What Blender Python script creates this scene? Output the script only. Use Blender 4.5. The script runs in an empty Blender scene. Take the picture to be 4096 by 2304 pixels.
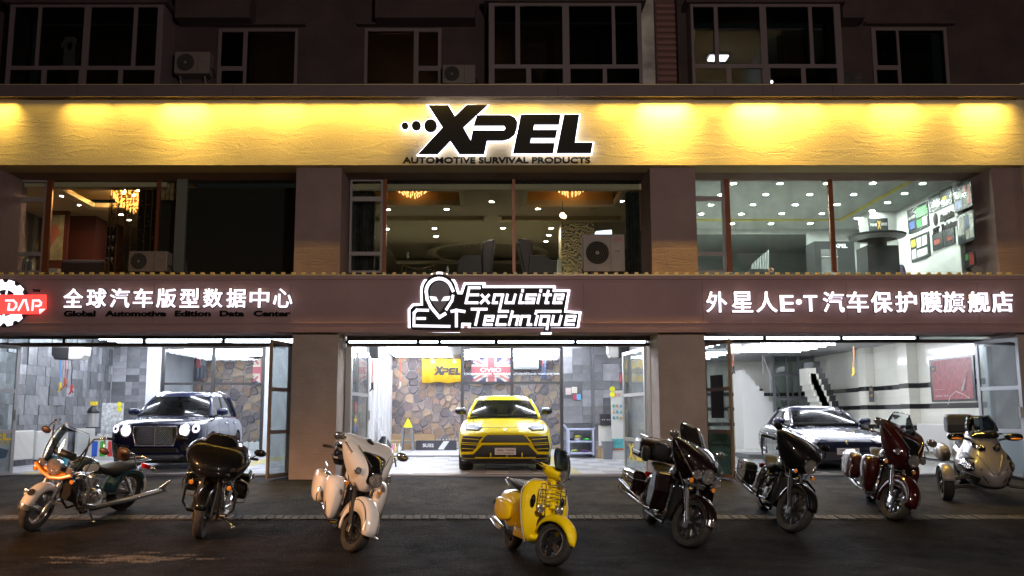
import bpy, math, random
import numpy as np
from mathutils import Vector, Matrix
from mathutils.bvhtree import BVHTree
R = math.radians
sc = bpy.context.scene
col = sc.collection
# ------------------------------------------------------------------ camera
PX, PY, FL, CH = 1950.0, 1152.0, 3650.0, 1.75
TH = math.atan(511 / 3650); CT, ST = math.cos(TH), math.sin(TH)
cam = bpy.data.objects.new('camera', bpy.data.cameras.new('camera')); col.objects.link(cam)
cam.location = (0, 0, CH); cam.rotation_euler = (math.pi / 2 + TH, 0, 0)
cam.data.sensor_width = 36; cam.data.lens = FL / 4096 * 36
cam.data.shift_x = (2048 - PX) / 4096
cam.data.clip_start = .1; cam.data.clip_end = 500
sc.camera = cam
# ------------------------------------------------------------------ light and exposure
sc.view_settings.view_transform = 'Standard'; sc.view_settings.look = 'None'
sc.view_settings.exposure = 0; sc.view_settings.gamma = 1; sc.view_settings.use_curve_mapping = False
sc.cycles.use_denoising = True
sc.cycles.max_bounces = 7; sc.cycles.diffuse_bounces = 3; sc.cycles.glossy_bounces = 4
sc.cycles.transparent_max_bounces = 16; sc.cycles.transmission_bounces = 4
sc.cycles.sample_clamp_indirect = 4; sc.cycles.caustics_reflective = False; sc.cycles.caustics_refractive = False
world = bpy.data.worlds.new('World'); sc.world = world; world.use_nodes = True
wn = world.node_tree; sky = wn.nodes.new('ShaderNodeTexSky'); sky.sky_type = 'NISHITA'; sky.sun_disc = False
sky.sun_elevation = R(1.0); sky.sun_rotation = R(200)
bg = wn.nodes['Background']; wn.links.new(sky.outputs[0], bg.inputs[0]); bg.inputs[1].default_value = .006
ambient_fill = bpy.data.lights.new('ambient_fill', 'SUN'); ambient_fill.energy = .02; ambient_fill.angle = R(8); ambient_fill.color = (1, .8, .75)  # faint warm sun lamp added as ambient fill, no moon in view
mo = bpy.data.objects.new('ambient_fill', ambient_fill); col.objects.link(mo); mo.rotation_euler = (R(50), 0, R(-15))

def P(u, v, D):
    """photo pixel (4096 wide) at distance D -> world point"""
    a = (u - PX) / FL; b = -(v - PY) / FL; y = CT - b * ST; z = ST + b * CT; t = D / y
    return Vector((a * t, D, CH + z * t))
def gz(Y):
    if Y < 11.8: return 0.0
    if Y < 12.6: return .09 * (Y - 11.8) ** 2 / 1.6
    return min(.036 + .09 * (Y - 12.6), .53)
def G(u, v):
    """photo pixel -> point on the ground"""
    lo, hi = 4.0, 19.0
    for _ in range(40):
        m = (lo + hi) / 2; p = P(u, v, m)
        if p.z > gz(m): lo = m
        else: hi = m
    p = P(u, v, lo); return Vector((p.x, p.y, gz(p.y)))

# ------------------------------------------------------------------ materials
MATS = {}
def lin(c): return tuple(((x / 255) / 12.92 if x / 255 <= .04045 else ((x / 255 + .055) / 1.055) ** 2.4) for x in c)
def mat(name, c=(.5, .5, .5), rough=.5, metal=0, em=None, es=0, bump=0, bs=60, var=0, vs=3, coat=0, alpha=1, stretch=None, spec=.5, detail=6, objvar=0, dirt=None, bd=.02):
    if name in MATS: return MATS[name]
    m = bpy.data.materials.new(name); m.use_nodes = True; nt = m.node_tree; N = nt.nodes; L = nt.links
    b = N['Principled BSDF']
    b.inputs['Base Color'].default_value = (*c, 1); b.inputs['Roughness'].default_value = rough
    b.inputs['Metallic'].default_value = metal; b.inputs['Coat Weight'].default_value = coat
    b.inputs['Coat Roughness'].default_value = .03; b.inputs['Alpha'].default_value = alpha
    b.inputs['Specular IOR Level'].default_value = spec
    if em: b.inputs['Emission Color'].default_value = (*em, 1); b.inputs['Emission Strength'].default_value = es
    tc = N.new('ShaderNodeTexCoord'); co = tc.outputs['Object']
    if stretch:
        mp = N.new('ShaderNodeMapping'); mp.inputs['Scale'].default_value = stretch; L.new(co, mp.inputs[0]); co = mp.outputs[0]
    src = None
    if var:
        n = N.new('ShaderNodeTexNoise'); n.inputs['Scale'].default_value = vs; n.inputs['Detail'].default_value = detail; n.inputs['Roughness'].default_value = .6
        L.new(co, n.inputs['Vector'])
        r = N.new('ShaderNodeMapRange'); r.inputs[1].default_value = .3; r.inputs[2].default_value = .7; r.inputs[3].default_value = 1 - var; r.inputs[4].default_value = 1 + var * .5
        L.new(n.outputs['Fac'], r.inputs[0]); src = r.outputs[0]
        rr = N.new('ShaderNodeMapRange'); rr.inputs[3].default_value = min(1, rough * 1.25); rr.inputs[4].default_value = rough * .8
        L.new(n.outputs['Fac'], rr.inputs[0]); L.new(rr.outputs[0], b.inputs['Roughness'])
    if objvar:
        oi = N.new('ShaderNodeObjectInfo'); r2 = N.new('ShaderNodeMapRange'); r2.inputs[3].default_value = 1 - objvar; r2.inputs[4].default_value = 1 + objvar
        L.new(oi.outputs['Random'], r2.inputs[0])
        if src:
            mu = N.new('ShaderNodeMath'); mu.operation = 'MULTIPLY'; L.new(src, mu.inputs[0]); L.new(r2.outputs[0], mu.inputs[1]); src = mu.outputs[0]
        else: src = r2.outputs[0]
    if src:
        v = N.new('ShaderNodeVectorMath'); v.operation = 'SCALE'; v.inputs[0].default_value = c; L.new(src, v.inputs['Scale']); L.new(v.outputs[0], b.inputs['Base Color'])
    if bump:
        n2 = N.new('ShaderNodeTexNoise'); n2.inputs['Scale'].default_value = bs; n2.inputs['Detail'].default_value = 4; L.new(co, n2.inputs['Vector'])
        bp = N.new('ShaderNodeBump'); bp.inputs['Strength'].default_value = bump; bp.inputs['Distance'].default_value = bd; L.new(n2.outputs['Fac'], bp.inputs['Height']); L.new(bp.outputs[0], b.inputs['Normal'])
    MATS[name] = m; return m
def emat(name, c, s):
    if name in MATS: return MATS[name]
    m = mat(name, c, .5, em=c, es=s); return m
def glass(name, tint=(.9, .95, .95), refl=1.0, rough=.02, dust=0):
    if name in MATS: return MATS[name]
    m = bpy.data.materials.new(name); m.use_nodes = True; nt = m.node_tree; N = nt.nodes; L = nt.links
    N.remove(N['Principled BSDF']); out = N['Material Output']
    t = N.new('ShaderNodeBsdfTransparent'); t.inputs[0].default_value = (*tint, 1)
    g = N.new('ShaderNodeBsdfGlossy'); g.inputs['Roughness'].default_value = rough
    f = N.new('ShaderNodeFresnel'); f.inputs[0].default_value = 1.5
    mu = N.new('ShaderNodeMath'); mu.operation = 'MULTIPLY'; mu.inputs[1].default_value = refl * .6; L.new(f.outputs[0], mu.inputs[0])
    mx = N.new('ShaderNodeMixShader'); L.new(mu.outputs[0], mx.inputs[0]); L.new(t.outputs[0], mx.inputs[1]); L.new(g.outputs[0], mx.inputs[2])
    last = mx.outputs[0]
    if dust:
        d = N.new('ShaderNodeBsdfDiffuse'); d.inputs[0].default_value = (.5, .5, .5, 1)
        tc = N.new('ShaderNodeTexCoord'); n = N.new('ShaderNodeTexNoise'); n.inputs['Scale'].default_value = 2.5; n.inputs['Detail'].default_value = 8
        L.new(tc.outputs['Object'], n.inputs['Vector']); mr = N.new('ShaderNodeMapRange'); mr.inputs[1].default_value = .35; mr.inputs[2].default_value = .75; mr.inputs[4].default_value = dust
        L.new(n.outputs['Fac'], mr.inputs[0]); m2 = N.new('ShaderNodeMixShader'); L.new(mr.outputs[0], m2.inputs[0]); L.new(last, m2.inputs[1]); L.new(d.outputs[0], m2.inputs[2]); last = m2.outputs[0]
    L.new(last, out.inputs[0]); MATS[name] = m; return m

# ------------------------------------------------------------------ object helpers
ORI = {}
def tag(o, label=None, cat=None, group=None, kind=None):
    if label: o['label'] = label
    if cat: o['category'] = cat
    if group: o['group'] = group
    if kind: o['kind'] = kind
    return o
def thing(name, label, cat, loc=(0, 0, 0), group=None, local=False, mtx=None):
    o = bpy.data.objects.new(name, None); col.objects.link(o); o.empty_display_size = .1
    if mtx is not None: o.matrix_world = mtx; ORI[o.name] = Vector((0, 0, 0))
    else: o.location = loc; ORI[o.name] = Vector((0, 0, 0)) if local else Vector(loc)
    return tag(o, label, cat, group)
def place(name, me, parent, loc, rot=None):
    o = bpy.data.objects.new(name, me); col.objects.link(o); loc = Vector(loc); ORI[o.name] = loc.copy()
    if parent is not None: o.parent = parent; o.location = loc - ORI[parent.name]
    else: o.location = loc
    if rot: o.rotation_euler = rot
    return o
def copy_tree(o, mtx=None, parent=None, label=None):
    c = o.copy(); col.objects.link(c); c.parent = parent; ORI[c.name] = ORI[o.name].copy()
    if mtx is not None: c.matrix_world = mtx
    if label: c['label'] = label
    for ch in list(o.children): copy_tree(ch, None, c)
    return c

class MB:
    def __init__(s): s.v = []; s.f = []; s.m = []; s.mi = 0; s.T = None
    def add(s, vs, fs):
        b = len(s.v)
        if s.T is not None: vs = [s.T @ Vector(p) for p in vs]
        s.v += [tuple(p) for p in vs]; s.f += [[i + b for i in f] for f in fs]; s.m += [s.mi] * len(fs); return s
    def box(s, x0, y0, z0, x1, y1, z1):
        if x0 > x1: x0, x1 = x1, x0
        if y0 > y1: y0, y1 = y1, y0
        if z0 > z1: z0, z1 = z1, z0
        return s.add([(x0, y0, z0), (x1, y0, z0), (x1, y1, z0), (x0, y1, z0), (x0, y0, z1), (x1, y0, z1), (x1, y1, z1), (x0, y1, z1)],
                     [(0, 3, 2, 1), (4, 5, 6, 7), (0, 1, 5, 4), (1, 2, 6, 5), (2, 3, 7, 6), (3, 0, 4, 7)])
    def cbox(s, c, d): return s.box(c[0] - d[0] / 2, c[1] - d[1] / 2, c[2] - d[2] / 2, c[0] + d[0] / 2, c[1] + d[1] / 2, c[2] + d[2] / 2)
    def prism(s, pts, f0, f1):
        """pts 2-D; f0/f1 map (a,b)->3-D for the two faces"""
        n = len(pts); vs = [f0(*p) for p in pts] + [f1(*p) for p in pts]
        fs = [list(range(n))[::-1], [n + i for i in range(n)]] + [(i, (i + 1) % n, n + (i + 1) % n, n + i) for i in range(n)]
        return s.add(vs, fs)
    def wall(s, pts, y0, y1): return s.prism(pts, lambda a, b: (a, y0, b), lambda a, b: (a, y1, b))
    def side(s, pts, y0, y1): return s.prism(pts, lambda a, b: (a, y0, b), lambda a, b: (a, y1, b))
    def rings(s, rs, cap=True, closed=True):
        n = len(rs[0]); vs = [p for r in rs for p in r]; fs = []
        for i in range(len(rs) - 1):
            for j in range(n if closed else n - 1):
                k = (j + 1) % n; fs.append((i * n + j, i * n + k, (i + 1) * n + k, (i + 1) * n + j))
        if cap and closed: fs.append(list(range(n))[::-1]); fs.append([(len(rs) - 1) * n + j for j in range(n)])
        return s.add(vs, fs)
    def tube(s, pts, r, n=8, closed=False, flat=1.0):
        pts = [Vector(p) for p in pts]; m = len(pts); rr = r if isinstance(r, (list, tuple)) else [r] * m
        T = []
        for i in range(m):
            if closed: t = pts[(i + 1) % m] - pts[i - 1]
            else: t = pts[min(i + 1, m - 1)] - pts[max(i - 1, 0)]
            T.append(t.normalized())
        up = Vector((0, 0, 1)) if abs(T[0].z) < .9 else Vector((1, 0, 0))
        a = T[0].cross(up).normalized(); rs = []
        for i in range(m):
            a = (a - T[i] * a.dot(T[i])).normalized(); b = T[i].cross(a)
            rs.append([pts[i] + (a * math.cos(2 * math.pi * k / n) + b * flat * math.sin(2 * math.pi * k / n)) * rr[i] for k in range(n)])
        if closed: rs.append(rs[0]); return s.rings(rs, cap=False)
        return s.rings(rs)
    def lathe(s, prof, c=(0, 0, 0), ax=(0, 1, 0), n=24, cap=False):
        """prof: (radius, height along ax)"""
        ax = Vector(ax).normalized(); u = ax.orthogonal().normalized(); w = ax.cross(u); c = Vector(c); rs = []
        for r, h in prof: rs.append([c + ax * h + (u * math.cos(2 * math.pi * k / n) + w * math.sin(2 * math.pi * k / n)) * r for k in range(n)])
        return s.rings(rs, cap=cap)
    def cyl(s, a, b, r, n=16, r2=None):
        a = Vector(a); b = Vector(b); d = b - a; return s.lathe([(r, 0), (r2 if r2 is not None else r, d.length)], a, d, n, cap=True)
    def ball(s, c, r, n=14, sc_=(1, 1, 1)):
        rs = []; c = Vector(c)
        if not isinstance(r, (list, tuple)): r = (r, r, r)
        for i in range(n // 2 + 1):
            t = math.pi * (i + .02) / (n // 2 + .04); rs.append([c + Vector((r[0] * math.sin(t) * math.cos(2 * math.pi * k / n), r[1] * math.sin(t) * math.sin(2 * math.pi * k / n), r[2] * math.cos(t))) for k in range(n)])
        return s.rings(rs)
    def build(s, name, mt, parent=None, smooth=40, bevel=0, sub=0, kind=None, label=None, world=None):
        if s.f == []: return None
        me = bpy.data.meshes.new(name); V = np.array(s.v, dtype=float); c = Vector((V.min(0) + V.max(0)) / 2)
        if parent is None and world is None: c.z = V[:, 2].min()
        if world is not None: c = Vector(world)
        me.from_pydata([tuple(p) for p in (V - np.array(c))], [], s.f)
        ms = mt if isinstance(mt, (list, tuple)) else [mt]
        for m_ in ms: me.materials.append(m_)
        if len(ms) > 1: me.polygons.foreach_set('material_index', s.m)
        import bmesh
        b = bmesh.new(); b.from_mesh(me); bmesh.ops.recalc_face_normals(b, faces=b.faces); b.to_mesh(me); b.free()
        if smooth:
            me.polygons.foreach_set('use_smooth', [True] * len(me.polygons))
            if not sub: me.set_sharp_from_angle(angle=R(smooth))
        o = place(name, me, parent, c)
        if bevel:
            md = o.modifiers.new('bevel', 'BEVEL'); md.width = bevel; md.segments = 2; md.limit_method = 'ANGLE'; md.angle_limit = R(35)
        if sub:
            md = o.modifiers.new('subsurf', 'SUBSURF'); md.levels = sub; md.render_levels = sub
        if kind: o['kind'] = kind
        if label: o['label'] = label
        return o
def bx(name, mt, parent, x0, y0, z0, x1, y1, z1, **k): return MB().box(x0, y0, z0, x1, y1, z1).build(name, mt, parent, smooth=k.pop('smooth', 0), **k)
def offset_poly(p, d):
    n = len(p); A = sum(p[i][0] * p[(i + 1) % n][1] - p[(i + 1) % n][0] * p[i][1] for i in range(n)); sg = 1 if A > 0 else -1; o = []
    for i in range(n):
        a = Vector(p[i - 1]); b = Vector(p[i]); c = Vector(p[(i + 1) % n]); e = (b - a).normalized(); f = (c - b).normalized()
        n1 = Vector((e.y, -e.x)) * sg; n2 = Vector((f.y, -f.x)) * sg; m = n1 + n2; k = m.length_squared
        if k < .1: m = n1; k = 1; o.append(tuple(b + m * d)); continue
        s_ = 2 / k; s_ = min(s_, 2.2); o.append(tuple(b + m * d * s_))
    return o
def text_mesh(txt, size, bold=0, ext=.01, sx=1.0, shear=0, align='CENTER', sp=1.0):
    c = bpy.data.curves.new('t', 'FONT'); c.body = txt; c.size = size; c.offset = bold; c.extrude = ext; c.align_x = align; c.align_y = 'CENTER'; c.shear = shear; c.space_character = sp; c.resolution_u = 4
    o = bpy.data.objects.new('t', c); col.objects.link(o); dg = bpy.context.evaluated_depsgraph_get()
    me = bpy.data.meshes.new_from_object(o.evaluated_get(dg)); bpy.data.objects.remove(o)
    me.transform(Matrix.Diagonal((sx, 1, 1, 1))); return me
def text(name, txt, size, mt, parent, loc, rotz=0, fit=None, fith=None, **k):
    """upright text facing -Y, centred at loc; fit = width in metres"""
    me = text_mesh(txt, size, **k); V = np.array([v.co[:] for v in me.vertices])
    if len(V) == 0: return None
    lo, hi = V.min(0), V.max(0); me.transform(Matrix.Translation(Vector((-(lo[0] + hi[0]) / 2, -(lo[1] + hi[1]) / 2, 0))))
    sx = fit / (hi[0] - lo[0]) if fit else 1; sy = fith / (hi[1] - lo[1]) if fith else 1
    me.transform(Matrix.Diagonal((sx, sy, 1, 1)))
    me.materials.clear(); me.materials.append(mt)
    me.transform(Matrix.Rotation(rotz, 4, 'Z') @ Matrix.Rotation(math.pi / 2, 4, 'X'))
    return place(name, me, parent, loc)
def facet(m, scale=55, strength=1, dist=.03):
    nt = m.node_tree; N = nt.nodes; tc = N.new('ShaderNodeTexCoord'); v = N.new('ShaderNodeTexVoronoi'); v.feature = 'F1'; v.inputs['Scale'].default_value = scale
    bp = N.new('ShaderNodeBump'); bp.inputs['Strength'].default_value = strength; bp.inputs['Distance'].default_value = dist; nt.links.new(tc.outputs['Object'], v.inputs['Vector']); nt.links.new(v.outputs['Distance'], bp.inputs['Height']); nt.links.new(bp.outputs[0], N['Principled BSDF'].inputs['Normal'])
random.seed(7)
YF, YD, YB, YC, YP = 18.05, 19.0, 17.9, 17.52, 17.83      # pillars, doors/windows, sign band, cornice
FZ = .575
def Z(v, D, u=1950): return P(u, v, D).z
def X(u, v, D): return P(u, v, D).x
# ---------- street
def asphalt(name, base, warm, sp_=.05):
    m = mat(name, base, .78, var=.6, vs=1.9, detail=12, spec=sp_)
    nt = m.node_tree; N = nt.nodes; L = nt.links; b = N['Principled BSDF']; tc = N.new('ShaderNodeTexCoord')
    n1 = N.new('ShaderNodeTexVoronoi'); n1.inputs['Scale'].default_value = 60; L.new(tc.outputs['Object'], n1.inputs['Vector'])
    n2 = N.new('ShaderNodeTexNoise'); n2.inputs['Scale'].default_value = 6; n2.inputs['Detail'].default_value = 12; n2.inputs['Roughness'].default_value = .75; L.new(tc.outputs['Object'], n2.inputs['Vector'])
    ad = N.new('ShaderNodeMath'); ad.operation = 'MULTIPLY_ADD'; ad.inputs[1].default_value = 2.2; L.new(n2.outputs['Fac'], ad.inputs[0]); L.new(n1.outputs['Distance'], ad.inputs[2])
    bp = N.new('ShaderNodeBump'); bp.inputs['Strength'].default_value = 1; bp.inputs['Distance'].default_value = .06; L.new(ad.outputs[0], bp.inputs['Height']); L.new(bp.outputs[0], b.inputs['Normal'])
    # light aggregate specks and dust patches in the colour
    sp = N.new('ShaderNodeMapRange'); sp.inputs[1].default_value = .0; sp.inputs[2].default_value = .25; sp.inputs[3].default_value = 2.6; sp.inputs[4].default_value = .85
    v2 = N.new('ShaderNodeTexVoronoi'); v2.inputs['Scale'].default_value = 28; L.new(tc.outputs['Object'], v2.inputs['Vector']); L.new(v2.outputs['Distance'], sp.inputs[0])
    n3 = N.new('ShaderNodeTexNoise'); n3.inputs['Scale'].default_value = .7; n3.inputs['Detail'].default_value = 9; n3.inputs['Roughness'].default_value = .7; L.new(tc.outputs['Object'], n3.inputs['Vector'])
    d = N.new('ShaderNodeMapRange'); d.inputs[1].default_value = .45; d.inputs[2].default_value = .68; L.new(n3.outputs['Fac'], d.inputs[0])
    old = b.inputs['Base Color'].links[0].from_socket
    s = N.new('ShaderNodeVectorMath'); s.operation = 'SCALE'; L.new(old, s.inputs[0]); L.new(sp.outputs[0], s.inputs['Scale'])
    mx = N.new('ShaderNodeMix'); mx.data_type = 'RGBA'; L.new(d.outputs[0], mx.inputs[0]); L.new(s.outputs[0], mx.inputs[6]); mx.inputs[7].default_value = (*warm, 1)
    mf = N.new('ShaderNodeMath'); mf.operation = 'MULTIPLY'; mf.inputs[1].default_value = .55; L.new(d.outputs[0], mf.inputs[0]); L.new(mf.outputs[0], mx.inputs[0])
    L.new(mx.outputs[2], b.inputs['Base Color']); return m
M_road = asphalt('asphalt', (.030, .027, .024), (.060, .044, .031))
M_apron = asphalt('apron_spill_asphalt', (.050, .050, .052), (.075, .066, .056), .12)  # garage light spill put into the paler grey base colour
YS0, YS1 = 14.22, 14.5
def sheet(name, y0, y1, m, dz=0):
    ys = [y for y in np.linspace(y0, y1, max(2, int((y1 - y0) / .2)))] if y1 < 30 else [y0, y1]
    xs = np.linspace(-60, 60, 61); v = []; f = []
    for y in ys:
        for x in xs: v.append((x, y, gz(y) + dz))
    nx = len(xs)
    for j in range(len(ys) - 1):
        for i in range(nx - 1): f.append((j * nx + i, j * nx + i + 1, (j + 1) * nx + i + 1, (j + 1) * nx + i))
    o = MB().add(v, f).build(name, m, kind='structure', world=(0, 0, 0)); return o
sheet('road', -14, YS0, M_road)
sheet('apron', YS0, YD - .12, M_apron)
sheet('ground', YD - .12, 60, mat('subsoil', (.1, .1, .1)), -.02)
ks = thing('kerb_strip', None, None, (0, YS0, gz(YS0))); ks['kind'] = 'structure'
M_kb = mat('kerb_brick', (.055, .053, .052), .85, var=.35, vs=8, bump=.5, bs=60, objvar=.4)
bme = None
x = -9.0; i = 0
base = MB().box(-60, YS0, 0, 60, YS1, .004)
base.v = [(p[0], p[1], gz(p[1]) + (p[2] - .02)) for p in base.v]; base.build('bedding', M_road, ks, smooth=0, kind='stuff')
proto = []
for k in range(4):
    mb = MB(); w = .115; rs = random.Random(k)
    mb.box(-w / 2 + .004, -.135 + rs.uniform(0, .01), 0, w / 2 - .004, .135, .03); o = mb.build('brick', M_kb, None, smooth=0, bevel=.006, world=(0, 0, 0)); proto.append(o.data); bpy.data.objects.remove(o)
xs_ = np.arange(-9.2, 9.3, .125)
if len(xs_) > 300: xs_ = xs_[:300]
for i, x in enumerate(xs_):
    w = place('brick', random.choice(proto), ks, (x + random.uniform(-.004, .004), (YS0 + YS1) / 2, gz(14.36) - .012 + random.uniform(-.003, .006)), (.09 + random.uniform(-.02, .02), random.uniform(-.03, .03), random.uniform(-.04, .04)))
# worn parking lines
M_line = mat('worn_road_paint', (.17, .165, .15), .8, var=.7, vs=9, detail=12)
def line(u0, v0, u1, v1, w=.09, alpha=.6):
    a, b = G(u0, v0), G(u1, v1); d = (b - a); n = Vector((-d.y, d.x, 0)).normalized() * w / 2; mb = MB(); K = 10; rr = []
    for k in range(K + 1):
        p = a.lerp(b, k / K); rr.append([(q.x, q.y, gz(q.y) + .004) for q in (p + n, p - n)])
    vs = [p for r in rr for p in r]; mb.add(vs, [(2 * k, 2 * k + 1, 2 * k + 3, 2 * k + 2) for k in range(K)])
    o = mb.build('painted_line', M_line_a, kind='structure'); return o
M_line_a = mat('worn_line', (.10, .095, .09), .8)
nt = M_line_a.node_tree; b_ = nt.nodes['Principled BSDF']; tc_ = nt.nodes.new('ShaderNodeTexCoord'); n_ = nt.nodes.new('ShaderNodeTexNoise'); n_.inputs['Scale'].default_value = 14; n_.inputs['Detail'].default_value = 10; n_.inputs['Roughness'].default_value = .8
mr_ = nt.nodes.new('ShaderNodeMapRange'); mr_.inputs[1].default_value = .48; mr_.inputs[2].default_value = .75; mr_.inputs[4].default_value = .75
nt.links.new(tc_.outputs['Object'], n_.inputs['Vector']); nt.links.new(n_.outputs['Fac'], mr_.inputs[0]); nt.links.new(mr_.outputs[0], b_.inputs['Alpha'])
for a in [(1585, 2107, 1460, 2240), (600, 2260, 1000, 2085), (1490, 2104, 1585, 2104), (0, 2180, 380, 2085), (3360, 2160, 3700, 2290)]: line(*a)
# chippings and dirt at the bottom left, scraped patches
def flakes(name, n, cx, cy, sx, sy, m, s0, s1, seed):
    rr = random.Random(seed); mb = MB()
    cl = [(cx + rr.gauss(0, sx), cy + rr.gauss(0, sy)) for _ in range(26)] if name == 'loose_gravel' else None
    for _ in range(n):
        if cl: q = rr.choice(cl); x = q[0] + rr.gauss(0, .09); y = q[1] + rr.gauss(0, .035)
        else: x = cx + rr.gauss(0, sx); y = cy + rr.gauss(0, sy)
        z = gz(y); s = rr.uniform(s0, s1); a = rr.uniform(0, 6.28); h = s * rr.uniform(.2, .6)
        pts = [(x + s * math.cos(a + k * 1.57) * rr.uniform(.6, 1.2), y + s * math.sin(a + k * 1.57) * rr.uniform(.6, 1.2), z) for k in range(4)]
        mb.add(pts + [(x, y, z + h)], [(0, 1, 4), (1, 2, 4), (2, 3, 4), (3, 0, 4)])
    return mb.build(name, m, kind='stuff', smooth=0)
M_peb = mat('pale_grit', (.13, .115, .10), .9)
c = G(480, 2235); tag(flakes('loose_gravel', 2600, c.x, c.y, .55, .20, M_peb, .004, .014, 1), 'pale loose gravel scattered on the asphalt at bottom left', 'gravel')
c = G(1200, 2150); tag(flakes('road_grit', 4000, 0, 12.6, 5.0, 1.9, M_peb, .003, .009, 2), 'fine grit strewn over the whole asphalt forecourt', 'grit')
# ---------- building
B = thing('shop_building', 'plastered shop building with lit signs, three garage bays and dark flats above', 'building', (0, YF, .5))
def plaster(name, c, bump=.5, var=.16):
    m = mat(name, c, .85, var=var, vs=1.1, detail=9, spec=.3)
    nt = m.node_tree; N = nt.nodes; L = nt.links; b = N['Principled BSDF']; tc = N.new('ShaderNodeTexCoord')
    n1 = N.new('ShaderNodeTexNoise'); n1.inputs['Scale'].default_value = 28; n1.inputs['Detail'].default_value = 6; L.new(tc.outputs['Object'], n1.inputs['Vector'])
    mp = N.new('ShaderNodeMapping'); mp.inputs['Scale'].default_value = (.7, 1, 4); L.new(tc.outputs['Object'], mp.inputs[0])
    n2 = N.new('ShaderNodeTexNoise'); n2.inputs['Scale'].default_value = 1.6; n2.inputs['Detail'].default_value = 8; n2.inputs['Distortion'].default_value = 1; L.new(mp.outputs[0], n2.inputs['Vector'])
    cr = N.new('ShaderNodeMapRange'); cr.inputs[1].default_value = .49; cr.inputs[2].default_value = .51; L.new(n2.outputs['Fac'], cr.inputs[0])
    ad = N.new('ShaderNodeMath'); ad.operation = 'MULTIPLY_ADD'; ad.inputs[1].default_value = .5; L.new(cr.outputs[0], ad.inputs[0]); L.new(n1.outputs['Fac'], ad.inputs[2])
    bp = N.new('ShaderNodeBump'); bp.inputs['Strength'].default_value = bump; bp.inputs['Distance'].default_value = .02; L.new(ad.outputs[0], bp.inputs['Height']); L.new(bp.outputs[0], b.inputs['Normal'])
    return m
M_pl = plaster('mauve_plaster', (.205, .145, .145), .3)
M_pg = plaster('lower_pillar_plaster', (.37, .30, .265), .3, .22)
M_band = plaster('band_plaster', (.30, .195, .205), .12, .14)
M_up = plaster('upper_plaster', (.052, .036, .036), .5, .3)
M_par = plaster('parapet_plaster', (.46, .40, .27), .26, .1)
M_frame = mat('window_frame', (.22, .20, .21), .5)
M_uf = mat('flat_window_frame', (.12, .095, .105), .5)
M_alu = mat('grey_aluminium', (.45, .46, .48), .35, .6)
M_copper = mat('copper_post', (.16, .05, .02), .4, .3)
M_dark = mat('dark_void', (.012, .011, .010), .9)
M_glass = glass('window_glass', (.85, .9, .9), 1.2)
M_gdusty = glass('dusty_glass', (.85, .9, .9), 1.1, dust=.12)
zb0, zb1 = Z(1330, YB), Z(1096, YB)            # sign band
zp0, zp1 = Z(660, YP), Z(388, YP)              # parapet
zc0, zc1 = Z(385, YC), Z(341, YC)              # cornice
XL, XR = -14.5, 10.86
# band
bx('sign_band', M_band, B, XL, YB, zb0, XR + 3, YB + .5, zb1 - .04)
for v0, v1, d in [(1290, 1296, .02), (1312, 1330, .03), (1100, 1118, .03), (1124, 1128, .012)]:
    bx('molding', M_band, B, XL, YB - d, Z(v1, YB), XR + 3, YB + .01, Z(v0, YB), bevel=.004)
bx('ledge', mat('ledge_metal', (.35, .3, .2), .5, .4), B, XL, YB - .05, zb1 - .04, XR + 3, YD - .06, zb1 - .012)
bx('band_soffit', M_pl, B, XL, YB + .5, zb0 + .02, XR + 3, YD + .1, zb0 + .14)
for xx in (-9.3, -6.6, -3.9, -1.35, 1.9, 4.25, 7.1, 9.7): bx('joint', mat('joint_dark', (.07, .05, .05), .9), B, xx, YB - .0015, Z(1288, YB), xx + .006, YB + .01, Z(1130, YB))
# garage header soffit in pale grey
zsoff = zb0
# pillars
for k, (a, b, a2, b2) in enumerate([(-3.885, -2.962, -3.864, -2.959), (3.30, 4.219, 3.375, 4.304), (10.25, 11.35, 10.47, 11.5), (-11.0, -9.95, -11.0, -10.3)]):
    bx('pillar', M_pl, B, a, YF, zb1 - .01, b, YD + .25, zp0)
    bx('pillar', M_pg, B, a2, YF, .42, b2, YD + .25, zb0 + .01, bevel=.006)
    bx('pillar_plinth_gap', M_dark, B, b2 - .28, YF - .003, .60, b2 - .18, YF + .01, .66)
# dirt band at pillar feet
# parapet, cornice
bx('parapet_wall', M_par, B, XL, YP, zp0, XR, YF + .35, zc0 + .155)
bx('window_soffit', M_pl, B, XL, YF + .35, zp0 + .004, XR, YD + .3, zp0 + .1)
bx('parapet_return', M_par, B, XR, YP - .02, zp0 - 3.2, XR + .18, YF + 1.0, zp1 + .3, bevel=.01)
M_cor = mat('cornice_plaster', (.10, .074, .08), .7, var=.15, vs=.6, bump=.1)
bx('cornice', M_cor, B, XL, YC + .05, zc0 + .16, XR + .1, YD + 1.0, zc1)
bx('cornice_fascia', M_cor, B, XL, YC, zc0, XR + .1, YC + .048, zc1 - .002)
bx('drip_rail', mat('rail_metal', (.5, .42, .25), .4, .5), B, XL, YC - .02, zc1, XR, YC + .03, zc1 + .018)
for xx in [-8.2, -5.1, 4.55, 5.5, 6.9, 8.4, 1.4]:
    bx('joint', M_dark, B, xx, YC - .002, zc0 + .01, xx + .008, YC + .01, zc1 - .01)
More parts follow.
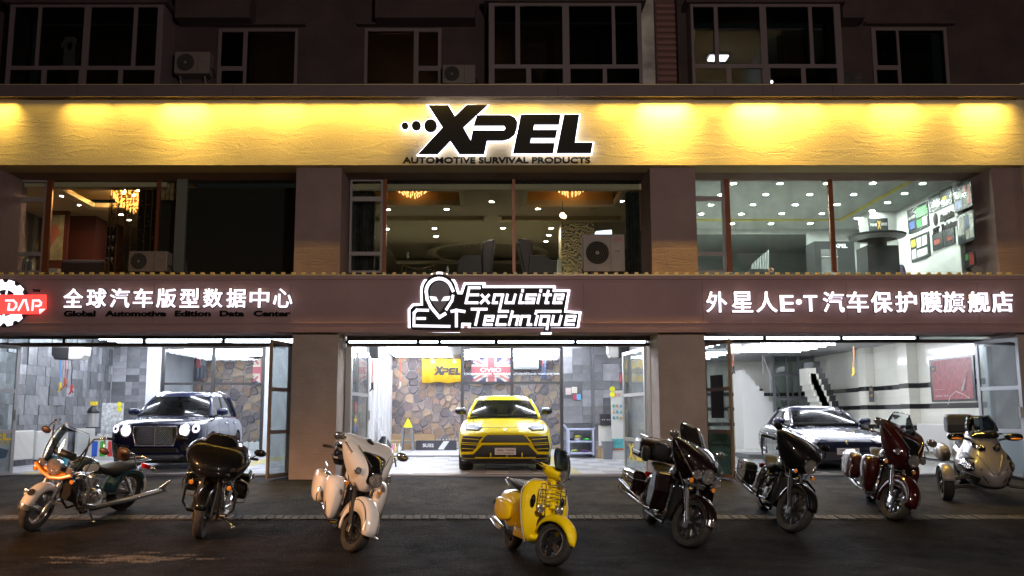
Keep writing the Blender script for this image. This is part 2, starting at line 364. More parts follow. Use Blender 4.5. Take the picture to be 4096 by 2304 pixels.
# led segments that wash the parapet
def led(u0, u1, s, y=None):
    a = X(u0, 390, YP - .20); b = X(u1, 390, YP - .20); y = YP - .20; z = zc0 + .115
    t = bx('wall_washer', M_alu, B, a + .02, y - .02, z + .003, b - .02, y + .02, z + .04)
    l = bpy.data.lights.new('washer_light', 'AREA'); l.shape = 'RECTANGLE'; l.size = b - a - .04; l.size_y = .03; l.energy = s * (b - a) * (.60 + s / 44) * .95; l.color = (1.0, .635, .11); l.spread = R(96)
    o = bpy.data.objects.new('washer_light', l); col.objects.link(o); o.parent = B; o.location = Vector(((a + b) / 2, y, z)) - B.location; o.rotation_euler = (R(7), 0, 0)
segs = [(-260, -60, 9), (-55, 55, 30), (60, 240, 4), (245, 430, 20), (435, 630, 16), (635, 822, 38), (826, 1010, 22), (1014, 1220, 26), (1224, 1420, 20), (1424, 1600, 24), (1604, 1800, 15), (1804, 2000, 12), (2004, 2180, 14), (2184, 2390, 9), (2394, 2560, 20), (2562, 2765, 52), (2769, 2940, 15), (2944, 3130, 48), (3132, 3300, 32), (3304, 3490, 18), (3494, 3690, 32), (3694, 3850, 14), (3854, 4030, 36), (4034, 4075, 12)]
for i, (a, b, s) in enumerate(segs):
    led(a, b, s)
    xx = X(b + 2, 390, YP - .15)
    bx('added_baffle', M_alu, B, xx - .01, YP - .24, zc0 + .06, xx + .006, YP - .02, zc0 + .155)  # plates added between the segments to cut crisp edges into the wash
# ledge light nodes + amber strip
M_node = mat('node_housing', (.55, .42, .16), .5)
nm = MB().box(-.035, -.03, 0, .035, .03, .045).build('light_node', M_node, None, smooth=0, bevel=.008, world=(0, 0, 0)); nd = nm.data; bpy.data.objects.remove(nm)
for i in range(104):
    xx = -10.25 + i * .2; place('light_node', nd, B, (xx, YB - .012, zb1 - .016), (0, 0, 0))
# ---------- wall with rectangular holes in the XZ plane
def wall_holes(name, m, parent, x0, x1, z0, z1, y0, y1, holes, **k):
    xs = sorted({x0, x1, *[h[0] for h in holes], *[h[1] for h in holes]}); zs = sorted({z0, z1, *[h[2] for h in holes], *[h[3] for h in holes]})
    mb = MB()
    for i in range(len(xs) - 1):
        j = 0
        while j < len(zs) - 1:
            cx = (xs[i] + xs[i + 1]) / 2
            def solid(jj): cz = (zs[jj] + zs[jj + 1]) / 2; return not any(h[0] < cx < h[1] and h[2] < cz < h[3] for h in holes)
            if solid(j):
                e = j
                while e + 1 < len(zs) - 1 and solid(e + 1): e += 1
                mb.box(xs[i], y0, zs[j], xs[i + 1], y1, zs[e + 1]); j = e + 1
            else: j += 1
    return mb.build(name, m, parent, smooth=0, **k)
def window(parent, y, rects, fw=.05, fd=.07, m=None, gl=None, name='window', outer=None):
    """rects: panes (x0,x1,z0,z1); the frame fills outer minus panes"""
    o = outer or (min(r[0] for r in rects) - fw, max(r[1] for r in rects) + fw, min(r[2] for r in rects) - fw, max(r[3] for r in rects) + fw)
    w = wall_holes(name, m or M_frame, parent, o[0], o[1], o[2], o[3], y, y + fd, rects)
    for r in rects: bx('pane', gl or M_glass, w, r[0], y + fd * .45, r[2], r[1], y + fd * .45 + .006, r[3])
    return w
# ---------- upper flats
YU = 19.75
def rect(u0, u1, v0, v1, D): a = P(u0, v1, D); b = P(u1, v0, D); um = (u0 + u1) / 2; return (P(u0, (v0 + v1) / 2, D).x, P(u1, (v0 + v1) / 2, D).x, a.z, b.z)
def R_(u0, u1, v0, v1, D): return rect(u0, u1, v0, v1, D)
bays = [((52, 146, 28, 262), (160, 332, 25, 262), (358, 530, 25, 262), (546, 626, 30, 262), (38, 165, 280, 338), (184, 314, 280, 338), (344, 472, 280, 338), (490, 618, 280, 338)),
        ((1978, 2062, 25, 255), (2080, 2250, 22, 257), (2277, 2448, 22, 257), (2462, 2550, 22, 255), (1978, 2105, 276, 332), (2125, 2252, 276, 332), (2282, 2412, 276, 332), (2428, 2558, 276, 332)),
        ((2775, 2858, 24, 252), (2874, 3042, 24, 256), (3068, 3238, 24, 256), (3252, 3340, 24, 252), (2782, 2906, 276, 333), (2926, 3050, 276, 333), (3082, 3206, 276, 333), (3224, 3350, 276, 333))]
bay_out = [(30, 648, 18, 342), (1955, 2568, 12, 336), (2766, 3368, 16, 337)]
holes = []; YBAY = 19.0
M_upglass = glass('dark_flat_glass', (.5, .5, .5), 1.0)
for k, (rs, ou) in enumerate(zip(bays, bay_out)):
    o = R_(*ou, YBAY); rr = [R_(*r, YBAY) for r in rs]
    zt = o[3]; zmid = (rr[0][2] + rr[4][3]) / 2
    def ad(r, i): return (r[0], r[1], (zmid + .045 if i < 4 else o[2] + .02), (zt - .06 if i < 4 else zmid - .045))
    rr = [ad(r, i) for i, r in enumerate(rr)]
    w = window(B, YBAY, rr, outer=o, gl=M_upglass, m=M_uf)
    h = (o[0] + .02, o[1] - .02, o[2], zt); holes.append(h)
    for sx in (o[0], o[1] - .04):
        bx('bay_side', M_uf, B, sx, YBAY + .07, o[2], sx + .04, YU, zt)
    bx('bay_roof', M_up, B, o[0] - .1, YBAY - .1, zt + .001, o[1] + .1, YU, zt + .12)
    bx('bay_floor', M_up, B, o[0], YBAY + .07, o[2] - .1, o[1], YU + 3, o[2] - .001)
    if k != 2:
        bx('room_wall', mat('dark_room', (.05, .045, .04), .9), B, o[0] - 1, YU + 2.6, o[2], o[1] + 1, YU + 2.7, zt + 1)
small = [((885, 972, 128, 265), (885, 972, 283, 335), (988, 1178, 126, 335)), ((1470, 1655, 125, 335), (1674, 1752, 127, 264), (1674, 1752, 283, 335)), ((3506, 3588, 122, 262), (3508, 3592, 280, 335), (3600, 3780, 122, 335))]
for rs in small:
    rr = [R_(*r, YU - .02) for r in rs]
    zl = min(r[2] for r in rr) - .12
    w = window(B, YU - .03, rr, fw=.07, gl=M_upglass, m=M_uf)
    o = (min(r[0] for r in rr) - .05, max(r[1] for r in rr) + .05, min(r[2] for r in rr) - .05, max(r[3] for r in rr) + .05); holes.append(o)
    bx('lintel_ledge', M_up, B, o[0] - .18, YU - .16, o[3] + .06, o[1] + .18, YU, o[3] + .12)
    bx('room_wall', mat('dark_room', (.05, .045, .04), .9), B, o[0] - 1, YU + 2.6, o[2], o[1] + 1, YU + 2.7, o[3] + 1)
zu0 = zc1 - .3
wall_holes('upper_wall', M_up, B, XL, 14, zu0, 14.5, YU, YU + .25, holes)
# peeling pier, louvre and dark niche beside the centre flat
bx('pier', plaster('peeling_paint', (.42, .40, .38), .9, .75), B, X(2568, 180, YU - .15), YU - .15, zu0 + .3, X(2618, 180, YU - .15), YU - .001, 13)
n_l = 13; xl0, xl1 = X(2624, 180, YU - .06), X(2708, 180, YU - .06)
sh = bx('shutter', mat('shutter_brown', (.10, .05, .045), .6), B, xl0, YU - .05, zu0 + .3, xl1, YU - .003, 12.2)
for i in range(13):
    zz = Z(325 - i * 24.5, YU - .08); o = bx('slat', mat('slat_brown', (.20, .10, .09), .5), sh, xl0 + .03, YU - .09, zz, xl1 - .03, YU - .052, zz + .085); o.rotation_euler = (R(-12), 0, 0)
bx('niche_pier', M_up, B, X(2712, 180, YU - .3), YU - .3, zu0 + .3, X(2764, 180, YU - .3), YU - .003, 13)
# beams / eave shadow blocks along the top of the picture
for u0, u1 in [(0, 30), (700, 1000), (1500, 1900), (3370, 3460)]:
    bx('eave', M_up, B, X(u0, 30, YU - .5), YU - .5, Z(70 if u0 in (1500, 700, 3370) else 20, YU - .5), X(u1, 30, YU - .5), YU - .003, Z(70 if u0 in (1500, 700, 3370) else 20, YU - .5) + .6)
# lit flat on the right : ceiling + lamp + curtain
o = R_(*bay_out[2], YBAY)
bx('flat_ceiling', mat('flat_paint', (.5, .55, .5), .8), B, o[0] - .4, YU + .26, 10.55, o[1] + .6, YU + 3.4, 10.6)
bx('flat_wall', mat('flat_paint', (.5, .55, .5), .8), B, o[0] - .4, YU + 3.4, o[2] - .1, o[1] + .6, YU + 3.5, 10.6)
bx('flat_wall', mat('flat_paint', (.5, .55, .5), .8), B, o[0] + 2.1, YU + 1.2, o[2] - .1, o[0] + 2.16, YU + 3.39, 10.55)
t = thing('ceiling_lamp', 'square flush ceiling lamp glowing in the lit flat above the cornice', 'lamp', (X(2870, 235, 21.5), 21.5, Z(235, 21.5)))
c = P(2870, 235, 21.5); bx('diffuser', emat('flat_lamp', (.9, .9, 1), 9), t, c.x - .22, 21.3, c.z - .03, c.x + .22, 21.6, c.z + .01); bx('frame', M_alu, t, c.x - .28, 21.25, c.z + .01, c.x + .28, 21.65, c.z + .05)
t = thing('bulb_lamp', 'small bare bulb glowing low behind the lit flat window', 'lamp', P(3086, 328, 20.8)); c = P(3086, 328, 20.8)
MB().ball(c, .035).build('bulb', emat('flat_bulb', (.95, 1, .95), 25), t); MB().cyl(c + Vector((0, 0, .03)), c + Vector((0, 0, .1)), .012).build('socket', M_alu, t)
def curtain(name, label, x0, x1, z0, z1, y, m, amp=.03, waves=12, parent=None):
    n = waves * 6; rs = []; mb = MB(); th = .008
    f = [(x0 + (x1 - x0) * i / n, y + amp * math.sin(2 * math.pi * waves * i / n) * (1 + .3 * math.sin(i * .7))) for i in range(n + 1)]
    rings = [[(a, b - th / 2, z0), (a, b + th / 2, z0), (a, b + th / 2, z1), (a, b - th / 2, z1)] for a, b in f]
    mb.rings(rings); o = mb.build(name, m, parent)
    if parent is None: tag(o, label, 'curtain')
    return o
a, b_, z0, z1 = R_(3110, 3240, 140, 336, YU + .6)
curtain('curtain', 'olive green curtain hanging in the lit flat', a, b_, z0, z1, YU + .6, mat('olive_curtain', (.16, .15, .03), .8), .035, 9)
a, b_, z0, z1 = R_(240, 315, 150, 270, YU + .2)
# T-shirt on hanger in the left flat
t = thing('hanging_shirt', 'pale t-shirt with dark print hanging behind the left flat window', 'shirt', ((a + b_) / 2, YU + .2, z0)); cx = (a + b_) / 2; w = (b_ - a) / 2; y = YU + .2
MB().wall([(cx - w, z1 - .2), (cx - w * .55, z1), (cx - .05, z1 + .03), (cx, z1), (cx + .05, z1 + .03), (cx + w * .55, z1), (cx + w, z1 - .2), (cx + w * .8, z1 - .26), (cx + w * .62, z1 - .12), (cx + w * .62, z0), (cx - w * .62, z0), (cx - w * .62, z1 - .12), (cx - w * .8, z1 - .26)], y, y + .03).build('cloth', mat('shirt_cloth', (.55, .6, .6), .9), t)
MB().wall([(cx - .06, z1 - .14), (cx + .05, z1 - .12), (cx + .06, z1 - .24), (cx, z1 - .33), (cx - .05, z1 - .26)], y - .004, y - .001).build('print', M_dark, t)
MB().tube([(cx - w * .5, y + .015, z1 - .02), (cx, y + .015, z1 + .06), (cx + w * .5, y + .015, z1 - .02)], .006).build('hanger', M_dark, t)
# air conditioners
def aircon(label, u0, u1, v0, v1, D, fan_left=True, bright=.5, brackets=False, txt=None, d=.32):
    x0, x1, z0, z1 = R_(u0, u1, v0, v1, D); w = x1 - x0; h = z1 - z0; M_ac = mat('ac_white_%d' % int(bright * 100), (bright * .30, bright * .25, bright * .24), .5, var=.1, vs=5)
    t = thing('air_conditioner', label, 'air conditioner', ((x0 + x1) / 2, D, z0), group='outdoor air conditioner units')
    MB().box(x0, D, z0, x1, D + d, z1).build('casing', M_ac, t, smooth=0, bevel=.015)
    r = min(h * .40, w * .28); fx = x0 + r * 1.22 if fan_left else x1 - r * 1.22; fz = z0 + h * .5
    MB().lathe([(r * 1.03, 0), (r * 1.05, -.012), (r, -.014), (r * .98, .0)], (fx, D - .001, fz), (0, 1, 0), 28).build('fan_ring', M_ac, t)
    MB().cyl((fx, D - .003, fz), (fx, D + .01, fz), r * .97, 28).build('fan_well', M_dark, t)
    g = MB()
    for k in range(1, 6): g.tube([(fx + r * k / 6 * math.cos(q * .262), D - .014, fz + r * k / 6 * math.sin(q * .262)) for q in range(24)], .0025, 4, closed=True)
    g.build('grille', mat('grille_wire', (.12, .12, .12), .5), t)
    MB().cyl((fx, D - .022, fz), (fx, D - .01, fz), r * .16, 16).build('hub', M_ac, t)
    sx = x0 + w * .66 if fan_left else x0 + w * .34
    bx('seam', M_dark, t, sx, D - .002, z0 + .02, sx + .006, D + .002, z1 - .02)
    px = (sx + x1) / 2 if fan_left else (sx + x0) / 2
    bx('badge', mat('badge_dark', (.08, .08, .08), .4), t, px - .06, D - .003, z0 + h * .52, px + .05, D, z0 + h * .57)
    if txt: text('lettering', txt, .1, mat('red_print', (.25, .03, .03), .5), t, (px, D - .004, z1 - h * .14), fit=w * .22, ext=.001)
    for f_ in (.12, .84): bx('foot', M_dark, t, x0 + w * f_, D + .02, z0 - .04, x0 + w * f_ + .06, D + d, z0)
    if brackets:
        for f_ in (.15, .85):
            MB().tube([(x0 + w * f_, YU, z0 - .35), (x0 + w * f_, D + .05, z0 - .045), (x0 + w * f_, YU, z0 - .045)], .014, 6).build('bracket', M_alu, t)
    MB().tube([(x1 - .02, D + .1, z0 + h * .35), (x1 + .04, D + .12, z0 + h * .3), (x1 + .05, D + .3, z0 + .02)], .014, 6).build('hose', M_dark, t)
    return t
aircon('grey outdoor air conditioner on brackets below the upper left flats', 697, 838, 206, 293, 19.4, brackets=True, bright=.45)
aircon('outdoor air conditioner with big dark fan beside the small middle flat window', 1770, 1902, 258, 332, 19.35, bright=.4)
aircon('white outdoor air conditioner behind the glass of the dim left showroom', 514, 668, 1004, 1086, 18.35, bright=.5, txt=None)
aircon('large white outdoor air conditioner standing right in the middle window recess', 2332, 2500, 937, 1086, 18.3, bright=.6, txt='志高')
aircon('dark outdoor air conditioner beneath the wall right of the lit flat', 3368, 3450, 288, 336, 19.4, bright=.12)
# ---------- street lamps behind the camera (they cast the long shadows on the forecourt; the last is added for highlights)
def street_lamp(x, y, h, power, colr, label, aim=(0, 6), spot=None):
    t = thing('street_lamp', label, 'street lamp', (x, y, 0), group='street lamps along the road'); d = Vector((aim[0] - x, aim[1] - y, 0)).normalized()
    MB().tube([(x, y, 0), (x, y, h * .5), (x, y, h - .4), (x + d.x * .5, y + d.y * .5, h), (x + d.x * 1.6, y + d.y * 1.6, h + .15)], [.11, .09, .07, .05, .04], 10).build('pole', M_alu, t)
    c = Vector((x, y, h + .1)) + d * 1.8
    MB().ball(c + Vector((0, 0, .06)), (.38, .2, .10)).build('lamp_head', M_alu, t)
    MB().ball(c, (.26, .14, .07)).build('lens', emat('lamp_%d' % int(x * 10), colr, 110), t)
    l = bpy.data.lights.new('lamp_light', 'SPOT' if spot else 'POINT'); l.energy = power; l.color = colr; l.shadow_soft_size = .2
    o = bpy.data.objects.new('lamp_light', l); col.objects.link(o); o.parent = t; o.location = c + Vector((0, 0, -.25)) - t.location
    if spot: l.spot_size = R(spot[3]); l.spot_blend = .7; o.rotation_euler = (Vector(spot[:3]) - c).to_track_quat('-Z', 'Y').to_euler()
street_lamp(-15.5, 4.5, 5.6, 11000, (1.0, .50, .22), 'street lamp off the left end of the forecourt', aim=(-8, 10), spot=(-6.8, 11.6, 0, 44))
street_lamp(24, 2.0, 8.0, 1100, (1.0, .72, .56), 'street lamp off the right end of the forecourt', aim=(8, 10))
street_lamp(2.6, -0.6, 6.3, 2900, (1.0, .84, .72), 'street lamp standing on the road edge beside the viewer', aim=(1, 10))
street_lamp(9, -13, 6.2, 350, (1.0, .74, .74), 'added unseen street lamp across the road behind the viewer', aim=(9, 0))  # extra lamp added to put small highlights on the bikes
M_face = mat('sign_black', (.008, .008, .009), .6, spec=.2)
M_white = emat('sign_white_light', (.93, .90, 1.0), 1.5)
M_halo = emat('sign_halo_light', (.90, .88, 1.0), 3.6)
def zmap(sc_, ox, oy, D):
    return lambda a, b: P(ox + a / sc_, oy + b / sc_, D)
def flat(pts, f, D): return [(q.x, q.z) for q in (f(a, b) for a, b in pts)]
# --- large halo-lit wordmark on the parapet
S = thing('lettered_sign', 'large black halo-lit letters with three dots on the yellow-lit parapet', 'sign', P(1990, 620, YP), group=None)
f = zmap(1.84, 1300, 0, YP - .12)
xp = [(762, 780), (908, 780), (957, 862), (1042, 778), (1195, 778), (1018, 942), (1073, 1040), (1088, 966), (1318, 966), (1330, 947), (1318, 928), (1095, 928), (1117, 853), (1362, 853), (1398, 872), (1416, 905), (1414, 950), (1396, 995), (1355, 1026), (1310, 1038), (1192, 1038), (1172, 1138), (990, 1138), (923, 1040), (830, 1138), (688, 1138), (868, 943)]
ee = [(1440, 850), (1733, 848), (1722, 920), (1540, 920), (1532, 962), (1708, 962), (1697, 1018), (1518, 1018), (1510, 1058), (1690, 1058), (1678, 1132), (1383, 1132)]
ll = [(1758, 850), (1870, 848), (1838, 1055), (1970, 1055), (1956, 1130), (1702, 1130)]
def halo_letter(pts, f, parent, D, w=.028, name='letter', dep=.06):
    q = flat(pts, f, D)
    o = MB().wall(q, D - dep, D).build(name, M_face, parent, smooth=30)
    MB().wall(offset_poly(q, w), D + .004, D + .03).build('halo_edge', M_halo, o, smooth=0)
    return o
for pts in (xp, ee, ll): halo_letter(pts, f, S, YP - .12)
for cx, cy, r in [(590, 931, 25), (673, 930, 34), (778, 930, 47)]:
    halo_letter([(cx + r * math.cos(k * math.pi / 10), cy + r * math.sin(k * math.pi / 10)) for k in range(20)], f, S, YP - .12, name='dot')
c = P(1986, 641, YP - .05)
w_ = X(2362, 641, YP - .05) - X(1612, 641, YP - .05)
text('tagline', 'AUTOMOTIVE SURVIVAL PRODUCTS', .14, M_face, S, (c.x, YP - .05, c.z), fit=w_, fith=.125, bold=.004, ext=.02)
# --- alien head and word sign on the band
S = thing('logo_sign', 'black and white lit sign with alien head and slanted two-line lettering above the middle bay', 'sign', P(1980, 1330, YB))
D = YB - .06
f = zmap(2.862, 1500, 1050, D)
arc = [(735 + 192 * math.cos(t), 330 - 200 * math.sin(t)) for t in np.linspace(math.pi * 1.02, math.pi * .06, 18)]
back = [(1000, 362), (1035, 255), (1235, 255), (1230, 290), (2040, 290), (2035, 335), (2205, 335), (2165, 572), (2335, 585), (2310, 742), (2012, 745), (1998, 795), (1930, 795), (1936, 745), (1090, 745), (1100, 692), (990, 690), (985, 755), (960, 775), (440, 770), (404, 740), (402, 540), (440, 497), (548, 490)] + [tuple(map(float, p)) for p in arc] + [(945, 360)]
q = flat(back, f, D)
MB().wall(q, D, D + .03).build('backing', M_face, S, smooth=0)
MB().wall(offset_poly(q, .045), D + .034, D + .05).build('halo_edge', M_halo, S, smooth=0)
def stroke(pl, w, D, f, name='letter', m=None, parent=None, dep=.03, lab=None):
    mb = MB(); k = 0
    for path in pl:
        qs = [f(a, b) for a, b in path]; qs = [Vector((p.x, p.z)) for p in qs]
        for i in range(len(qs) - 1):
            a, b = qs[i], qs[i + 1]; d = (b - a).normalized(); n = Vector((-d.y, d.x)) * w / 2; e = d * w * .45; k += 1
            y0 = D - dep - .0007 * k
            mb.wall([tuple(a - e - n), tuple(b + e - n), tuple(b + e + n), tuple(a - e + n)], y0, D - .004)
    return mb.build(name, m or M_white, parent, smooth=0, label=lab)
L_ = {'E': [[(1195, 290), (1078, 290), (1042, 462), (1170, 462)], [(1075, 372), (1180, 372)]],
 'x': [[(1225, 376), (1300, 462)], [(1300, 376), (1215, 462)]],
 'q': [[(1465, 372), (1370, 372), (1352, 462), (1395, 462)], [(1462, 372), (1422, 560), (1520, 560)]],
 'u': [[(1515, 372), (1497, 462), (1582, 462), (1605, 372)]],
 'i': [[(1690, 318), (1688, 330)], [(1674, 372), (1655, 462), (1690, 462)]],
 's': [[(1840, 372), (1742, 372), (1732, 418), (1822, 418), (1812, 462), (1725, 462)]],
 'i2': [[(1898, 318), (1896, 330)], [(1882, 372), (1864, 462)]],
 't': [[(1982, 330), (1955, 462), (1980, 462)], [(1935, 372), (2010, 372)]],
 'e': [[(2130, 462), (2045, 462), (2065, 372), (2155, 372), (2143, 418), (2095, 418)]],
 'T': [[(1110, 535), (1275, 535)], [(1190, 535), (1152, 712)]],
 'e2': [[(1335, 712), (1247, 712), (1267, 617), (1355, 617), (1345, 665), (1290, 665)]],
 'c': [[(1500, 617), (1412, 617), (1392, 712), (1490, 712)]],
 'h': [[(1572, 565), (1535, 712)], [(1560, 617), (1640, 617), (1617, 712)]],
 'n': [[(1680, 617), (1660, 712)], [(1690, 617), (1768, 617), (1750, 712), (1785, 712)]],
 'i3': [[(1858, 617), (1835, 712)], [(1840, 585), (1848, 560), (2120, 560)]],
 'q2': [[(1990, 617), (1905, 617), (1887, 712), (1945, 712)], [(1990, 617), (1968, 760)]],
 'u2': [[(2042, 617), (2022, 712), (2105, 712), (2130, 617)]],
 'e3': [[(2270, 712), (2177, 712), (2197, 617), (2290, 617), (2278, 665), (2218, 665)]]}
for k, pl in L_.items(): stroke(pl, .050, D, f, parent=S)
head = [(892, 322)] + [(735 + 148 * math.cos(t), 335 - 150 * math.sin(t)) for t in np.linspace(.35, math.pi, 12)] + [(598, 420), (640, 510), (738, 628), (800, 590)]
stroke([head], .06, D, f, 'head_outline', parent=S)
stroke([[(892, 385), (880, 440), (820, 535)]], .05, D, f, 'head_outline', parent=S)
fc = [(740 + 112 * math.cos(t), 330 - 112 * math.sin(t)) for t in np.linspace(0, math.pi, 12)] + [(640, 430), (738, 575), (840, 430)]
MB().wall(flat(fc, f, D), D - .012, D - .002).build('face', mat('sign_face_grey', (.10, .10, .13), .35), S, smooth=0)
for pts in ([(625, 388), (700, 395), (725, 442), (645, 435)], [(862, 385), (790, 395), (760, 442), (845, 435)]):
    MB().wall(flat(pts, f, D), D - .03, D - .014).build('eye', M_white, S, smooth=0)
stroke([[(605, 548), (480, 545), (448, 580), (446, 725), (850, 732)], [(490, 642), (570, 642)]], .05, D, f, parent=S)
stroke([[(880, 560), (930, 548), (1020, 562)], [(932, 560), (932, 728)]], .055, D, f, parent=S)
# --- lit Chinese lettering: every character a part
def char_row(label, chars, xs, v0, v1, D, m, bold=.0032):
    S = thing('lettered_sign', label, 'sign', P((xs[0] + xs[-1]) / 2, v1, D))
    for ch, u in zip(chars, xs):
        c = P(u, (v0 + v1) / 2, D); h = P(u, v0, D).z - P(u, v1, D).z; w = X(u + (v1 - v0) * .52, v1, D) - X(u - (v1 - v0) * .52, v1, D)
        if ch == '·':
            MB().cyl((c.x, D - .05, c.z), (c.x, D, c.z), .05 * h / .4, 16).build('dot', m, S); continue
        hh = h * (.78 if ch in 'ET' else 1); ww = w * (.62 if ch in 'ET' else .97)
        o = text('character', ch, .4, m, S, (c.x, D - .025, c.z - (h - hh) * .3), fit=ww, fith=hh, bold=bold, ext=.022)
        o2 = text('return', ch, .4, M_face, o, (c.x, D + .016, c.z - (h - hh) * .3), fit=ww * 1.04, fith=hh * 1.04, bold=bold, ext=.014)
    return S
x0s = [295 + (1132 - 295) * i / 9 for i in range(10)]
char_row('row of white lit Chinese characters on the band above the left bay', '全球汽车版型数据中心', x0s, 1155, 1231, YB - .03, M_white)
char_row('row of white lit Chinese characters on the band above the right bay', '外星人E·T汽车保护膜旗舰店', [2865, 2967, 3065, 3146, 3194, 3240, 3332, 3428, 3524, 3622, 3722, 3812, 3912, 4006], 1167, 1250, YB - .03, M_white)
S = thing('lettered_sign', 'unlit black English lettering under the left row of lit characters', 'sign', P(700, 1268, YB))
for wd, u0, u1 in [('Global', 256, 382), ('Automotive', 420, 664), ('Edition', 700, 843), ('Data', 879, 977), ('Center', 1015, 1162)]:
    c = P((u0 + u1) / 2, 1254, YB - .02); text('word', wd, .15, mat('matt_black', (.006, .006, .007), .95, spec=.05), S, (c.x, YB - .02, c.z), fit=X(u1, 1254, YB) - X(u0, 1254, YB), bold=.006, ext=.01)
# --- gear logo
S = thing('gear_sign', 'white lit gear emblem behind a red lettered box at the far left of the band', 'sign', P(90, 1300, YB))
D = YB - .05; f = zmap(3.68, 0, 1050, D)
cx, cy = 75, 595; pts = []
for k in range(12):
    a0 = k * math.pi / 6 + .12
    for da, r in ((0, 300), (.07, 345), (.30, 345), (.37, 300)): pts.append((cx + r * math.cos(a0 + da), cy + r * math.sin(a0 + da)))
outer = flat(pts, f, D); inner = flat([(cx + 195 * math.cos(k * math.pi / 24), cy + 195 * math.sin(k * math.pi / 24)) for k in range(48)], f, D)
mb = MB(); n = 48
vs = [(p[0], D - .03, p[1]) for p in outer] + [(p[0], D - .03, p[1]) for p in inner]
vs += [(p[0], D, p[1]) for p in outer] + [(p[0], D, p[1]) for p in inner]; fs = []
for i in range(n):
    j = (i + 1) % n; fs += [(i, j, n + j, n + i), (2 * n + i, 3 * n + i, 3 * n + j, 2 * n + j), (i, 2 * n + i, 2 * n + j, j), (n + i, n + j, 3 * n + j, 3 * n + i)]
mb.add(vs, fs).build('gear', M_white, S, smooth=0)
for an in (60, 95, 130, 200, 240, 280, 320):
    a = R(an); stroke([[(cx, cy), (cx + 190 * math.cos(a), cy + 190 * math.sin(a))]], .022, D, f, 'spoke', parent=S)
MB().wall(flat([(cx + 355 * math.cos(k * math.pi / 18), cy + 355 * math.sin(k * math.pi / 18)) for k in range(36)], f, D), D + .004, D + .02).build('backing', M_face, S)
red = emat('sign_red_light', (.95, .06, .05), 1.5)
MB().wall(flat([(-60, 480), (698, 480), (696, 690), (605, 765), (-60, 765)], f, D - .04), D - .07, D - .034).build('red_panel', red, S, smooth=0)
MB().wall(flat([(605, 690), (694, 690), (610, 762)], f, D - .04), D - .08, D - .072).build('folded_corner', M_white, S, smooth=0)
f2 = zmap(3.68, 0, 1050, D - .075)
stroke([[(90, 560), (200, 560), (240, 600), (240, 650), (200, 695), (125, 695), (138, 610)]], .034, D - .075, f2, parent=S, dep=.01)
stroke([[(275, 700), (350, 555), (380, 555), (415, 700)]], .034, D - .075, f2, parent=S, dep=.01)
stroke([[(478, 700), (490, 560), (575, 560), (605, 590), (600, 625), (570, 640), (530, 640)]], .034, D - .075, f2, parent=S, dep=.01)
c = P(145, 1163, YB); text('trade_mark', 'TM', .06, M_face, S, (c.x, YB - .01, c.z), fit=.15, bold=.004, ext=.008)
def PXc(u, v, Xc):
    a = (u - PX) / FL; b = -(v - PY) / FL; t = Xc / a; return Vector((Xc, (CT - b * ST) * t, CH + (ST + b * CT) * t))
def PF(u, v):
    """pixel on the garage floor"""
    a = (u - PX) / FL; b = -(v - PY) / FL; z = ST + b * CT; t = (FZ - CH) / z; return Vector((a * t, (CT - b * ST) * t, FZ))
ZC = 3.92
M_wall = mat('interior_paint', (.62, .62, .64), .7, var=.06, vs=2)
M_ceil = mat('ceiling_grey', (.35, .35, .36), .7)
M_cream = mat('cream_tile', (.66, .66, .58), .12, objvar=.05, spec=.6)
M_blk = mat('black_steel', (.02, .02, .022), .4)
M_tube = emat('tube_white', (.86, .90, 1.0), 32)
M_tubef = emat('tube_front', (.86, .90, 1.0), 16)
def struct(name, m, *b, **k):
    o = MB().box(*b).build(name, m, None, smooth=0, **k); o['kind'] = 'structure'; return o
struct('garage_ceiling', M_ceil, -13, YD + .12, ZC, 14, 41, ZC + .25)
for a, b, m in [(-12.2, -11.1, M_wall), (-4.0, -3.55, M_wall), (4.02, 4.35, M_wall), (12.36, 13, M_wall)]:
    struct('interior_wall', m, a, YD + .12, FZ, b, 41, ZC)
struct('interior_wall', M_wall, -12.2, 33.1, FZ, -4, 33.3, ZC); struct('interior_wall', M_wall, -3.55, 33.1, FZ, 4.02, 33.3, ZC)
struct('interior_wall', mat('cream_wall', (.66, .66, .58), .5), 4.35, 37.0, FZ, 12.36, 37.2, ZC)
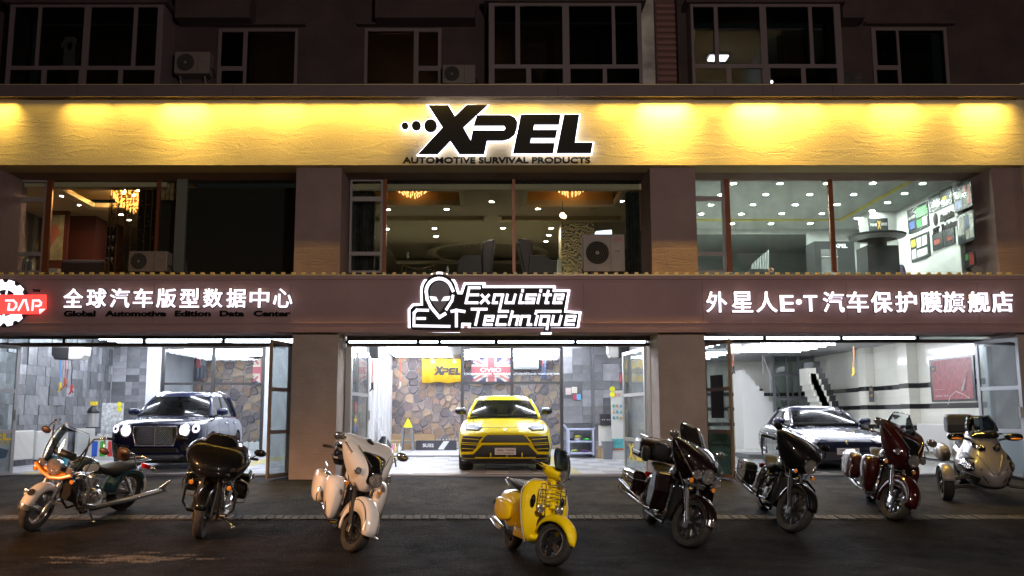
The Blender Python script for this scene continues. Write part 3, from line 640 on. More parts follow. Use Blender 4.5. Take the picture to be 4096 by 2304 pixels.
# ---- floors
def floor(name, x0, x1, y0, y1, ts, mats, base, ny, yellow=None, gap=.008):
    s = bx(name, base, None, x0, y0, FZ - .3, x1, y1 + 20, FZ - .025); s['kind'] = 'structure'
    nx = int((x1 - x0) / ts); pr = {}
    for k, m in enumerate(mats):
        mb = MB(); h = ts / 2 - gap / 2
        if ts < .7:
            nb = 8
            for q in range(nb): yy = -h + (q + .1) * 2 * h / nb; mb.box(-h, yy, -.024, h, yy + 2 * h / nb * .72, 0)
        else: mb.box(-h, -h, -.024, h, h, 0)
        o = mb.build('tile', m, None, smooth=0, world=(0, 0, 0)); pr[k] = o.data; bpy.data.objects.remove(o)
    for j in range(ny):
        for i in range(nx):
            k = (i + j) % 2 if len(mats) > 1 else 0
            if yellow and yellow(x0 + (i + .5) * ts, y0 + (j + .5) * ts): k = len(mats) - 1
            elif len(mats) > 2: k = 0 if (i // 1 + j // 2) % 2 else 1
            place('floor_tile', pr[k], s, (x0 + (i + .5) * ts, y0 + (j + .5) * ts, FZ), (0, 0, math.pi / 2 if (ts < .7 and (i + j) % 7 == 3) else 0))
    # farther rows, joined
    mb = MB(); yy = y0 + ny * ts; j = ny
    while yy < y1:
        for i in range(nx): mb.box(x0 + i * ts + gap / 2, yy + gap / 2, FZ - .024, x0 + (i + 1) * ts - gap / 2, yy + ts - gap / 2, FZ)
        yy += ts; j += 1
    if mb.f: mb.build('far_tiles', mats[0], s, smooth=0, kind='stuff')
    return s
M_ft1 = mat('floor_tile_grey', (.50, .51, .55), .35, objvar=.08, var=.15, vs=6); M_ft2 = mat('floor_tile_pale', (.72, .73, .76), .3, objvar=.06, var=.1, vs=6); M_fty = mat('floor_tile_yellow', (.62, .55, .20), .35)
M_fb = mat('floor_base', (.10, .10, .11), .6)
floor('tiled_floor', -3.55, 3.97, YD + .1, 33, .5, [M_ft2, M_ft1, M_fty], M_fb, 17, yellow=lambda x, y: abs(x + 2.75) < .3 or abs(x - 1.9) < .26)
floor('tiled_floor', -11.1, -4.0, YD + .1, 33, .5, [M_ft2, M_ft1, M_fty], M_fb, 17, yellow=lambda x, y: abs(x + 9.1) < .3 or abs(x + 5.7) < .26)
floor('stone_floor', 4.35, 12.3, YD + .1, 37, .8, [mat('polished_floor', (.60, .60, .54), .08, objvar=.05, var=.08, vs=2)], M_fb, 14)
mt = struct('rubber_mat', mat('drain_mat', (.13, .14, .15), .7, bump=.4, bs=90), 5.6, 19.6, FZ + .003, 8.8, 24.4, FZ + .012)
for a, b in [(-11.2, -3.95), (-3.0, 3.45), (4.4, 10.6)]:
    struct('threshold', mat('steel_threshold', (.30, .30, .31), .4, .7), a, YD - .13, FZ - .2, b, YD + .1, FZ - .012)
    struct('door_track', mat('track_dark', (.05, .05, .05), .6), a, YD - .02, FZ - .012, b, YD + .02, FZ - .006)
struct('floor_rail', M_blk, -3.5, 26.9, FZ + .001, -.75, 26.98, FZ + .03)
# ---- stone walls
def clip(poly, p, q):
    """keep the half plane nearer p than q"""
    mx, my = (p[0] + q[0]) / 2, (p[1] + q[1]) / 2; nx, ny = q[0] - p[0], q[1] - p[1]; out = []
    for i in range(len(poly)):
        a, b = poly[i], poly[(i + 1) % len(poly)]; da = (a[0] - mx) * nx + (a[1] - my) * ny; db = (b[0] - mx) * nx + (b[1] - my) * ny
        if da <= 0: out.append(a)
        if (da < 0 < db) or (db < 0 < da): t = da / (da - db); out.append((a[0] + (b[0] - a[0]) * t, a[1] + (b[1] - a[1]) * t))
    return out
M_st = [mat('stone_%d' % k, c, .75, var=.3, vs=6, bump=.6, bs=18, objvar=.18) for k, c in enumerate([(.24, .16, .125), (.20, .155, .15), (.29, .20, .14), (.15, .125, .13), (.24, .185, .165), (.33, .24, .17)])]
def stone_wall(label, x0, x1, y, z0, z1, n, seed):
    w = thing('stone_wall', label, 'wall', ((x0 + x1) / 2, y, z0)); rr = random.Random(seed)
    bx('mortar', mat('mortar', (.36, .37, .38), .9, bump=.5, bs=40), w, x0, y, z0, x1, y + .1, z1)
    W, H = x1 - x0, z1 - z0; pts = []
    while len(pts) < n:
        best = None
        for _ in range(7):
            c = (rr.uniform(0, W), rr.uniform(0, H)); d = min([(c[0] - p[0]) ** 2 * .8 + (c[1] - p[1]) ** 2 * 1.9 for p in pts] or [9])
            if rr.random() < .3: d *= .5
            if best is None or d > best[0]: best = (d, c)
        pts.append(best[1])
    for p in pts:
        poly = [(0, 0), (W, 0), (W, H), (0, H)]
        for q in sorted(pts, key=lambda q: (q[0] - p[0]) ** 2 + (q[1] - p[1]) ** 2)[1:16]: poly = clip(poly, p, q)
        if len(poly) < 3: continue
        cx = sum(a[0] for a in poly) / len(poly); cy = sum(a[1] for a in poly) / len(poly)
        def sh(k, j=0): return [(x0 + cx + (a[0] - cx) * k + rr.uniform(-j, j), z0 + cy + (a[1] - cy) * k + rr.uniform(-j, j)) for a in poly]
        # subdivide corners: cut them to round the stone
        a0 = sh(.93); m = len(a0); rnd = []
        for i in range(m):
            a, b, c = a0[i - 1], a0[i], a0[(i + 1) % m]; rnd.append((b[0] + (a[0] - b[0]) * .13, b[1] + (a[1] - b[1]) * .13)); rnd.append((b[0] + (c[0] - b[0]) * .13, b[1] + (c[1] - b[1]) * .13))
        d = rr.uniform(.03, .075); C = (x0 + cx, z0 + cy); tx, tz = rr.uniform(-.08, .08), rr.uniform(-.08, .08)
        r0 = [(u, y, v) for u, v in rnd]; r1 = [(C[0] + (u - C[0]) * .97, y - d * .75, C[1] + (v - C[1]) * .97) for u, v in rnd]
        r2 = [(C[0] + (u - C[0]) * .8, y - d + (u - C[0]) * tx + (v - C[1]) * tz, C[1] + (v - C[1]) * .8) for u, v in rnd]
        MB().rings([r0, r1, r2]).build('stone', M_st[rr.randrange(6)], w, smooth=0)
stone_wall('wall of brown and tan field stones at the back of the middle garage', -3.5, 4.0, 33.0, FZ, ZC, 290, 3)
stone_wall('wall of brown field stones seen behind the left garage glass partition', -10.6, -5.9, 33.0, FZ, ZC, 180, 5)
# ---- grey relief tile walls
def tmat(k, c, stud):
    m = mat('relief_tile_%d' % k, c, .38, objvar=.3, var=.35, vs=4.5, spec=.6)
    if stud:
        nt = m.node_tree; N = nt.nodes; L = nt.links; tc = N.new('ShaderNodeTexCoord'); v = N.new('ShaderNodeTexVoronoi'); v.inputs['Scale'].default_value = 38; v.inputs['Randomness'].default_value = 0; L.new(tc.outputs['Object'], v.inputs['Vector'])
        bp = N.new('ShaderNodeBump'); bp.inputs['Strength'].default_value = .9; bp.inputs['Distance'].default_value = .02; bp.invert = True; L.new(v.outputs['Distance'], bp.inputs['Height']); L.new(bp.outputs[0], N['Principled BSDF'].inputs['Normal'])
    return m
M_rt = [tmat(0, (.14, .145, .16), 0), tmat(1, (.20, .205, .225), 1), tmat(2, (.155, .16, .18), 1), tmat(3, (.26, .265, .29), 0), tmat(4, (.10, .105, .115), 0)]
def relief_wall(label, o, ux, L_, H, n_cell, seed, name='tiled_wall'):
    """o corner, ux unit vector along the wall, normal = ux x up (towards the room)"""
    ux = Vector(ux); nrm = ux.cross(Vector((0, 0, 1))); o = Vector(o); w = thing(name, label, 'wall', tuple(o)); rr = random.Random(seed)
    T = Matrix(((ux.x, nrm.x, 0, o.x), (ux.y, nrm.y, 0, o.y), (0, 0, 1, o.z), (0, 0, 0, 1)))
    mb = MB(); mb.T = T; mb.box(0, -.06, 0, L_, .0, H).build('backing', mat('grout', (.08, .08, .09), .8), w, smooth=0)
    cs = n_cell; nx, nz = int(round(L_ / cs)), int(round(H / cs)); cx, cz = L_ / nx, H / nz; used = set()
    for j in range(nz):
        for i in range(nx):
            if (i, j) in used: continue
            sw, sh = rr.choice([(1, 1), (1, 1), (2, 1), (2, 1), (1, 2), (2, 2)])
            if i + sw > nx: sw = 1
            if j + sh > nz: sh = 1
            if any((i + a, j + b) in used for a in range(sw) for b in range(sh)): sw = sh = 1
            for a in range(sw):
                for b in range(sh): used.add((i + a, j + b))
            d = rr.choice([.006, .012, .02, .03]); mb = MB(); mb.T = T
            mb.box(i * cx + .003, 0, j * cz + .003, (i + sw) * cx - .003, d, (j + sh) * cz - .003).build('tile', rr.choice(M_rt), w, smooth=0)
    return w
relief_wall('grey metallic relief tile wall along the left side of the left garage', (-11.08, 19.15, FZ), (0, 1, 0), 7.8, ZC - FZ, .235, 11)
relief_wall('narrow grey relief tile wall facing out beside the left garage partition', (-11.06, 27.0, FZ), (1, 0, 0), 1.0, ZC - FZ, .2, 12)
relief_wall('grey relief tile wall facing out right of the middle garage partition', (2.2, 26.6, FZ), (1, 0, 0), .82, ZC - FZ, .24, 13)
relief_wall('grey relief tile wall behind the poster stand in the middle garage', (3.02, 25.9, FZ), (1, 0, 0), .95, ZC - FZ, .24, 14)
relief_wall('grey relief tile wall on the left side of the middle garage', (-3.53, 19.3, FZ), (0, 1, 0), 7.2, ZC - FZ, .4, 15)
struct('wall_panel', M_wall, -10.04, 26.95, FZ, -9.62, 27.1, ZC)
struct('wall_panel', mat('pale_strip', (.55, .57, .6), .3), -6.55, 26.95, FZ, -4.02, 27.1, ZC)
struct('wall_corner', M_rt[4], 3.0, 25.93, FZ, 3.02, 26.62, ZC)
struct('wall_panel', mat('pale_strip', (.55, .57, .6), .3), -3.53, 26.6, FZ, -3.42, 32.9, ZC)
for i in range(5): struct('white_pilaster', M_wall, -3.42, 27.2 + i * 1.15, FZ, -3.36, 27.75 + i * 1.15, ZC - .6)
# ---- glass partitions in black steel
def partition(label, x0, x1, y, ztop, xm, zt):
    t = thing('glass_partition', label, 'partition', ((x0 + x1) / 2, y, FZ)); w = .045
    for x in [x0] + xm + [x1]: bx('post', M_blk, t, x - w, y, FZ, x + w, y + .08, ztop)
    xs = [x0] + xm + [x1]
    for z in (zt, ztop - .05):
        for a, b in zip(xs, xs[1:]): bx('rail', M_blk, t, a + w, y + .004, z - .035, b - w, y + .076, z + .035)
    gl = glass('partition_glass', (.93, .97, .98), 1.0)
    for a, b in zip(xs, xs[1:]):
        for c, d in ((FZ + .02, zt - .035), (zt + .035, ztop - .085)): bx('pane', gl, t, a + w, y + .035, c, b - w, y + .045, d)
    return t
partition('black framed glass partition behind the blue car', -9.58, -6.62, 27.0, 3.80, [-8.1], Z(1535, 27))
partition('black framed glass partition behind the yellow car', X(1849, 1600, 27), X(2246, 1600, 27), 27.0, 3.80, [X(2048, 1600, 27)], Z(1531, 27))
# ---- light racks
def rack(label, x0, x1, y0, y1, dy, z=ZC - .09):
    t = thing('ceiling_light', label, 'ceiling light', ((x0 + x1) / 2, (y0 + y1) / 2, z), group='rows of white fluorescent tubes'); y = y0
    pr = MB().box(-(x1 - x0) / 2, -.03, -.022, (x1 - x0) / 2, .03, .022).build('tube', M_tube, None, smooth=0, world=(0, 0, 0)); d = pr.data; bpy.data.objects.remove(pr)
    while y < y1: place('tube', d, t, ((x0 + x1) / 2, y, z)); y += dy
    for x in (x0 + .2, x1 - .2): bx('mounting_rail', M_alu, t, x - .015, y0 - .1, z + .024, x + .015, y1 + .1, ZC - .002)
rack('ladder of white tubes over the back left of the middle garage', -3.25, -1.25, 27.4, 32.4, .62)
rack('ladder of white tubes behind the glass in the middle garage', -.55, 2.3, 27.5, 32.4, .8)
rack('left ladder of white tubes above the yellow car', -3.0, -.3, 19.9, 26.6, .62)
rack('right ladder of white tubes above the yellow car', .9, 2.6, 19.9, 26.6, .62)
rack('left ladder of white tubes above the blue car', -10.6, -8.6, 19.9, 26.4, .62)
rack('right ladder of white tubes above the blue car', -7.3, -4.6, 19.9, 26.4, .62)
rack('ladder of white tubes behind the left garage glass', -9.4, -6.7, 27.6, 32.4, .8)
rack('left ladder of white tubes above the dark blue car', 4.8, 6.8, 20.0, 29, .75)
rack('right ladder of white tubes above the dark blue car', 8.0, 10.2, 20.0, 30, .75)
rack('ladder of white tubes over the stairs in the right garage', 5.5, 8.2, 30.4, 36, 1.1)
# ---- door frames, transoms and lit strips above the doors
def header(u0, u1, vt0, vt1, vb, xs, lab, tubes):
    x0, x1 = X(u0, 1500, YD), X(u1, 1500, YD); z0, z1 = Z(vt1, YD), Z(vt0, YD); zb = Z(vb, YD)
    bx('door_header', mat('header_dark', (.20, .195, .19), .6), B, x0, YD - .02, zb, x1, YD + .09, z0)
    bx('door_header', mat('header_dark', (.20, .195, .19), .6), B, x0, YD - .03, z1, x1, YD + .1, zb0 + .03)
    xs = [x0] + [X(u, 1370, YD) for u in xs] + [x1]
    for a, b in zip(xs, xs[1:]):
        bx('transom_post', M_blk, B, a - .03, YD + .0, z0, a + .03, YD + .07, z1)
        bx('transom_pane', M_glass, B, a + .03, YD + .03, z0, b - .03, YD + .036, z1)
    for i, (a, b) in enumerate(tubes):
        t = thing('strip_light', lab[i % len(lab)], 'strip light', (X((a + b) / 2, 1370, YD + .5), YD + .5, z0), group='strip lights shining through the transoms')
        xa, xb = X(a, 1370, YD + .5), X(b, 1370, YD + .5); zm = Z((vt0 + vt1) / 2, YD + .5)
        bx('tube', M_tubef, t, xa, YD + .47, zm - .035, xb, YD + .53, zm + .035); bx('housing', M_alu, t, xa, YD + .46, zm + .037, xb, YD + .54, zm + .06)
header(-90, 1167, 1355, 1371, 1387, [255, 575, 893], ['white strip light behind the left end of the left transom', 'short white strip light behind the left transom', 'long white strip light behind the right of the left transom'], [(520, 572), (584, 880), (903, 1165)])
header(1385, 2600, 1362, 1372, 1386, [1672, 1758, 1984, 2302], ['leftmost strip light over the middle doorway', 'second strip light over the middle doorway', 'third strip light over the middle doorway', 'fourth strip light over the middle doorway'], [(1390, 1670), (1678, 1980), (1992, 2295), (2308, 2580)])
header(2800, 3975, 1341, 1358, 1371, [3060, 3368, 3672], ['leftmost strip light over the right doorway', 'middle strip light over the right doorway', 'rightmost strip light over the right doorway'], [(2802, 3052), (3068, 3360), (3375, 3660)])
for u, d in [(1392, 1), (2602, -1), (2798, 1), (3968, -1), (1160, -1)]:
    x = X(u, 1600, YD); bx('door_jamb', M_alu, B, x - .06, YD - .03, FZ - .03, x + .06, YD + .08, Z(1387, YD))
# ---- door leaves
def leaf(label, p0, p1, ztop, rails, m=M_alu, back=None, poster=None, w=.075, gl=None):
    """vertical leaf from p0 to p1 (x, y); rails = fractions of the height"""
    p0 = Vector((*p0, FZ - .02)); p1 = Vector((*p1, FZ - .02)); d = p1 - p0; Lh = d.length; ang = math.atan2(d.y, d.x); Hh = ztop - p0.z
    T = Matrix.Translation(p0) @ Matrix.Rotation(ang, 4, 'Z')
    t = thing('door_leaf', label, 'door', tuple(p0)); 
    def pb(n, mm, *b, **k): q = MB(); q.T = T; return q.box(*b).build(n, mm, t, smooth=0, **k)
    pb('stile', m, 0, -.02, 0, w, .02, Hh); pb('stile', m, Lh - w, -.02, 0, Lh, .02, Hh)
    zs = [0] + [r * Hh for r in rails] + [Hh]
    for i, z in enumerate(zs):
        a = z if i == 0 else (z - w if i == len(zs) - 1 else z - w / 2); pb('rail', m, w, -.018, a, Lh - w, .018, a + w)
    for i in range(len(zs) - 1):
        lo = zs[i] + (w if i == 0 else w / 2); hi = zs[i + 1] - (w if i == len(zs) - 2 else w / 2)
        if i == 0 and back: pb('panel', back, w, -.006, lo, Lh - w, .006, hi)
        else: pb('pane', gl or M_gdusty, w, -.004, lo, Lh - w, .004, hi)
    pb('handle', M_alu, Lh - w * .8, -.06, Hh * .42, Lh - w * .4, -.03, Hh * .50)
    return t, T, Hh, Lh, w
zt = Z(1387, YD)
M_print = mat('poster_blue', (.30, .36, .42), .3, var=.5, vs=3)
t, T, Hh, Lh, w = leaf('white framed glass door leaf opened outward at the far left with a printed lower panel', (-10.35, 17.9), (-9.72, 19.0), zt + .02, [.335, .645], back=M_print)
def on_leaf(T, name, m, parent, *b):
    q = MB(); q.T = T; return q.box(*b).build(name, m, parent, smooth=0)
M_yp = mat('yellow_print', (.75, .55, .03), .5); M_bp = mat('black_print', (.02, .02, .03), .4)
q = MB(); q.T = T; q.prism([(.15, .2), (.5, .25), (1.1, .35), (1.15, .5), (.8, .6), (.5, .75), (.15, .78)], lambda a, b: (a, -.0085, b), lambda a, b: (a, -.0065, b)).build('car_print', mat('navy_print', (.04, .08, .14), .4), t)
q = MB(); q.T = T; q.lathe([(.10, 0), (.06, -.002), (.05, 0)], (.85, -.010, .33), (0, 1, 0), 16).build('wheel_print', M_bp, t)
ang = math.atan2(1.1, .63)
pp = T @ Vector((.72, -.012, .80)); text('lettering', 'XPEL', .3, M_yp, t, pp, rotz=ang, fit=.95, fith=.2, bold=.01, ext=.002)
pp = T @ Vector((.72, -.012, .655)); text('lettering', 'SURVIVAL PRODUCTS', .1, M_yp, t, pp, rotz=ang, fit=.85, ext=.002)
M_brn = mat('brown_frame', (.20, .15, .13), .5)
t, T, Hh, Lh, w = leaf('brown framed glass door leaf folded outward beside the left pillar', (-4.22, 17.75), (-3.98, 18.95), zt + .05, [.33, .64], m=M_brn)
t, T, Hh, Lh, w = leaf('left glass door leaf of the middle bay folded inward with stickers', (-2.84, 19.05), (-2.72, 20.9), zt, [.26, .63], gl=M_gdusty)
a2 = math.atan2(1.85, .12)
for zz, s_, tx, mm in [(1.35, .26, '♥', mat('red_print', (.5, .03, .03), .5)), (1.1, .4, '★', M_yp), (.95, .3, '●', mat('blue_print', (.05, .1, .5), .5))]:
    pp = T @ Vector((.5, -.012, zz)); text('sticker', tx, s_, mm, t, pp, rotz=a2, ext=.001)
pp = T @ Vector((.9, -.012, .42)); text('lettering', 'XPEL', .4, M_yp, t, pp, rotz=a2, fit=1.1, fith=.34, bold=.01, ext=.001)
t, T, Hh, Lh, w = leaf('right glass door leaf of the middle bay folded inward', (3.28, 19.05), (3.1, 20.9), zt, [.26, .63])
a2 = math.atan2(1.85, -.18); pp = T @ Vector((.9, .012, .42)); text('lettering', 'XPEL', .4, M_yp, t, pp, rotz=a2 + math.pi, fit=1.1, fith=.34, bold=.01, ext=.001)
t, T, Hh, Lh, w = leaf('brown framed glass door leaf folded outward at the left of the right bay', (4.47, 18.9), (4.72, 17.75), Z(1371, YD) - .02, [.33, .64], m=M_brn, back=glass('green_glass', (.25, .32, .28), 1.0))
a2 = math.atan2(-1.15, .25); pp = T @ Vector((.55, .012, .72)); text('lettering', 'XPEL', .3, M_yp, t, pp, rotz=a2 + math.pi, fit=.8, fith=.25, bold=.01, ext=.001)
q = MB(); q.T = T; q.box(.3, -.012, 1.15, .85, -.008, 2.0).build('poster', M_bp, t, smooth=0)
t, T, Hh, Lh, w = leaf('wide white framed glass door leaf opened outward at the right end of the right bay', (10.13, 18.95), (10.42, 17.88), Z(1371, YD) + .02, [.33, .64], back=mat('teal_panel', (.30, .38, .42), .4))
# ---- 2F windows
def win2(casement, post, panes, vtop, vbot, posts2, gl):
    a = R_(casement[0], casement[1], vtop, vbot, YD); h = a[3] - a[2]; fw = .045
    ps = [(a[0] + fw, a[1] - fw, a[3] - h * .19, a[3] - fw), (a[0] + fw, a[1] - fw, a[2] + h * .22, a[3] - h * .24), (a[0] + fw, a[1] - fw, a[2] + fw, a[2] + h * .18)]
    window(B, YD, ps, gl=gl, outer=a)
    for u0, u1 in posts2:
        r = R_(u0, u1, vtop, vbot, YD); bx('mullion', M_copper if post else M_alu, B, r[0], YD - .03, r[2], r[1], YD + .05, r[3])
    for u0, u1 in panes:
        r = R_(u0, u1, vtop, vbot, YD); bx('pane', gl, B, r[0], YD + .012, r[2], r[1], YD + .02, r[3])
win2((50, 178), 1, [(204, 622), (636, 700), (745, 1178)], 720, 1090, [(180, 202), (623, 635)], M_glass)
r = R_(702, 743, 718, 1090, YD); bx('mullion', mat('teal_post', (.10, .11, .10), .5), B, r[0], YD - .04, r[2], r[1], YD + .06, r[3])
win2((1398, 1529), 1, [(1547, 2048), (2062, 2562)], 716, 1090, [(1531, 1546), (2049, 2061)], M_glass)
win2((2778, 2900), 1, [(2924, 3318), (3338, 3888)], 714, 1090, [(2902, 2922), (3319, 3337)], M_gdusty)
r = R_(3889, 3900, 706, 1090, YD); bx('mullion', M_alu, B, r[0], YD - .03, r[2], r[1], YD + .05, r[3])
for a, b in [(-10.6, -3.98), (-2.97, 3.38), (4.2, 10.2)]:
    bx('window_head', M_pl, B, a, YD + .001, Z(712, YD), b, YD + .1, zp0 + .003)
# floor slab between storeys
Z2 = zb1 - .02
struct('upper_floor', mat('slab', (.3, .28, .26), .8), -14, YD + .06, ZC + .26, 14, 34, Z2 - .05)
# ---- right showroom (bright)
ZR = 6.74; xr = 10.06; yb = 24.2
M_rw = mat('showroom_white', (.55, .57, .57), .6)
struct('showroom_floor', mat('pale_floor', (.72, .72, .66), .4), 4.3, YD + .12, Z2 - .049, 11, 27, Z2 - .01)
struct('showroom_ceiling', M_rw, 4.2, YD + .11, ZR, 11, 33, ZR + .1)
struct('showroom_wall', M_rw, xr, YD + .11, Z2, xr + .1, 30, ZR)
struct('showroom_wall', M_rw, X(3226, 900, yb), yb, Z2, xr, yb + .1, ZR)
struct('showroom_wall', M_rw, 4.22, YD + .11, Z2, 4.3, 33, ZR)
struct('showroom_beam', M_rw, 4.3, yb, Z(935, yb), X(3226, 900, yb) - .003, yb + .1, ZR)
struct('showroom_wall', mat('showroom_grey', (.10, .12, .12), .6, var=.2, vs=1), 4.3, 27.5, Z2, 9.8, 27.6, ZR)
struct('lower_ceiling', mat('showroom_grey2', (.15, .17, .17), .6), 4.3, yb + .11, Z(1000, 27), 9.8, 27.5, Z(1000, 27) + .05)
p0 = P(3560, 836, 21.9)
struct('wall_column', M_rw, p0.x - .45, 22.0, Z2, xr - .002, 22.7, ZR - .001)
M_dl = emat('downlight_white', (.97, 1.0, .88), 1100)
def downlight(u, v, zc, label, group, m=M_dl, r=.06):
    a = (u - PX) / FL; b = -(v - PY) / FL; t = (zc - CH) / (ST + b * CT); c = Vector((a * t, (CT - b * ST) * t, zc))
    o = thing('downlight', label, 'downlight', tuple(c), group=group)
    MB().cyl((c.x, c.y, zc - .012), (c.x, c.y, zc - .003), r, 16).build('lens', m, o); MB().lathe([(r, 0), (r * 1.3, 0), (r * 1.3, -.014), (r, -.016)], (c.x, c.y, zc - .001), (0, 0, 1), 16).build('trim_ring', M_frame, o)
    return c
def ordn(row, u):
    k = sorted(q[0] for q in row).index(u); return ['leftmost', 'second from left', 'third from left', 'fourth from left', 'fifth from left', 'sixth from left'][k]
RD = [(2934, 732), (3120, 732), (3306, 732), (3491, 731), (3690, 732), (3063, 776), (3239, 776), (3415, 776), (3618, 772), (3012, 817), (3181, 817), (3348, 816), (3550, 808), (2965, 854), (3127, 853), (3287, 852), (3488, 841), (2928, 893), (3083, 893), (3241, 892), (3428, 871), (2884, 777), (2843, 818), (2804, 854)]
for i, (u, v) in enumerate(RD):
    rw = [732, 776, 817, 854, 893]; ro = min(range(5), key=lambda q: abs(rw[q] - v)); downlight(u, v, ZR, 'bright right showroom downlight, %s row from the window, %s' % (['first', 'second', 'third', 'fourth', 'last'][ro], ordn([q for q in RD if abs(rw[ro] - q[1]) < 20], u)), 'downlights in the bright right showroom ceiling')
# yellow groove in the ceiling
M_yg = mat('yellow_trim', (.62, .52, .06), .5)
def onceil(u, v, zc): a = (u - PX) / FL; b = -(v - PY) / FL; t = (zc - CH) / (ST + b * CT); return Vector((a * t, (CT - b * ST) * t, zc))
a, b_, c = onceil(2790, 879, ZR), onceil(3362, 879, ZR), onceil(3672, 716, ZR)
struct('ceiling_trim', M_yg, 4.3, a.y - .06, ZR - .02, b_.x + .06, a.y + .06, ZR - .001)
struct('ceiling_trim', M_yg, b_.x - .06, YD + .12, ZR - .019, b_.x + .06, a.y - .061, ZR - .001)
# posters on the right wall: (u0,u1, v at left top, v at left bottom ... ) built on plane X = xr
def wall_poster(label, u0, u1, vm0, vm1, colr, extra=None, cat='poster', Xw=None):
    Xw = Xw or xr; pa = PXc(u0, vm0, Xw - .03); pb = PXc(u1, vm0, Xw - .03); pc = PXc(u0, vm1, Xw - .03)
    y0, y1 = pa.y, pb.y; zt_, zb_ = pa.z, pc.z
    t = thing('wall_poster', label, cat, (Xw - .02, (y0 + y1) / 2, zb_)); x = Xw - .03
    bx('board', mat('poster_board', (.03, .035, .04), .25), t, x, min(y0, y1), zb_, Xw - .004, max(y0, y1), zt_)
    rr = random.Random(int(u0)); k = 0
    W_, H_ = abs(y1 - y0), zt_ - zb_
    for (a0, a1, b0, b1, cc) in extra or []:
        yy0 = max(y0, y1) - a0 * W_; yy1 = max(y0, y1) - a1 * W_
        bx('print', mat('print_%d_%d_%d' % tuple(int(q * 100) for q in cc), cc, .4, var=.5, vs=9), t, x - .003, yy1, zb_ + b0 * H_, x - .001, yy0, zb_ + b1 * H_)
    return t
GR, WH, RD, YL, BL = (.05, .30, .08), (.6, .62, .6), (.45, .04, .03), (.6, .5, .05), (.06, .10, .3)
t = wall_poster('dark poster with green car pictures and white lettering on the showroom wall', 3628, 3710, 842, 940, None, [(.08, .35, .15, .45, BL), (.45, .68, .1, .42, GR), (.72, .95, .1, .42, WH), (.45, .95, .5, .88, GR)])
pp = PXc(3645, 850, xr - .04); text('lettering', 'LA VITA', .1, M_white if 0 else mat('print_white', (.7, .7, .7), .5), t, (xr - .035, pp.y, pp.z - .12), rotz=-math.pi / 2, fit=.34, ext=.001)
wall_poster('dark poster showing a white light above the sign lettering on the showroom wall', 3713, 3757, 792, 858, None, [(.3, .7, .3, .5, WH)])
wall_poster('dark poster with a small yellow figure on the showroom wall', 3760, 3806, 765, 836, None, [(.15, .5, .4, .6, YL), (.6, .8, .2, .3, WH)])
wall_poster('tall poster with white headline and red squares at the right end of the showroom wall', 3811, 3884, 750, 856, None, [(.1, .45, .5, .75, WH), (.1, .45, .1, .4, BL), (.55, .72, .6, .85, RD), (.78, .95, .1, .85, RD)])
wall_poster('poster of small photographs low on the showroom wall beside the column', 3640, 3715, 955, 1052, None, [(.05, .3, .6, .9, YL), (.35, .6, .5, .9, WH), (.65, .9, .5, .9, WH), (.05, .3, .1, .5, WH), (.35, .9, .1, .4, WH)])
wall_poster('dark poster with a red glow left of a matching one under the wall logo', 3727, 3768, 940, 1005, None, [(.2, .8, .3, .6, (.25, .03, .02))])
wall_poster('second dark poster with red glow under the wall logo', 3773, 3815, 925, 990, None, [(.3, .8, .3, .55, (.22, .03, .02))])
wall_poster('poster with white text sheets at the far right of the showroom wall', 3825, 3893, 865, 985, None, [(.08, .4, .3, .9, WH), (.5, .7, .5, .85, BL), (.5, .7, .1, .4, WH), (.75, .95, .1, .9, WH)])
wall_poster('small low poster strip with red marks at the right end of the showroom wall', 3855, 3898, 1015, 1075, None, [(.1, .4, .5, .9, GR), (.5, .9, .1, .9, RD)])
t = thing('wall_sign', 'black lettered alien logo fixed on the white showroom wall among posters', 'sign', PXc(3775, 905, xr - .03))
pp = PXc(3789, 885, xr - .02)
text('lettering', 'Exquisite', .2, M_face, t, (xr - .02, pp.y, pp.z + .1), rotz=-math.pi / 2, fit=.62, fith=.2, bold=.01, shear=.3, ext=.01)
text('lettering', 'Technique', .2, M_face, t, (xr - .02, pp.y - .05, pp.z - .12), rotz=-math.pi / 2, fit=.66, fith=.2, bold=.01, shear=.3, ext=.01)
q = PXc(3743, 895, xr - .02); MB().ball((xr - .02, q.y, q.z + .1), (.012, .11, .15)).build('head_mark', M_face, t); text('lettering', 'ET', .2, M_face, t, (xr - .02, q.y, q.z - .16), rotz=-math.pi / 2, fit=.3, bold=.01, ext=.01)
t = thing('wall_sign', 'slanted black sign with white and orange lettering on the showroom back wall', 'sign', P(3519, 935, 21.95)); c = P(3519, 900, 21.95)
bx('board', mat('poster_board', (.03, .035, .04), .25), t, c.x - .26, 21.94, c.z - .17, c.x + .2, 21.99, c.z + .17)
text('lettering', 'PRIME', .1, mat('print_white', (.7, .7, .7), .5), t, (c.x - .155, 21.935, c.z), fit=.17, ext=.001); text('lettering', 'X', .3, mat('print_orange', (.7, .4, .05), .5), t, (c.x - .02, 21.933, c.z), fit=.08, fith=.2, bold=.004, ext=.001); text('lettering', 'SERIES', .1, mat('print_white', (.7, .7, .7), .5), t, (c.x + .1, 21.935, c.z + .02), fit=.16, ext=.001)
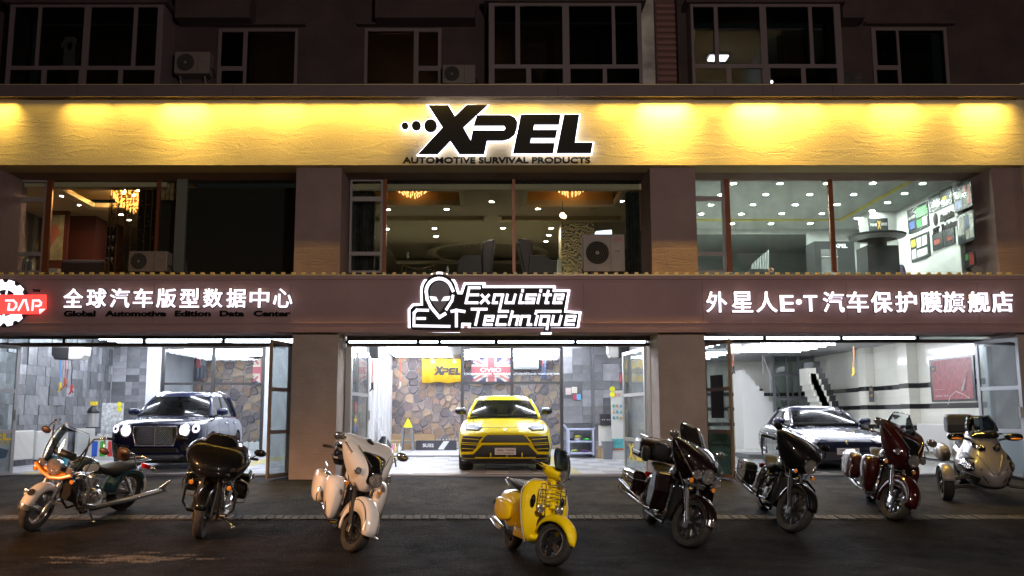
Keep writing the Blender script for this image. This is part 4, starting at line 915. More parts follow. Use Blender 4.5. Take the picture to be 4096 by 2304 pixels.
# cabinet with lettering, round table, chair
M_cab = mat('cabinet_black', (.018, .02, .022), .7, spec=.2)
t = thing('display_cabinet', 'black display cabinet with white lettering behind the showroom glass', 'cabinet', P(3330, 1090, 22)); r = R_(3260, 3420, 965, 1100, 22.0)
bx('carcass', M_cab, t, r[0], 22.0, Z2, r[1], 22.6, r[3]); bx('niche', mat('niche_grey', (.08, .085, .09), .4), t, r[0] + .15, 21.99, Z2, r[0] + .55, 21.998, r[3] - .2); bx('shelf', M_alu, t, r[0] + .15, 21.96, r[3] - .4, r[0] + .55, 21.989, r[3] - .38)
c = P(3363, 983, 21.97); text('lettering', 'XPEL', .2, mat('print_white', (.7, .7, .7), .5), t, (c.x, 21.985, c.z), fit=.34, fith=.1, bold=.008, ext=.002)
t = thing('round_table', 'dark round pedestal table standing close to the showroom glass', 'table', P(3507, 1090, 20.2)); c = P(3507, 945, 20.2)
MB().cyl((c.x, 20.2, c.z - .03), (c.x, 20.2, c.z + .02), .60, 24, r2=.62).build('tabletop', M_cab, t); MB().cyl((c.x, 20.2, c.z - .26), (c.x, 20.2, c.z - .03), .2, 20).build('pedestal', M_cab, t); bx('cabinet_base', M_cab, t, c.x - .36, 19.9, Z2 - .02, c.x + .34, 20.5, c.z - .26)
MB().lathe([(.42, -.1), (.5, -.06), (.61, -.03)], (c.x, 20.2, c.z), (0, 0, 1), 24).build('apron', M_alu, t)
def armchair(label, u0, u1, v0, D, m, turn=0, s=1):
    r = R_(u0, u1, v0, 1100, D); cx = (r[0] + r[1]) / 2; w = r[1] - r[0]; zt_ = r[3]; t = thing('armchair', label, 'armchair', (cx, D, Z2))
    T = Matrix.Translation((cx, D, Z2)) @ Matrix.Rotation(turn, 4, 'Z'); H_ = zt_ - Z2
    q = MB(); q.T = T; q.rings([[(x * w / 2 * k, .05 + y * .1 + sb, z) for x, y in [(-1, -1), (-.5, -1.3), (0, -1.4), (.5, -1.3), (1, -1), (1, 1), (0, .6), (-1, 1)]] for k, z, sb in [(.8, 0, 0), (.95, H_ * .3, .02), (1, H_ * .7, .06), (.8, H_ * .93, .1), (.5, H_, .12)]]).build('backrest', m, t, sub=1)
    q = MB(); q.T = T; q.box(-w * .5, -.55, H_ * -.1, w * .5, 0, H_ * .3).build('seat', m, t, smooth=0, bevel=.04)
    for s_ in (-1, 1): q = MB(); q.T = T; q.box(s_ * w * .5, -.55, 0, s_ * w * .62, 0, H_ * .5).build('armrest', m, t, smooth=0, bevel=.04)
M_pur = mat('purple_velvet', (.045, .025, .06), .8)
armchair('large dark purple tub chair in the corner of the bright showroom', 3755, 3855, 980, 20.3, M_pur)
armchair('small purple chair with gold legs beside the dark pedestal table', 3590, 3630, 1055, 21.0, M_pur)
t = thing('stone_ornament', 'small orange coral ornament standing on the showroom sill', 'ornament', P(3084, 1089, YD + .25)); MB().ball(P(3084, 1080, YD + .25), (.065, .05, .05)).build('body', mat('coral', (.5, .25, .15), .8, bump=.8, bs=60), t)
t = thing('crystal_statue', 'pale jagged glass ornament on dark stand in the showroom', 'ornament', P(3040, 1090, 20.4)); c = P(3040, 1070, 20.4)
for k in range(7):
    dx = -.18 + k * .06; q = MB(); q.tube([(c.x + dx, 20.4, c.z - .06), (c.x + dx + .02, 20.4, c.z + .06 + .05 * k), (c.x + dx + .03, 20.4, c.z + .12 + .05 * k)], [.03, .022, .004], 5).build('shard', mat('crystal', (.35, .38, .38), .2), t)
bx('stand', M_cab, t, c.x - .25, 20.3, Z2, c.x + .25, 20.5, c.z - .05)
# low street-lit reflection clutter in right casement : plastic bags
tag(MB().add([], []) or None, '') if 0 else None
# ---- middle lounge
ZM = 6.56
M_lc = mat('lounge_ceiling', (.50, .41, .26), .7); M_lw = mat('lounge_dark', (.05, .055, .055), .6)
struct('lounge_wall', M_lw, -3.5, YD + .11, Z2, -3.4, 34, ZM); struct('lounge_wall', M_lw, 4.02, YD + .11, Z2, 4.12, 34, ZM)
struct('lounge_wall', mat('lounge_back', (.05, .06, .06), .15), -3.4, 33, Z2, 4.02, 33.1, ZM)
xa0, xa1 = onceil(1500, 800, ZM).x, onceil(1830, 800, ZM).x
c0, c1, c2, c3 = onceil(1530, 820, ZM), onceil(1838, 820, ZM), onceil(2098, 818, ZM), onceil(2445, 818, ZM)
yc = c0.y
rc = [(-3.3, -.62, YD + .2, yc), (.88, 2.9, YD + .2, yc), (-3.1, -.1, yc + 1.1, yc + 1.65), (.35, 3.3, yc + 1.1, yc + 1.65), (-2.9, 2.9, yc + 4.6, yc + 8.2)]
def ceil_holes(name, m, x0, x1, y0, y1, z0, z1, holes):
    xs = sorted({x0, x1, *[h[0] for h in holes], *[h[1] for h in holes]}); ys = sorted({y0, y1, *[h[2] for h in holes], *[h[3] for h in holes]}); mb = MB()
    for i in range(len(xs) - 1):
        for j in range(len(ys) - 1):
            cx, cy = (xs[i] + xs[i + 1]) / 2, (ys[j] + ys[j + 1]) / 2
            if not any(h[0] < cx < h[1] and h[2] < cy < h[3] for h in holes): mb.box(xs[i], ys[j], z0, xs[i + 1], ys[j + 1], z1)
    o = mb.build(name, m, None, smooth=0); o['kind'] = 'structure'; return o
ceil_holes('lounge_ceiling', M_lc, -3.4, 4.02, YD + .11, 33, ZM, ZM + .12, rc)
M_tan = mat('amber_coffer', (.60, .36, .13), .7)
struct('coffer_top', M_tan, -3.39, YD + .2, ZM + .30, 4.0, yc + .3, ZM + .34); struct('coffer_top', M_lc, -3.39, yc + .9, ZM + .2, 4.0, 32.9, ZM + .24)
struct('coffer_side', M_tan, -3.3, yc, ZM + .121, 2.9, yc + .05, ZM + .3)
for h in rc[:4]:
    for k, off in enumerate((.0, .06)):
        mb = MB(); z = ZM - .004 - k * .012; w = .045
        x0, x1, y0, y1 = h[0] - off - w, h[1] + off + w, h[2] - off - w, h[3] + off + w
        mb.box(x0, y0, z - .012, x1, y0 + w, z).box(x0, y1 - w, z - .012, x1, y1, z).box(x0, y0 + w, z - .012, x0 + w, y1 - w, z).box(x1 - w, y0 + w, z - .012, x1, y1 - w, z)
        o = mb.build('ceiling_moulding', mat('gilt_moulding', (.55, .45, .28), .5), None, smooth=0, bevel=.004); o['kind'] = 'structure'
ell = []
MB().lathe([(1.55, 0), (1.7, -.03), (1.8, 0)], (0.0, yc + 6.3, ZM - .003), (0, 0, 1), 40).build('ceiling_ring', M_lc, None, kind='structure')
M_wdl = emat('downlight_lounge', (1.0, .92, .70), 640); M_cry = emat('crystal_glow', (1.0, .52, .16), 3)
LD = [(1551, 836, 'at the left edge of the nearer part'), (1787, 835, 'nearer the window left of centre'), (1966, 805, 'nearest the window between the two coffers'), (2152, 833, 'under the right hand coffer'), (2486, 803, 'at the right beside the drape'), (1738, 912, 'left of the dull chandelier, nearer one'), (2012, 911, 'right of the dull chandelier'), (2204, 912, 'topmost of the three left of the damask column'), (1744, 944, 'left of the dull chandelier, farther one'), (2195, 939, 'middle of the three left of the damask column'), (2184, 964, 'lowest of the three left of the damask column'), (1547, 915, 'at the far left, lower one')]
for i, (u, v, w_) in enumerate(LD):
    downlight(u, v, ZM, 'lounge ceiling downlight ' + w_, 'downlights in the dim middle lounge ceiling', M_wdl, .055)
downlight(2372, 833, ZM, 'unlit downlight in the lounge ceiling right of the glowing bulb', None, M_lc, .055)
def chandelier(label, u, v, D, r, h, m=None, lit=True, tiers=5, seed=1):
    c = P(u, v, D); t = thing('chandelier', label, 'chandelier', tuple(c)); rr = random.Random(seed)
    m = m or M_cry
    bpr = MB().ball((0, 0, 0), (.013, .013, .03), 6).build('crystal', m, None, world=(0, 0, 0)); d = bpr.data; bpy.data.objects.remove(bpr)
    n = 0
    for k in range(tiers):
        rk = r * (1 - (k / tiers) ** 1.3) + .02; zz = c.z + h - k * h / tiers; nn = max(4, int(26 * rk / r))
        MB().tube([(c.x + rk * math.cos(a), c.y + rk * math.sin(a), zz) for a in np.linspace(0, 6.283, 20)[:-1]], .006, 5, closed=True).build('ring', M_copper, t)
        for q in range(nn):
            a = 6.283 * q / nn + k * .3
            for dz in (0, .07): place('crystal', d, t, (c.x + rk * math.cos(a) + rr.uniform(-.01, .01), c.y + rk * math.sin(a), zz - .04 - dz + rr.uniform(-.01, .01)))
    MB().cyl((c.x, c.y, c.z + h), (c.x, c.y, c.z + h + .35), .012).build('stem', M_copper, t)
    if lit:
        for q in range(6):
            a = q * 1.047; MB().ball((c.x + r * .55 * math.cos(a), c.y + r * .55 * math.sin(a), c.z + h * .95), .028).build('bulb', emat('warm_bulb', (1, .58, .22), 1500), t)
    return t
chandelier('amber crystal chandelier half hidden under the valance at the left of the middle lounge', 1650, 776, 20.3, .40, .28, tiers=5)
chandelier('amber crystal chandelier half hidden under the valance at the right of the middle lounge', 2284, 772, 20.3, .38, .28, tiers=5, seed=2)
chandelier('unlit crystal chandelier hanging under the ceiling ring at the back of the lounge', 1868, 985, 26.5, .62, .42, m=mat('dull_crystal', (.30, .30, .24), .2), lit=False, tiers=4)
t = thing('globe_lamp', 'bright glowing orange globe lamp in the middle lounge', 'lamp', P(2250, 870, 20.2)); MB().ball(P(2250, 861, 20.2), .062).build('globe', emat('globe_orange', (1, .55, .2), 22), t); MB().ball(P(2257, 866, 20.1), .05).build('globe', emat('globe_orange', (1, .55, .2), 22), t)
q = P(2250, 861, 20.2); MB().cyl(q + Vector((0, 0, .06)), (q.x, q.y, ZM), .008).build('cord', M_blk, t)
# damask wallpaper column
M_dam = mat('damask', (.42, .30, .10), .5)
nt = M_dam.node_tree; N = nt.nodes; tc_ = N.new('ShaderNodeTexCoord'); mp = N.new('ShaderNodeMapping'); mp.inputs['Scale'].default_value = (1, 1, .6)
vv = N.new('ShaderNodeTexVoronoi'); vv.inputs['Scale'].default_value = 6.5; vv.inputs['Randomness'].default_value = 0; wv = N.new('ShaderNodeTexWave'); wv.wave_type = 'RINGS'; wv.inputs['Scale'].default_value = 7; wv.inputs['Distortion'].default_value = 16; wv.inputs['Detail'].default_value = 3
nt.links.new(tc_.outputs['Object'], mp.inputs[0]); nt.links.new(mp.outputs[0], vv.inputs['Vector']); nt.links.new(mp.outputs[0], wv.inputs['Vector'])
cr = N.new('ShaderNodeMath'); cr.operation = 'GREATER_THAN'; cr.inputs[1].default_value = .5; nt.links.new(wv.outputs['Fac'], cr.inputs[0]); mx = N.new('ShaderNodeMix'); mx.data_type = 'RGBA'; nt.links.new(cr.outputs[0], mx.inputs[0]); mx.inputs[6].default_value = (.09, .05, .025, 1); mx.inputs[7].default_value = (.5, .38, .14, 1); nt.links.new(mx.outputs[2], N['Principled BSDF'].inputs['Base Color'])
r = R_(2246, 2330, 888, 1100, 22.5); struct('damask_column', M_dam, r[0], 22.5, Z2, r[1] + .3, 23.3, ZM)
struct('archway', mat('arch_white', (.5, .5, .42), .6), r[0] - .08, 22.6, Z2, r[0] - .004, 24.4, ZM - .9)
# tv, chairs, table, bottle, valance, drapes
t = thing('television', 'glowing television screen tilted above the air conditioner', 'television', P(2428, 935, 20.0)); c = P(2428, 918, 20.0)
MB().wall(flat([(2378, 936), (2384, 925), (2446, 919), (2448, 936)], lambda a, b: P(a, b, 20.0), 0), 20.0, 20.03).build('screen', emat('tv_screen', (.8, .85, 1), 2.5), t, smooth=0); MB().wall(offset_poly(flat([(2378, 936), (2384, 925), (2446, 919), (2448, 936)], lambda a, b: P(a, b, 20.0), 0), .012), 20.034, 20.06).build('casing', M_blk, t, smooth=0)
def wing(label, pts, D, m, th=.6, arm=None):
    q = flat(pts, lambda a, b: P(a, b, D), D); t = thing('armchair', label, 'armchair', (sum(p[0] for p in q) / len(q), D, Z2))
    MB().wall(q, D, D + th).build('backrest', m, t, smooth=0, bevel=.05)
    if arm:
        q = flat(arm, lambda a, b: P(a, b, D), D); MB().wall(q, D - .05, D + .05).build('armrest', m, t, smooth=0, bevel=.02); MB().wall(q, D + th - .05, D + th + .05).build('armrest', m, t, smooth=0, bevel=.02); MB().wall([(a, b - .12) for a, b in q], D + .05, D + th - .05).build('seat', m, t, smooth=0, bevel=.03)
M_ch = mat('dark_leather', (.03, .015, .018), .5)
wing('tall dark wing armchair facing left in the middle lounge', [(1925, 985), (1930, 965), (1950, 956), (1982, 953), (1978, 985), (1968, 1095), (1925, 1095)], 20.6, M_ch, arm=[(1828, 1095), (1832, 1048), (1850, 1024), (1925, 1020), (1930, 1095)])
wing('tall dark wing armchair facing right near the lounge post', [(2070, 960), (2078, 950), (2120, 958), (2132, 970), (2130, 1020), (2120, 1095), (2098, 1095)], 20.6, M_ch, arm=[(2110, 1095), (2118, 1022), (2190, 1022), (2200, 1040), (2228, 1042), (2226, 1095)])
t = thing('side_table', 'low gilt edged table at the left of the lounge window', 'table', P(1675, 1092, 20.0)); c = P(1675, 1068, 20.0)
bx('tabletop', M_cab, t, c.x - .34, 19.8, c.z - .03, c.x + .34, 20.3, c.z); MB().tube([(c.x - .36, 19.79, c.z - .15), (c.x - .34, 19.79, c.z), (c.x - .15, 19.79, c.z - .05), (c.x, 19.79, c.z - .09), (c.x + .15, 19.79, c.z - .05), (c.x + .34, 19.79, c.z), (c.x + .36, 19.79, c.z - .15)], .014, 6).build('gilt_edge', mat('gilt', (.35, .2, .05), .4, .6), t)
for s_ in (-.3, .3): MB().cyl((c.x + s_, 20, Z2), (c.x + s_, 20, c.z - .03), .02).build('leg', M_cab, t)
t = thing('glass_vase', 'clear glass vase standing on the lounge side table', 'vase', P(1630, 1035, 20.0)); c = P(1630, 1022, 20); MB().lathe([(.02, -.07), (.03, -.05), (.02, 0), (.035, .07)], c, (0, 0, 1), 12).build('body', mat('vase_glass', (.35, .36, .33), .1), t)
t = thing('water_bottle', 'clear bottle with red cap seen at the bottom of the lounge window', 'bottle', P(1790, 1085, 20.0)); c = P(1790, 1075, 20); MB().lathe([(.03, -.1), (.03, 0), (.012, .06)], c, (0, 0, 1), 12).build('body', mat('bottle_lit', (.6, .62, .62), .1), t); MB().cyl(c + Vector((0, 0, .06)), c + Vector((0, 0, .085)), .014).build('cap', mat('red_print', (.5, .03, .03), .5), t)
a, b_, z0, z1 = R_(1546, 2562, 719, 752, YD + .25)
v = curtain('valance', 'dark gathered valance with fringe along the top of the lounge window', a, b_, z0, z1, YD + .3, mat('dark_valance', (.012, .014, .012), .8), .03, 40)
fr = MB()
for k in range(150): xx = a + (b_ - a) * (k + .5) / 150; fr.box(xx - .006, YD + .28, z0 - .035 - .01 * (k % 3), xx + .006, YD + .295, z0 + .01)
fr.build('fringe', mat('gilt_fringe', (.10, .07, .04), .7), v, smooth=0, kind='stuff')
a, b_, z0, z1 = R_(2505, 2562, 735, 1095, YD + .3); curtain('curtain', 'dark patterned drape at the right end of the middle lounge window', a, b_, z0, z1, YD + .35, mat('dark_drape', (.035, .035, .03), .6, var=.8, vs=8), .04, 5)
a, b_, z0, z1 = R_(1398, 1500, 735, 1095, YD + .3); curtain('curtain', 'dark drape behind the small left casement of the middle window', a, b_, z0, z1, YD + .35, mat('dark_drape', (.035, .035, .03), .6, var=.8, vs=8), .04, 6)
for (u, v_) in [(1758, 997), (1767, 1024), (1610, 1040), (1997, 1024), (2075, 1084)]:
    pass
# ---- left showroom
ZL = 6.62; M_lr = mat('left_ceiling', (.62, .50, .32), .7)
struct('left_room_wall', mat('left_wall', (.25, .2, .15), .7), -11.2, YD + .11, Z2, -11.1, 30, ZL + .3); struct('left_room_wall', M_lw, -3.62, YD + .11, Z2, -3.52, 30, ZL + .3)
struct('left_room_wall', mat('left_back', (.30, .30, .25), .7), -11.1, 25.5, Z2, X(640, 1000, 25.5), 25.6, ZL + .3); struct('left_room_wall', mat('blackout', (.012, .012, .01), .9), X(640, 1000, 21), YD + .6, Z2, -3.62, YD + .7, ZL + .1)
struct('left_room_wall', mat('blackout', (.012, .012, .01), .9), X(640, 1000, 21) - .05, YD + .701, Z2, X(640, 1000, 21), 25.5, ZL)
c0, c1 = onceil(205, 728, ZL), onceil(378, 828, ZL)
ceil_holes('left_room_ceiling', M_lr, -11.1, X(640, 1000, 21) - .05, YD + .11, 25.5, ZL, ZL + .1, [(c1.x, -6.9, YD + .4, c1.y)])
struct('coffer_top', M_lr, -11, YD + .2, ZL + .25, -6.6, c1.y + .3, ZL + .3)
for k in range(3):
    o_ = k * .06; mb = MB(); z = ZL - .003 - k * .014; mb.box(c1.x - .05 - o_, YD + .2, z - .014, c1.x - o_, c1.y + o_, z).box(c1.x - .05 - o_, c1.y + o_, z - .014, -7, c1.y + .05 + o_, z); o = mb.build('ceiling_moulding', M_lr, None, smooth=0); o['kind'] = 'structure'
chandelier('large warm crystal chandelier glowing behind the left showroom curtain', 540, 838, 20.6, .50, .42, tiers=8, seed=4)
for (u, v) in [(250, 782), (319, 818), (484, 856), (517, 878)]: downlight(u, v, ZL, 'white downlight in the warm left showroom, ' + {250: 'leftmost over the map', 319: 'second from the left', 484: 'under the chandelier, left one', 517: 'under the chandelier, right one'}[u], 'downlights in the left showroom', emat('downlight_left', (.95, .95, 1.0), 160), .055)
# see-through curtain with embroidered motifs
M_shr = glass('sheer_fabric', (.80, .74, .62), .05)
a, b_, z0, z1 = R_(432, 620, 722, 1090, YD + .3); cu = curtain('sheer_curtain', 'sheer brown curtain with dark flower motifs before the warm chandelier', a, b_, z0, z1, YD + .3, M_shr, .02, 7)
a2, b2, z02, z12 = R_(636, 705, 722, 800, YD + .3); curtain('sheer_curtain', 'short sheer flowered valance right of the warm chandelier', a2, b2, z02, z12, YD + .3, mat('tan_sheer', (.35, .22, .10), .7, var=.6, vs=12), .02, 4)
M_mot = mat('motif_brown', (.05, .03, .02), .8); rr = random.Random(9)
mb = MB()
for k in range(7): xx = a + (b_ - a) * (k + .5) / 7; mb.box(xx - .009, YD + .262, z0, xx + .009, YD + .266, z1)
mb.build('fold', M_mot, cu, smooth=0)
for k in range(110):
    xx = rr.uniform(a, b_); zz = z0 + (z1 - z0) * rr.random(); r_ = rr.uniform(.018, .032)
    MB().wall([(xx + r_ * math.cos(q) * (1 if i % 2 else .6), zz + r_ * math.sin(q) * (1 if i % 2 else .6)) for i, q in enumerate(np.linspace(0, 6.283, 11)[:-1])], YD + .255, YD + .258).build('motif', M_mot, cu, smooth=0)
# painting, wooden cabinets with glassware
Xl = -9.9
t = thing('wall_map', 'framed coloured map on the left wall of the warm showroom', 'map', (-10.3, 21.4, 5.2)); 
r = R_(188, 252, 860, 1040, 21.4)
bx('frame', mat('dark_wood', (.09, .02, .012), .35), t, r[0] - .15, 21.42, r[2] - .2, r[1] + .09, 21.5, r[3] + .12); bx('sheet', mat('map_print', (.42, .33, .16), .6, var=.7, vs=2.5), t, r[0], 21.4, r[2], r[1], 21.417, r[3])
MB().wall([(r[0] + .02, r[3] - .35), (r[0] + .2, r[3] - .2), (r[1] - .05, r[3] - .45), (r[0] + .2, r[3] - .6), (r[0] + .1, r[3] - .8)], 21.396, 21.399).build('land_patch', mat('map_red', (.5, .15, .08), .6), t)
t = thing('wood_cabinet', 'dark red wooden cabinet with lit bottle shelves beside the map', 'cabinet', P(330, 1090, 22)); r = R_(272, 378, 845, 1100, 22.0)
bx('carcass', mat('dark_wood', (.09, .02, .012), .35), t, r[0], 22.0, Z2, r[1], 22.7, r[3]); bx('cornice', mat('dark_wood', (.09, .02, .012), .35), t, r[0] - .5, 21.96, r[3] + .02, r[1] + .1, 22.7, r[3] + .1)
t = thing('glass_shelf', 'tall dark shelf unit with glassware and rolled towels in the left showroom', 'shelf', P(420, 1090, 23)); r = R_(382, 470, 870, 1100, 23.0)
bx('back_panel', M_cab, t, r[0], 23.3, Z2, r[1], 23.33, r[3]); rr = random.Random(3)
for x in (r[0], r[1] - .03): bx('side_panel', mat('dark_wood', (.09, .02, .012), .35), t, x, 22.9, Z2, x + .03, 23.3, r[3])
for k in range(5):
    z = r[2] + .3 + k * .28; bx('shelf', M_cab, t, r[0] + .03, 22.95, z, r[1] - .03, 23.3, z + .02)
    for q in range(5):
        xx = r[0] + .08 + q * (r[1] - r[0] - .12) / 5
        if rr.random() < .75:
            g = thing('drinking_glass', 'small drinking glass on the %s shelf of the dark unit, %s place from the left' % (['lowest', 'second', 'third', 'fourth', 'top'][k], ['first', 'second', 'third', 'fourth', 'fifth'][q]), 'glass', (xx, 23, z + .02), group='glassware on the left showroom shelves'); MB().lathe([(.025, 0), (.006, .01), (.006, .06), (.03, .09), (.028, .14)], (xx, 23.0, z + .02), (0, 0, 1), 10).build('bowl', mat('lit_glassware', (.6, .6, .65), .1), g)
bx('sofa_back', M_ch, thing('sofa', 'dark leather sofa back along the left showroom window', 'sofa', P(250, 1090, 20.3)), -9.6, 20.2, Z2, -8.6, 20.6, Z(1040, 20.3), bevel=.08)
t = thing('tissue_box', 'white tissue box on the sill of the left showroom', 'box', P(215, 1088, YD + .3)); c = P(215, 1081, YD + .3); bx('carton', mat('card_white', (.55, .5, .45), .7), t, c.x - .11, YD + .25, c.z - .045, c.x + .11, YD + .4, c.z + .035, bevel=.006)
MB().tube([(c.x - .05, YD + .3, c.z + .03), (c.x, YD + .3, c.z + .09), (c.x + .05, YD + .3, c.z + .03)], .006, 5).build('handle', M_blk, t)
for k in range(5):
    t_ = P(82 + k * 11, 1058, YD + .35); tag(bx('book', mat('book_%d' % k, [(.3, .28, .25), (.2, .2, .2), (.35, .3, .25), (.15, .12, .1), (.3, .3, .3)][k], .7), None, t_.x - .018, YD + .35, Z2, t_.x + .018, YD + .5, Z(1030 + k * 4, YD + .35)), ['pale', 'grey', 'cream', 'dark', 'light grey'][k] + ' book upright behind the lowest pane of the far left casement', 'book')
M_tyre = mat('tyre_rubber', (.014, .013, .013), .75, var=.3, vs=12, bump=.3, bs=30, spec=.4)
M_tyred = mat('dusty_tyre', (.030, .027, .024), .85, var=.4, vs=10, bump=.4, bs=30)
M_chrome = mat('chrome', (.78, .78, .80), .16, .92)
M_rim = mat('alloy_rim', (.50, .50, .52), .22, .9)
M_rimb = mat('black_rim', (.02, .02, .022), .25, coat=.5)
M_plastic = mat('black_plastic', (.015, .015, .016), .45)
M_gloss = mat('gloss_black', (.008, .008, .009), .08, coat=1)
M_mesh = mat('grille_mesh', (.10, .10, .105), .3, .8)
M_cglass = glass('car_glass', (.22, .25, .24), 1.3)
M_lens = glass('lamp_lens', (.85, .85, .85), 1.0)
M_plate = mat('plate_white', (.62, .58, .60), .4); M_ink = mat('plate_ink', (.02, .02, .025), .5)
M_amber = mat('amber_lens', (.75, .22, .02), .15, em=(1, .3, .02), es=.12)
def paint(name, c, flake=0, rough=.5): return mat(name, c, rough, 0, coat=1, spec=.12)
def wheel(parent, c, r, w, rr, spokes, m_rim, m_tyre=M_tyre, axis=(0, 1, 0), face=1, dish=.0, n=32, disc=False, T=None, sw=.028, whitewall=False, split=False):
    """wheel part with tyre and rim sub-parts; face=+1 outer face toward +axis"""
    c = Vector(c); ax = Vector(axis).normalized(); mb = MB(); mb.T = T; h = w / 2
    root = mb.lathe([(.028, -h * .9), (.04, -h * .8), (.04, h * .8), (.028, h * .9)], c, ax, 14, cap=True).build('wheel', m_rim, parent)
    ts = r - rr; prof = [(rr, -h * .78), (rr + ts * .35, -h), (rr + ts * .75, -h * .97), (r - ts * .08, -h * .72), (r, -h * .35), (r, 0), (r, h * .35), (r - ts * .08, h * .72), (rr + ts * .75, h * .97), (rr + ts * .35, h), (rr, h * .78), (rr - .01, h * .7), (rr - .01, -h * .7), (rr, -h * .78)]
    mb = MB(); mb.T = T; mb.lathe(prof, c, ax, 40)
    mb.build('tyre', m_tyre, root)
    if whitewall: q = MB(); q.T = T; q.lathe([(rr + ts * .12, face * h * .985), (rr + ts * .5, face * h * 1.01)], c, ax, 40).build('whitewall', mat('whitewall', (.6, .58, .55), .6), root)
    u = ax.orthogonal().normalized(); v = ax.cross(u); mb = MB(); mb.T = T
    mb.lathe([(rr + .008, -h * .74), (rr - .012, -h * .7), (rr - .025, -h * .3), (rr - .03, 0), (rr - .025, h * .3), (rr - .012, h * .7), (rr + .008, h * .76), (rr + .012, h * .70)], c, ax, 40)
    mb.build('rim', m_rim, root)
    for k in range(spokes):
        a = 2 * math.pi * k / spokes
        for da in ((-.09, .09) if split else (0,)):
            d = u * math.cos(a) + v * math.sin(a); d2 = u * math.cos(a + da) + v * math.sin(a + da); t = ax.cross(d); off = ax * face * h * (.55 - dish); off0 = ax * face * h * (.45)
            q = MB(); q.T = T
            pts0 = c + d * .03 + off0; pts1 = c + d2 * (rr - .018) + off
            q.rings([[pts0 + t * sw + ax * .012, pts0 - t * sw + ax * .012, pts0 - t * sw - ax * .02, pts0 + t * sw - ax * .02], [pts1 + t * sw * .8 + ax * .008, pts1 - t * sw * .8 + ax * .008, pts1 - t * sw * .8 - ax * .015, pts1 + t * sw * .8 - ax * .015]]).build('spoke', m_rim, root, smooth=0)
    if disc:
        q = MB(); q.T = T; o_ = disc * h * .8; q.lathe([(rr * .35, o_), (rr * .72, o_), (rr * .72, o_ + .006), (rr * .35, o_ + .006), (rr * .35, o_)], c, ax, 32).build('brake_disc', M_rim, root)
    return root
def apply_mods(o):
    dg = bpy.context.evaluated_depsgraph_get(); me = bpy.data.meshes.new_from_object(o.evaluated_get(dg)); o.modifiers.clear(); old = o.data; o.data = me; me.name = o.name; return o
def bvh_of(o):
    me = o.data; off = ORI[o.name]; return BVHTree.FromPolygons([v.co + off for v in me.vertices], [p.vertices[:] for p in me.polygons])
def decal(name, bv, pts, m, parent, off=.006, th=.008, d=(-1, 0, 0), far=6, cell=.035, label=None, smooth=40):
    """flat outline (a,b) seen along d, wrapped on the body; d along x: (y,z); along y: (x,z); along z: (x,y)"""
    import bmesh
    b = bmesh.new(); d = Vector(d)
    if abs(d.x) > .5: up = lambda a, c: Vector((0, a, c))
    elif abs(d.y) > .5: up = lambda a, c: Vector((a, 0, c))
    else: up = lambda a, c: Vector((a, c, 0))
    f = b.faces.new([b.verts.new(up(*p)) for p in pts]); xs = [p[0] for p in pts]; zs = [p[1] for p in pts]
    A, C = up(1, 0), up(0, 1)
    def cuts(lo, hi, axv):
        k = math.floor(lo / cell) + 1
        while k * cell < hi - 1e-4:
            g = b.verts[:] + b.edges[:] + b.faces[:]; bmesh.ops.bisect_plane(b, geom=g, plane_co=axv * (k * cell + .0003), plane_no=axv); k += 1
    cuts(min(xs), max(xs), A); cuts(min(zs), max(zs), C)
    bmesh.ops.triangulate(b, faces=b.faces[:])
    last = None
    for v in b.verts:
        o = v.co - d * far; hit, nrm, _, _ = bv.ray_cast(o, d)
        if hit is None:
            hit, nrm, _, _ = bv.find_nearest(v.co - d * 2.3 if abs(d.x) > .5 else v.co - d * 1.0)
        if nrm.dot(d) > 0: nrm = -nrm
        v.co = hit + nrm * off
    vs = [v.co.copy() for v in b.verts]; idx = {v: i for i, v in enumerate(b.verts)}; fs = [[idx[v] for v in f.verts] for f in b.faces]; b.free()
    o = MB().add(vs, fs).build(name, m, parent, smooth=smooth)
    md = o.modifiers.new('solid', 'SOLIDIFY'); md.thickness = th; md.offset = 0
    if label: o['label'] = label
    return o
def mir(pts): return [(-a, b) for a, b in pts][::-1]
def body_mesh(stn, C, mp, root, arches, name='body', sub=2):
    rs = []
    for (x, zb, zs, zt, ws, wm, wsh) in stn:
        h = [(0, zb), (ws * .55, zb), (ws * .93, zb), (ws, zb + .05), (wm, zb + .33 * (zs - zb)), (wm * 1.0, zb + .68 * (zs - zb)), ((wm + wsh) / 2 + .02, zs - .05), (wsh, zs), (wsh * .82, zs + (zt - zs) * .55), (wsh * .45, zs + (zt - zs) * .9), (0, zt)]
        rs.append([(C + x, y, z) for y, z in h] + [(C + x, -y, z) for y, z in h[-2:0:-1]])
    o = MB().rings(rs).build(name, mp, root, sub=sub, world=(0, 0, 0)); apply_mods(o)
    bv = bvh_of(o)
    cut = MB()
    for (xc, zc, r, yo) in arches:
        for s in (-1, 1): cut.cyl((xc, s * (yo - .36), zc), (xc, s * 1.4, zc), r, 36)
    if arches:
        co = cut.build('c', M_plastic, root, smooth=0, world=(0, 0, 0)); md = o.modifiers.new('b', 'BOOLEAN'); md.object = co; md.operation = 'DIFFERENCE'; md.solver = 'EXACT'
        apply_mods(o); bpy.data.objects.remove(co)
    o.data.polygons.foreach_set('use_smooth', [True] * len(o.data.polygons)); o.data.set_sharp_from_angle(angle=R(32))
    while len(o.data.materials) > 1: o.data.materials.pop()
    return o, bv
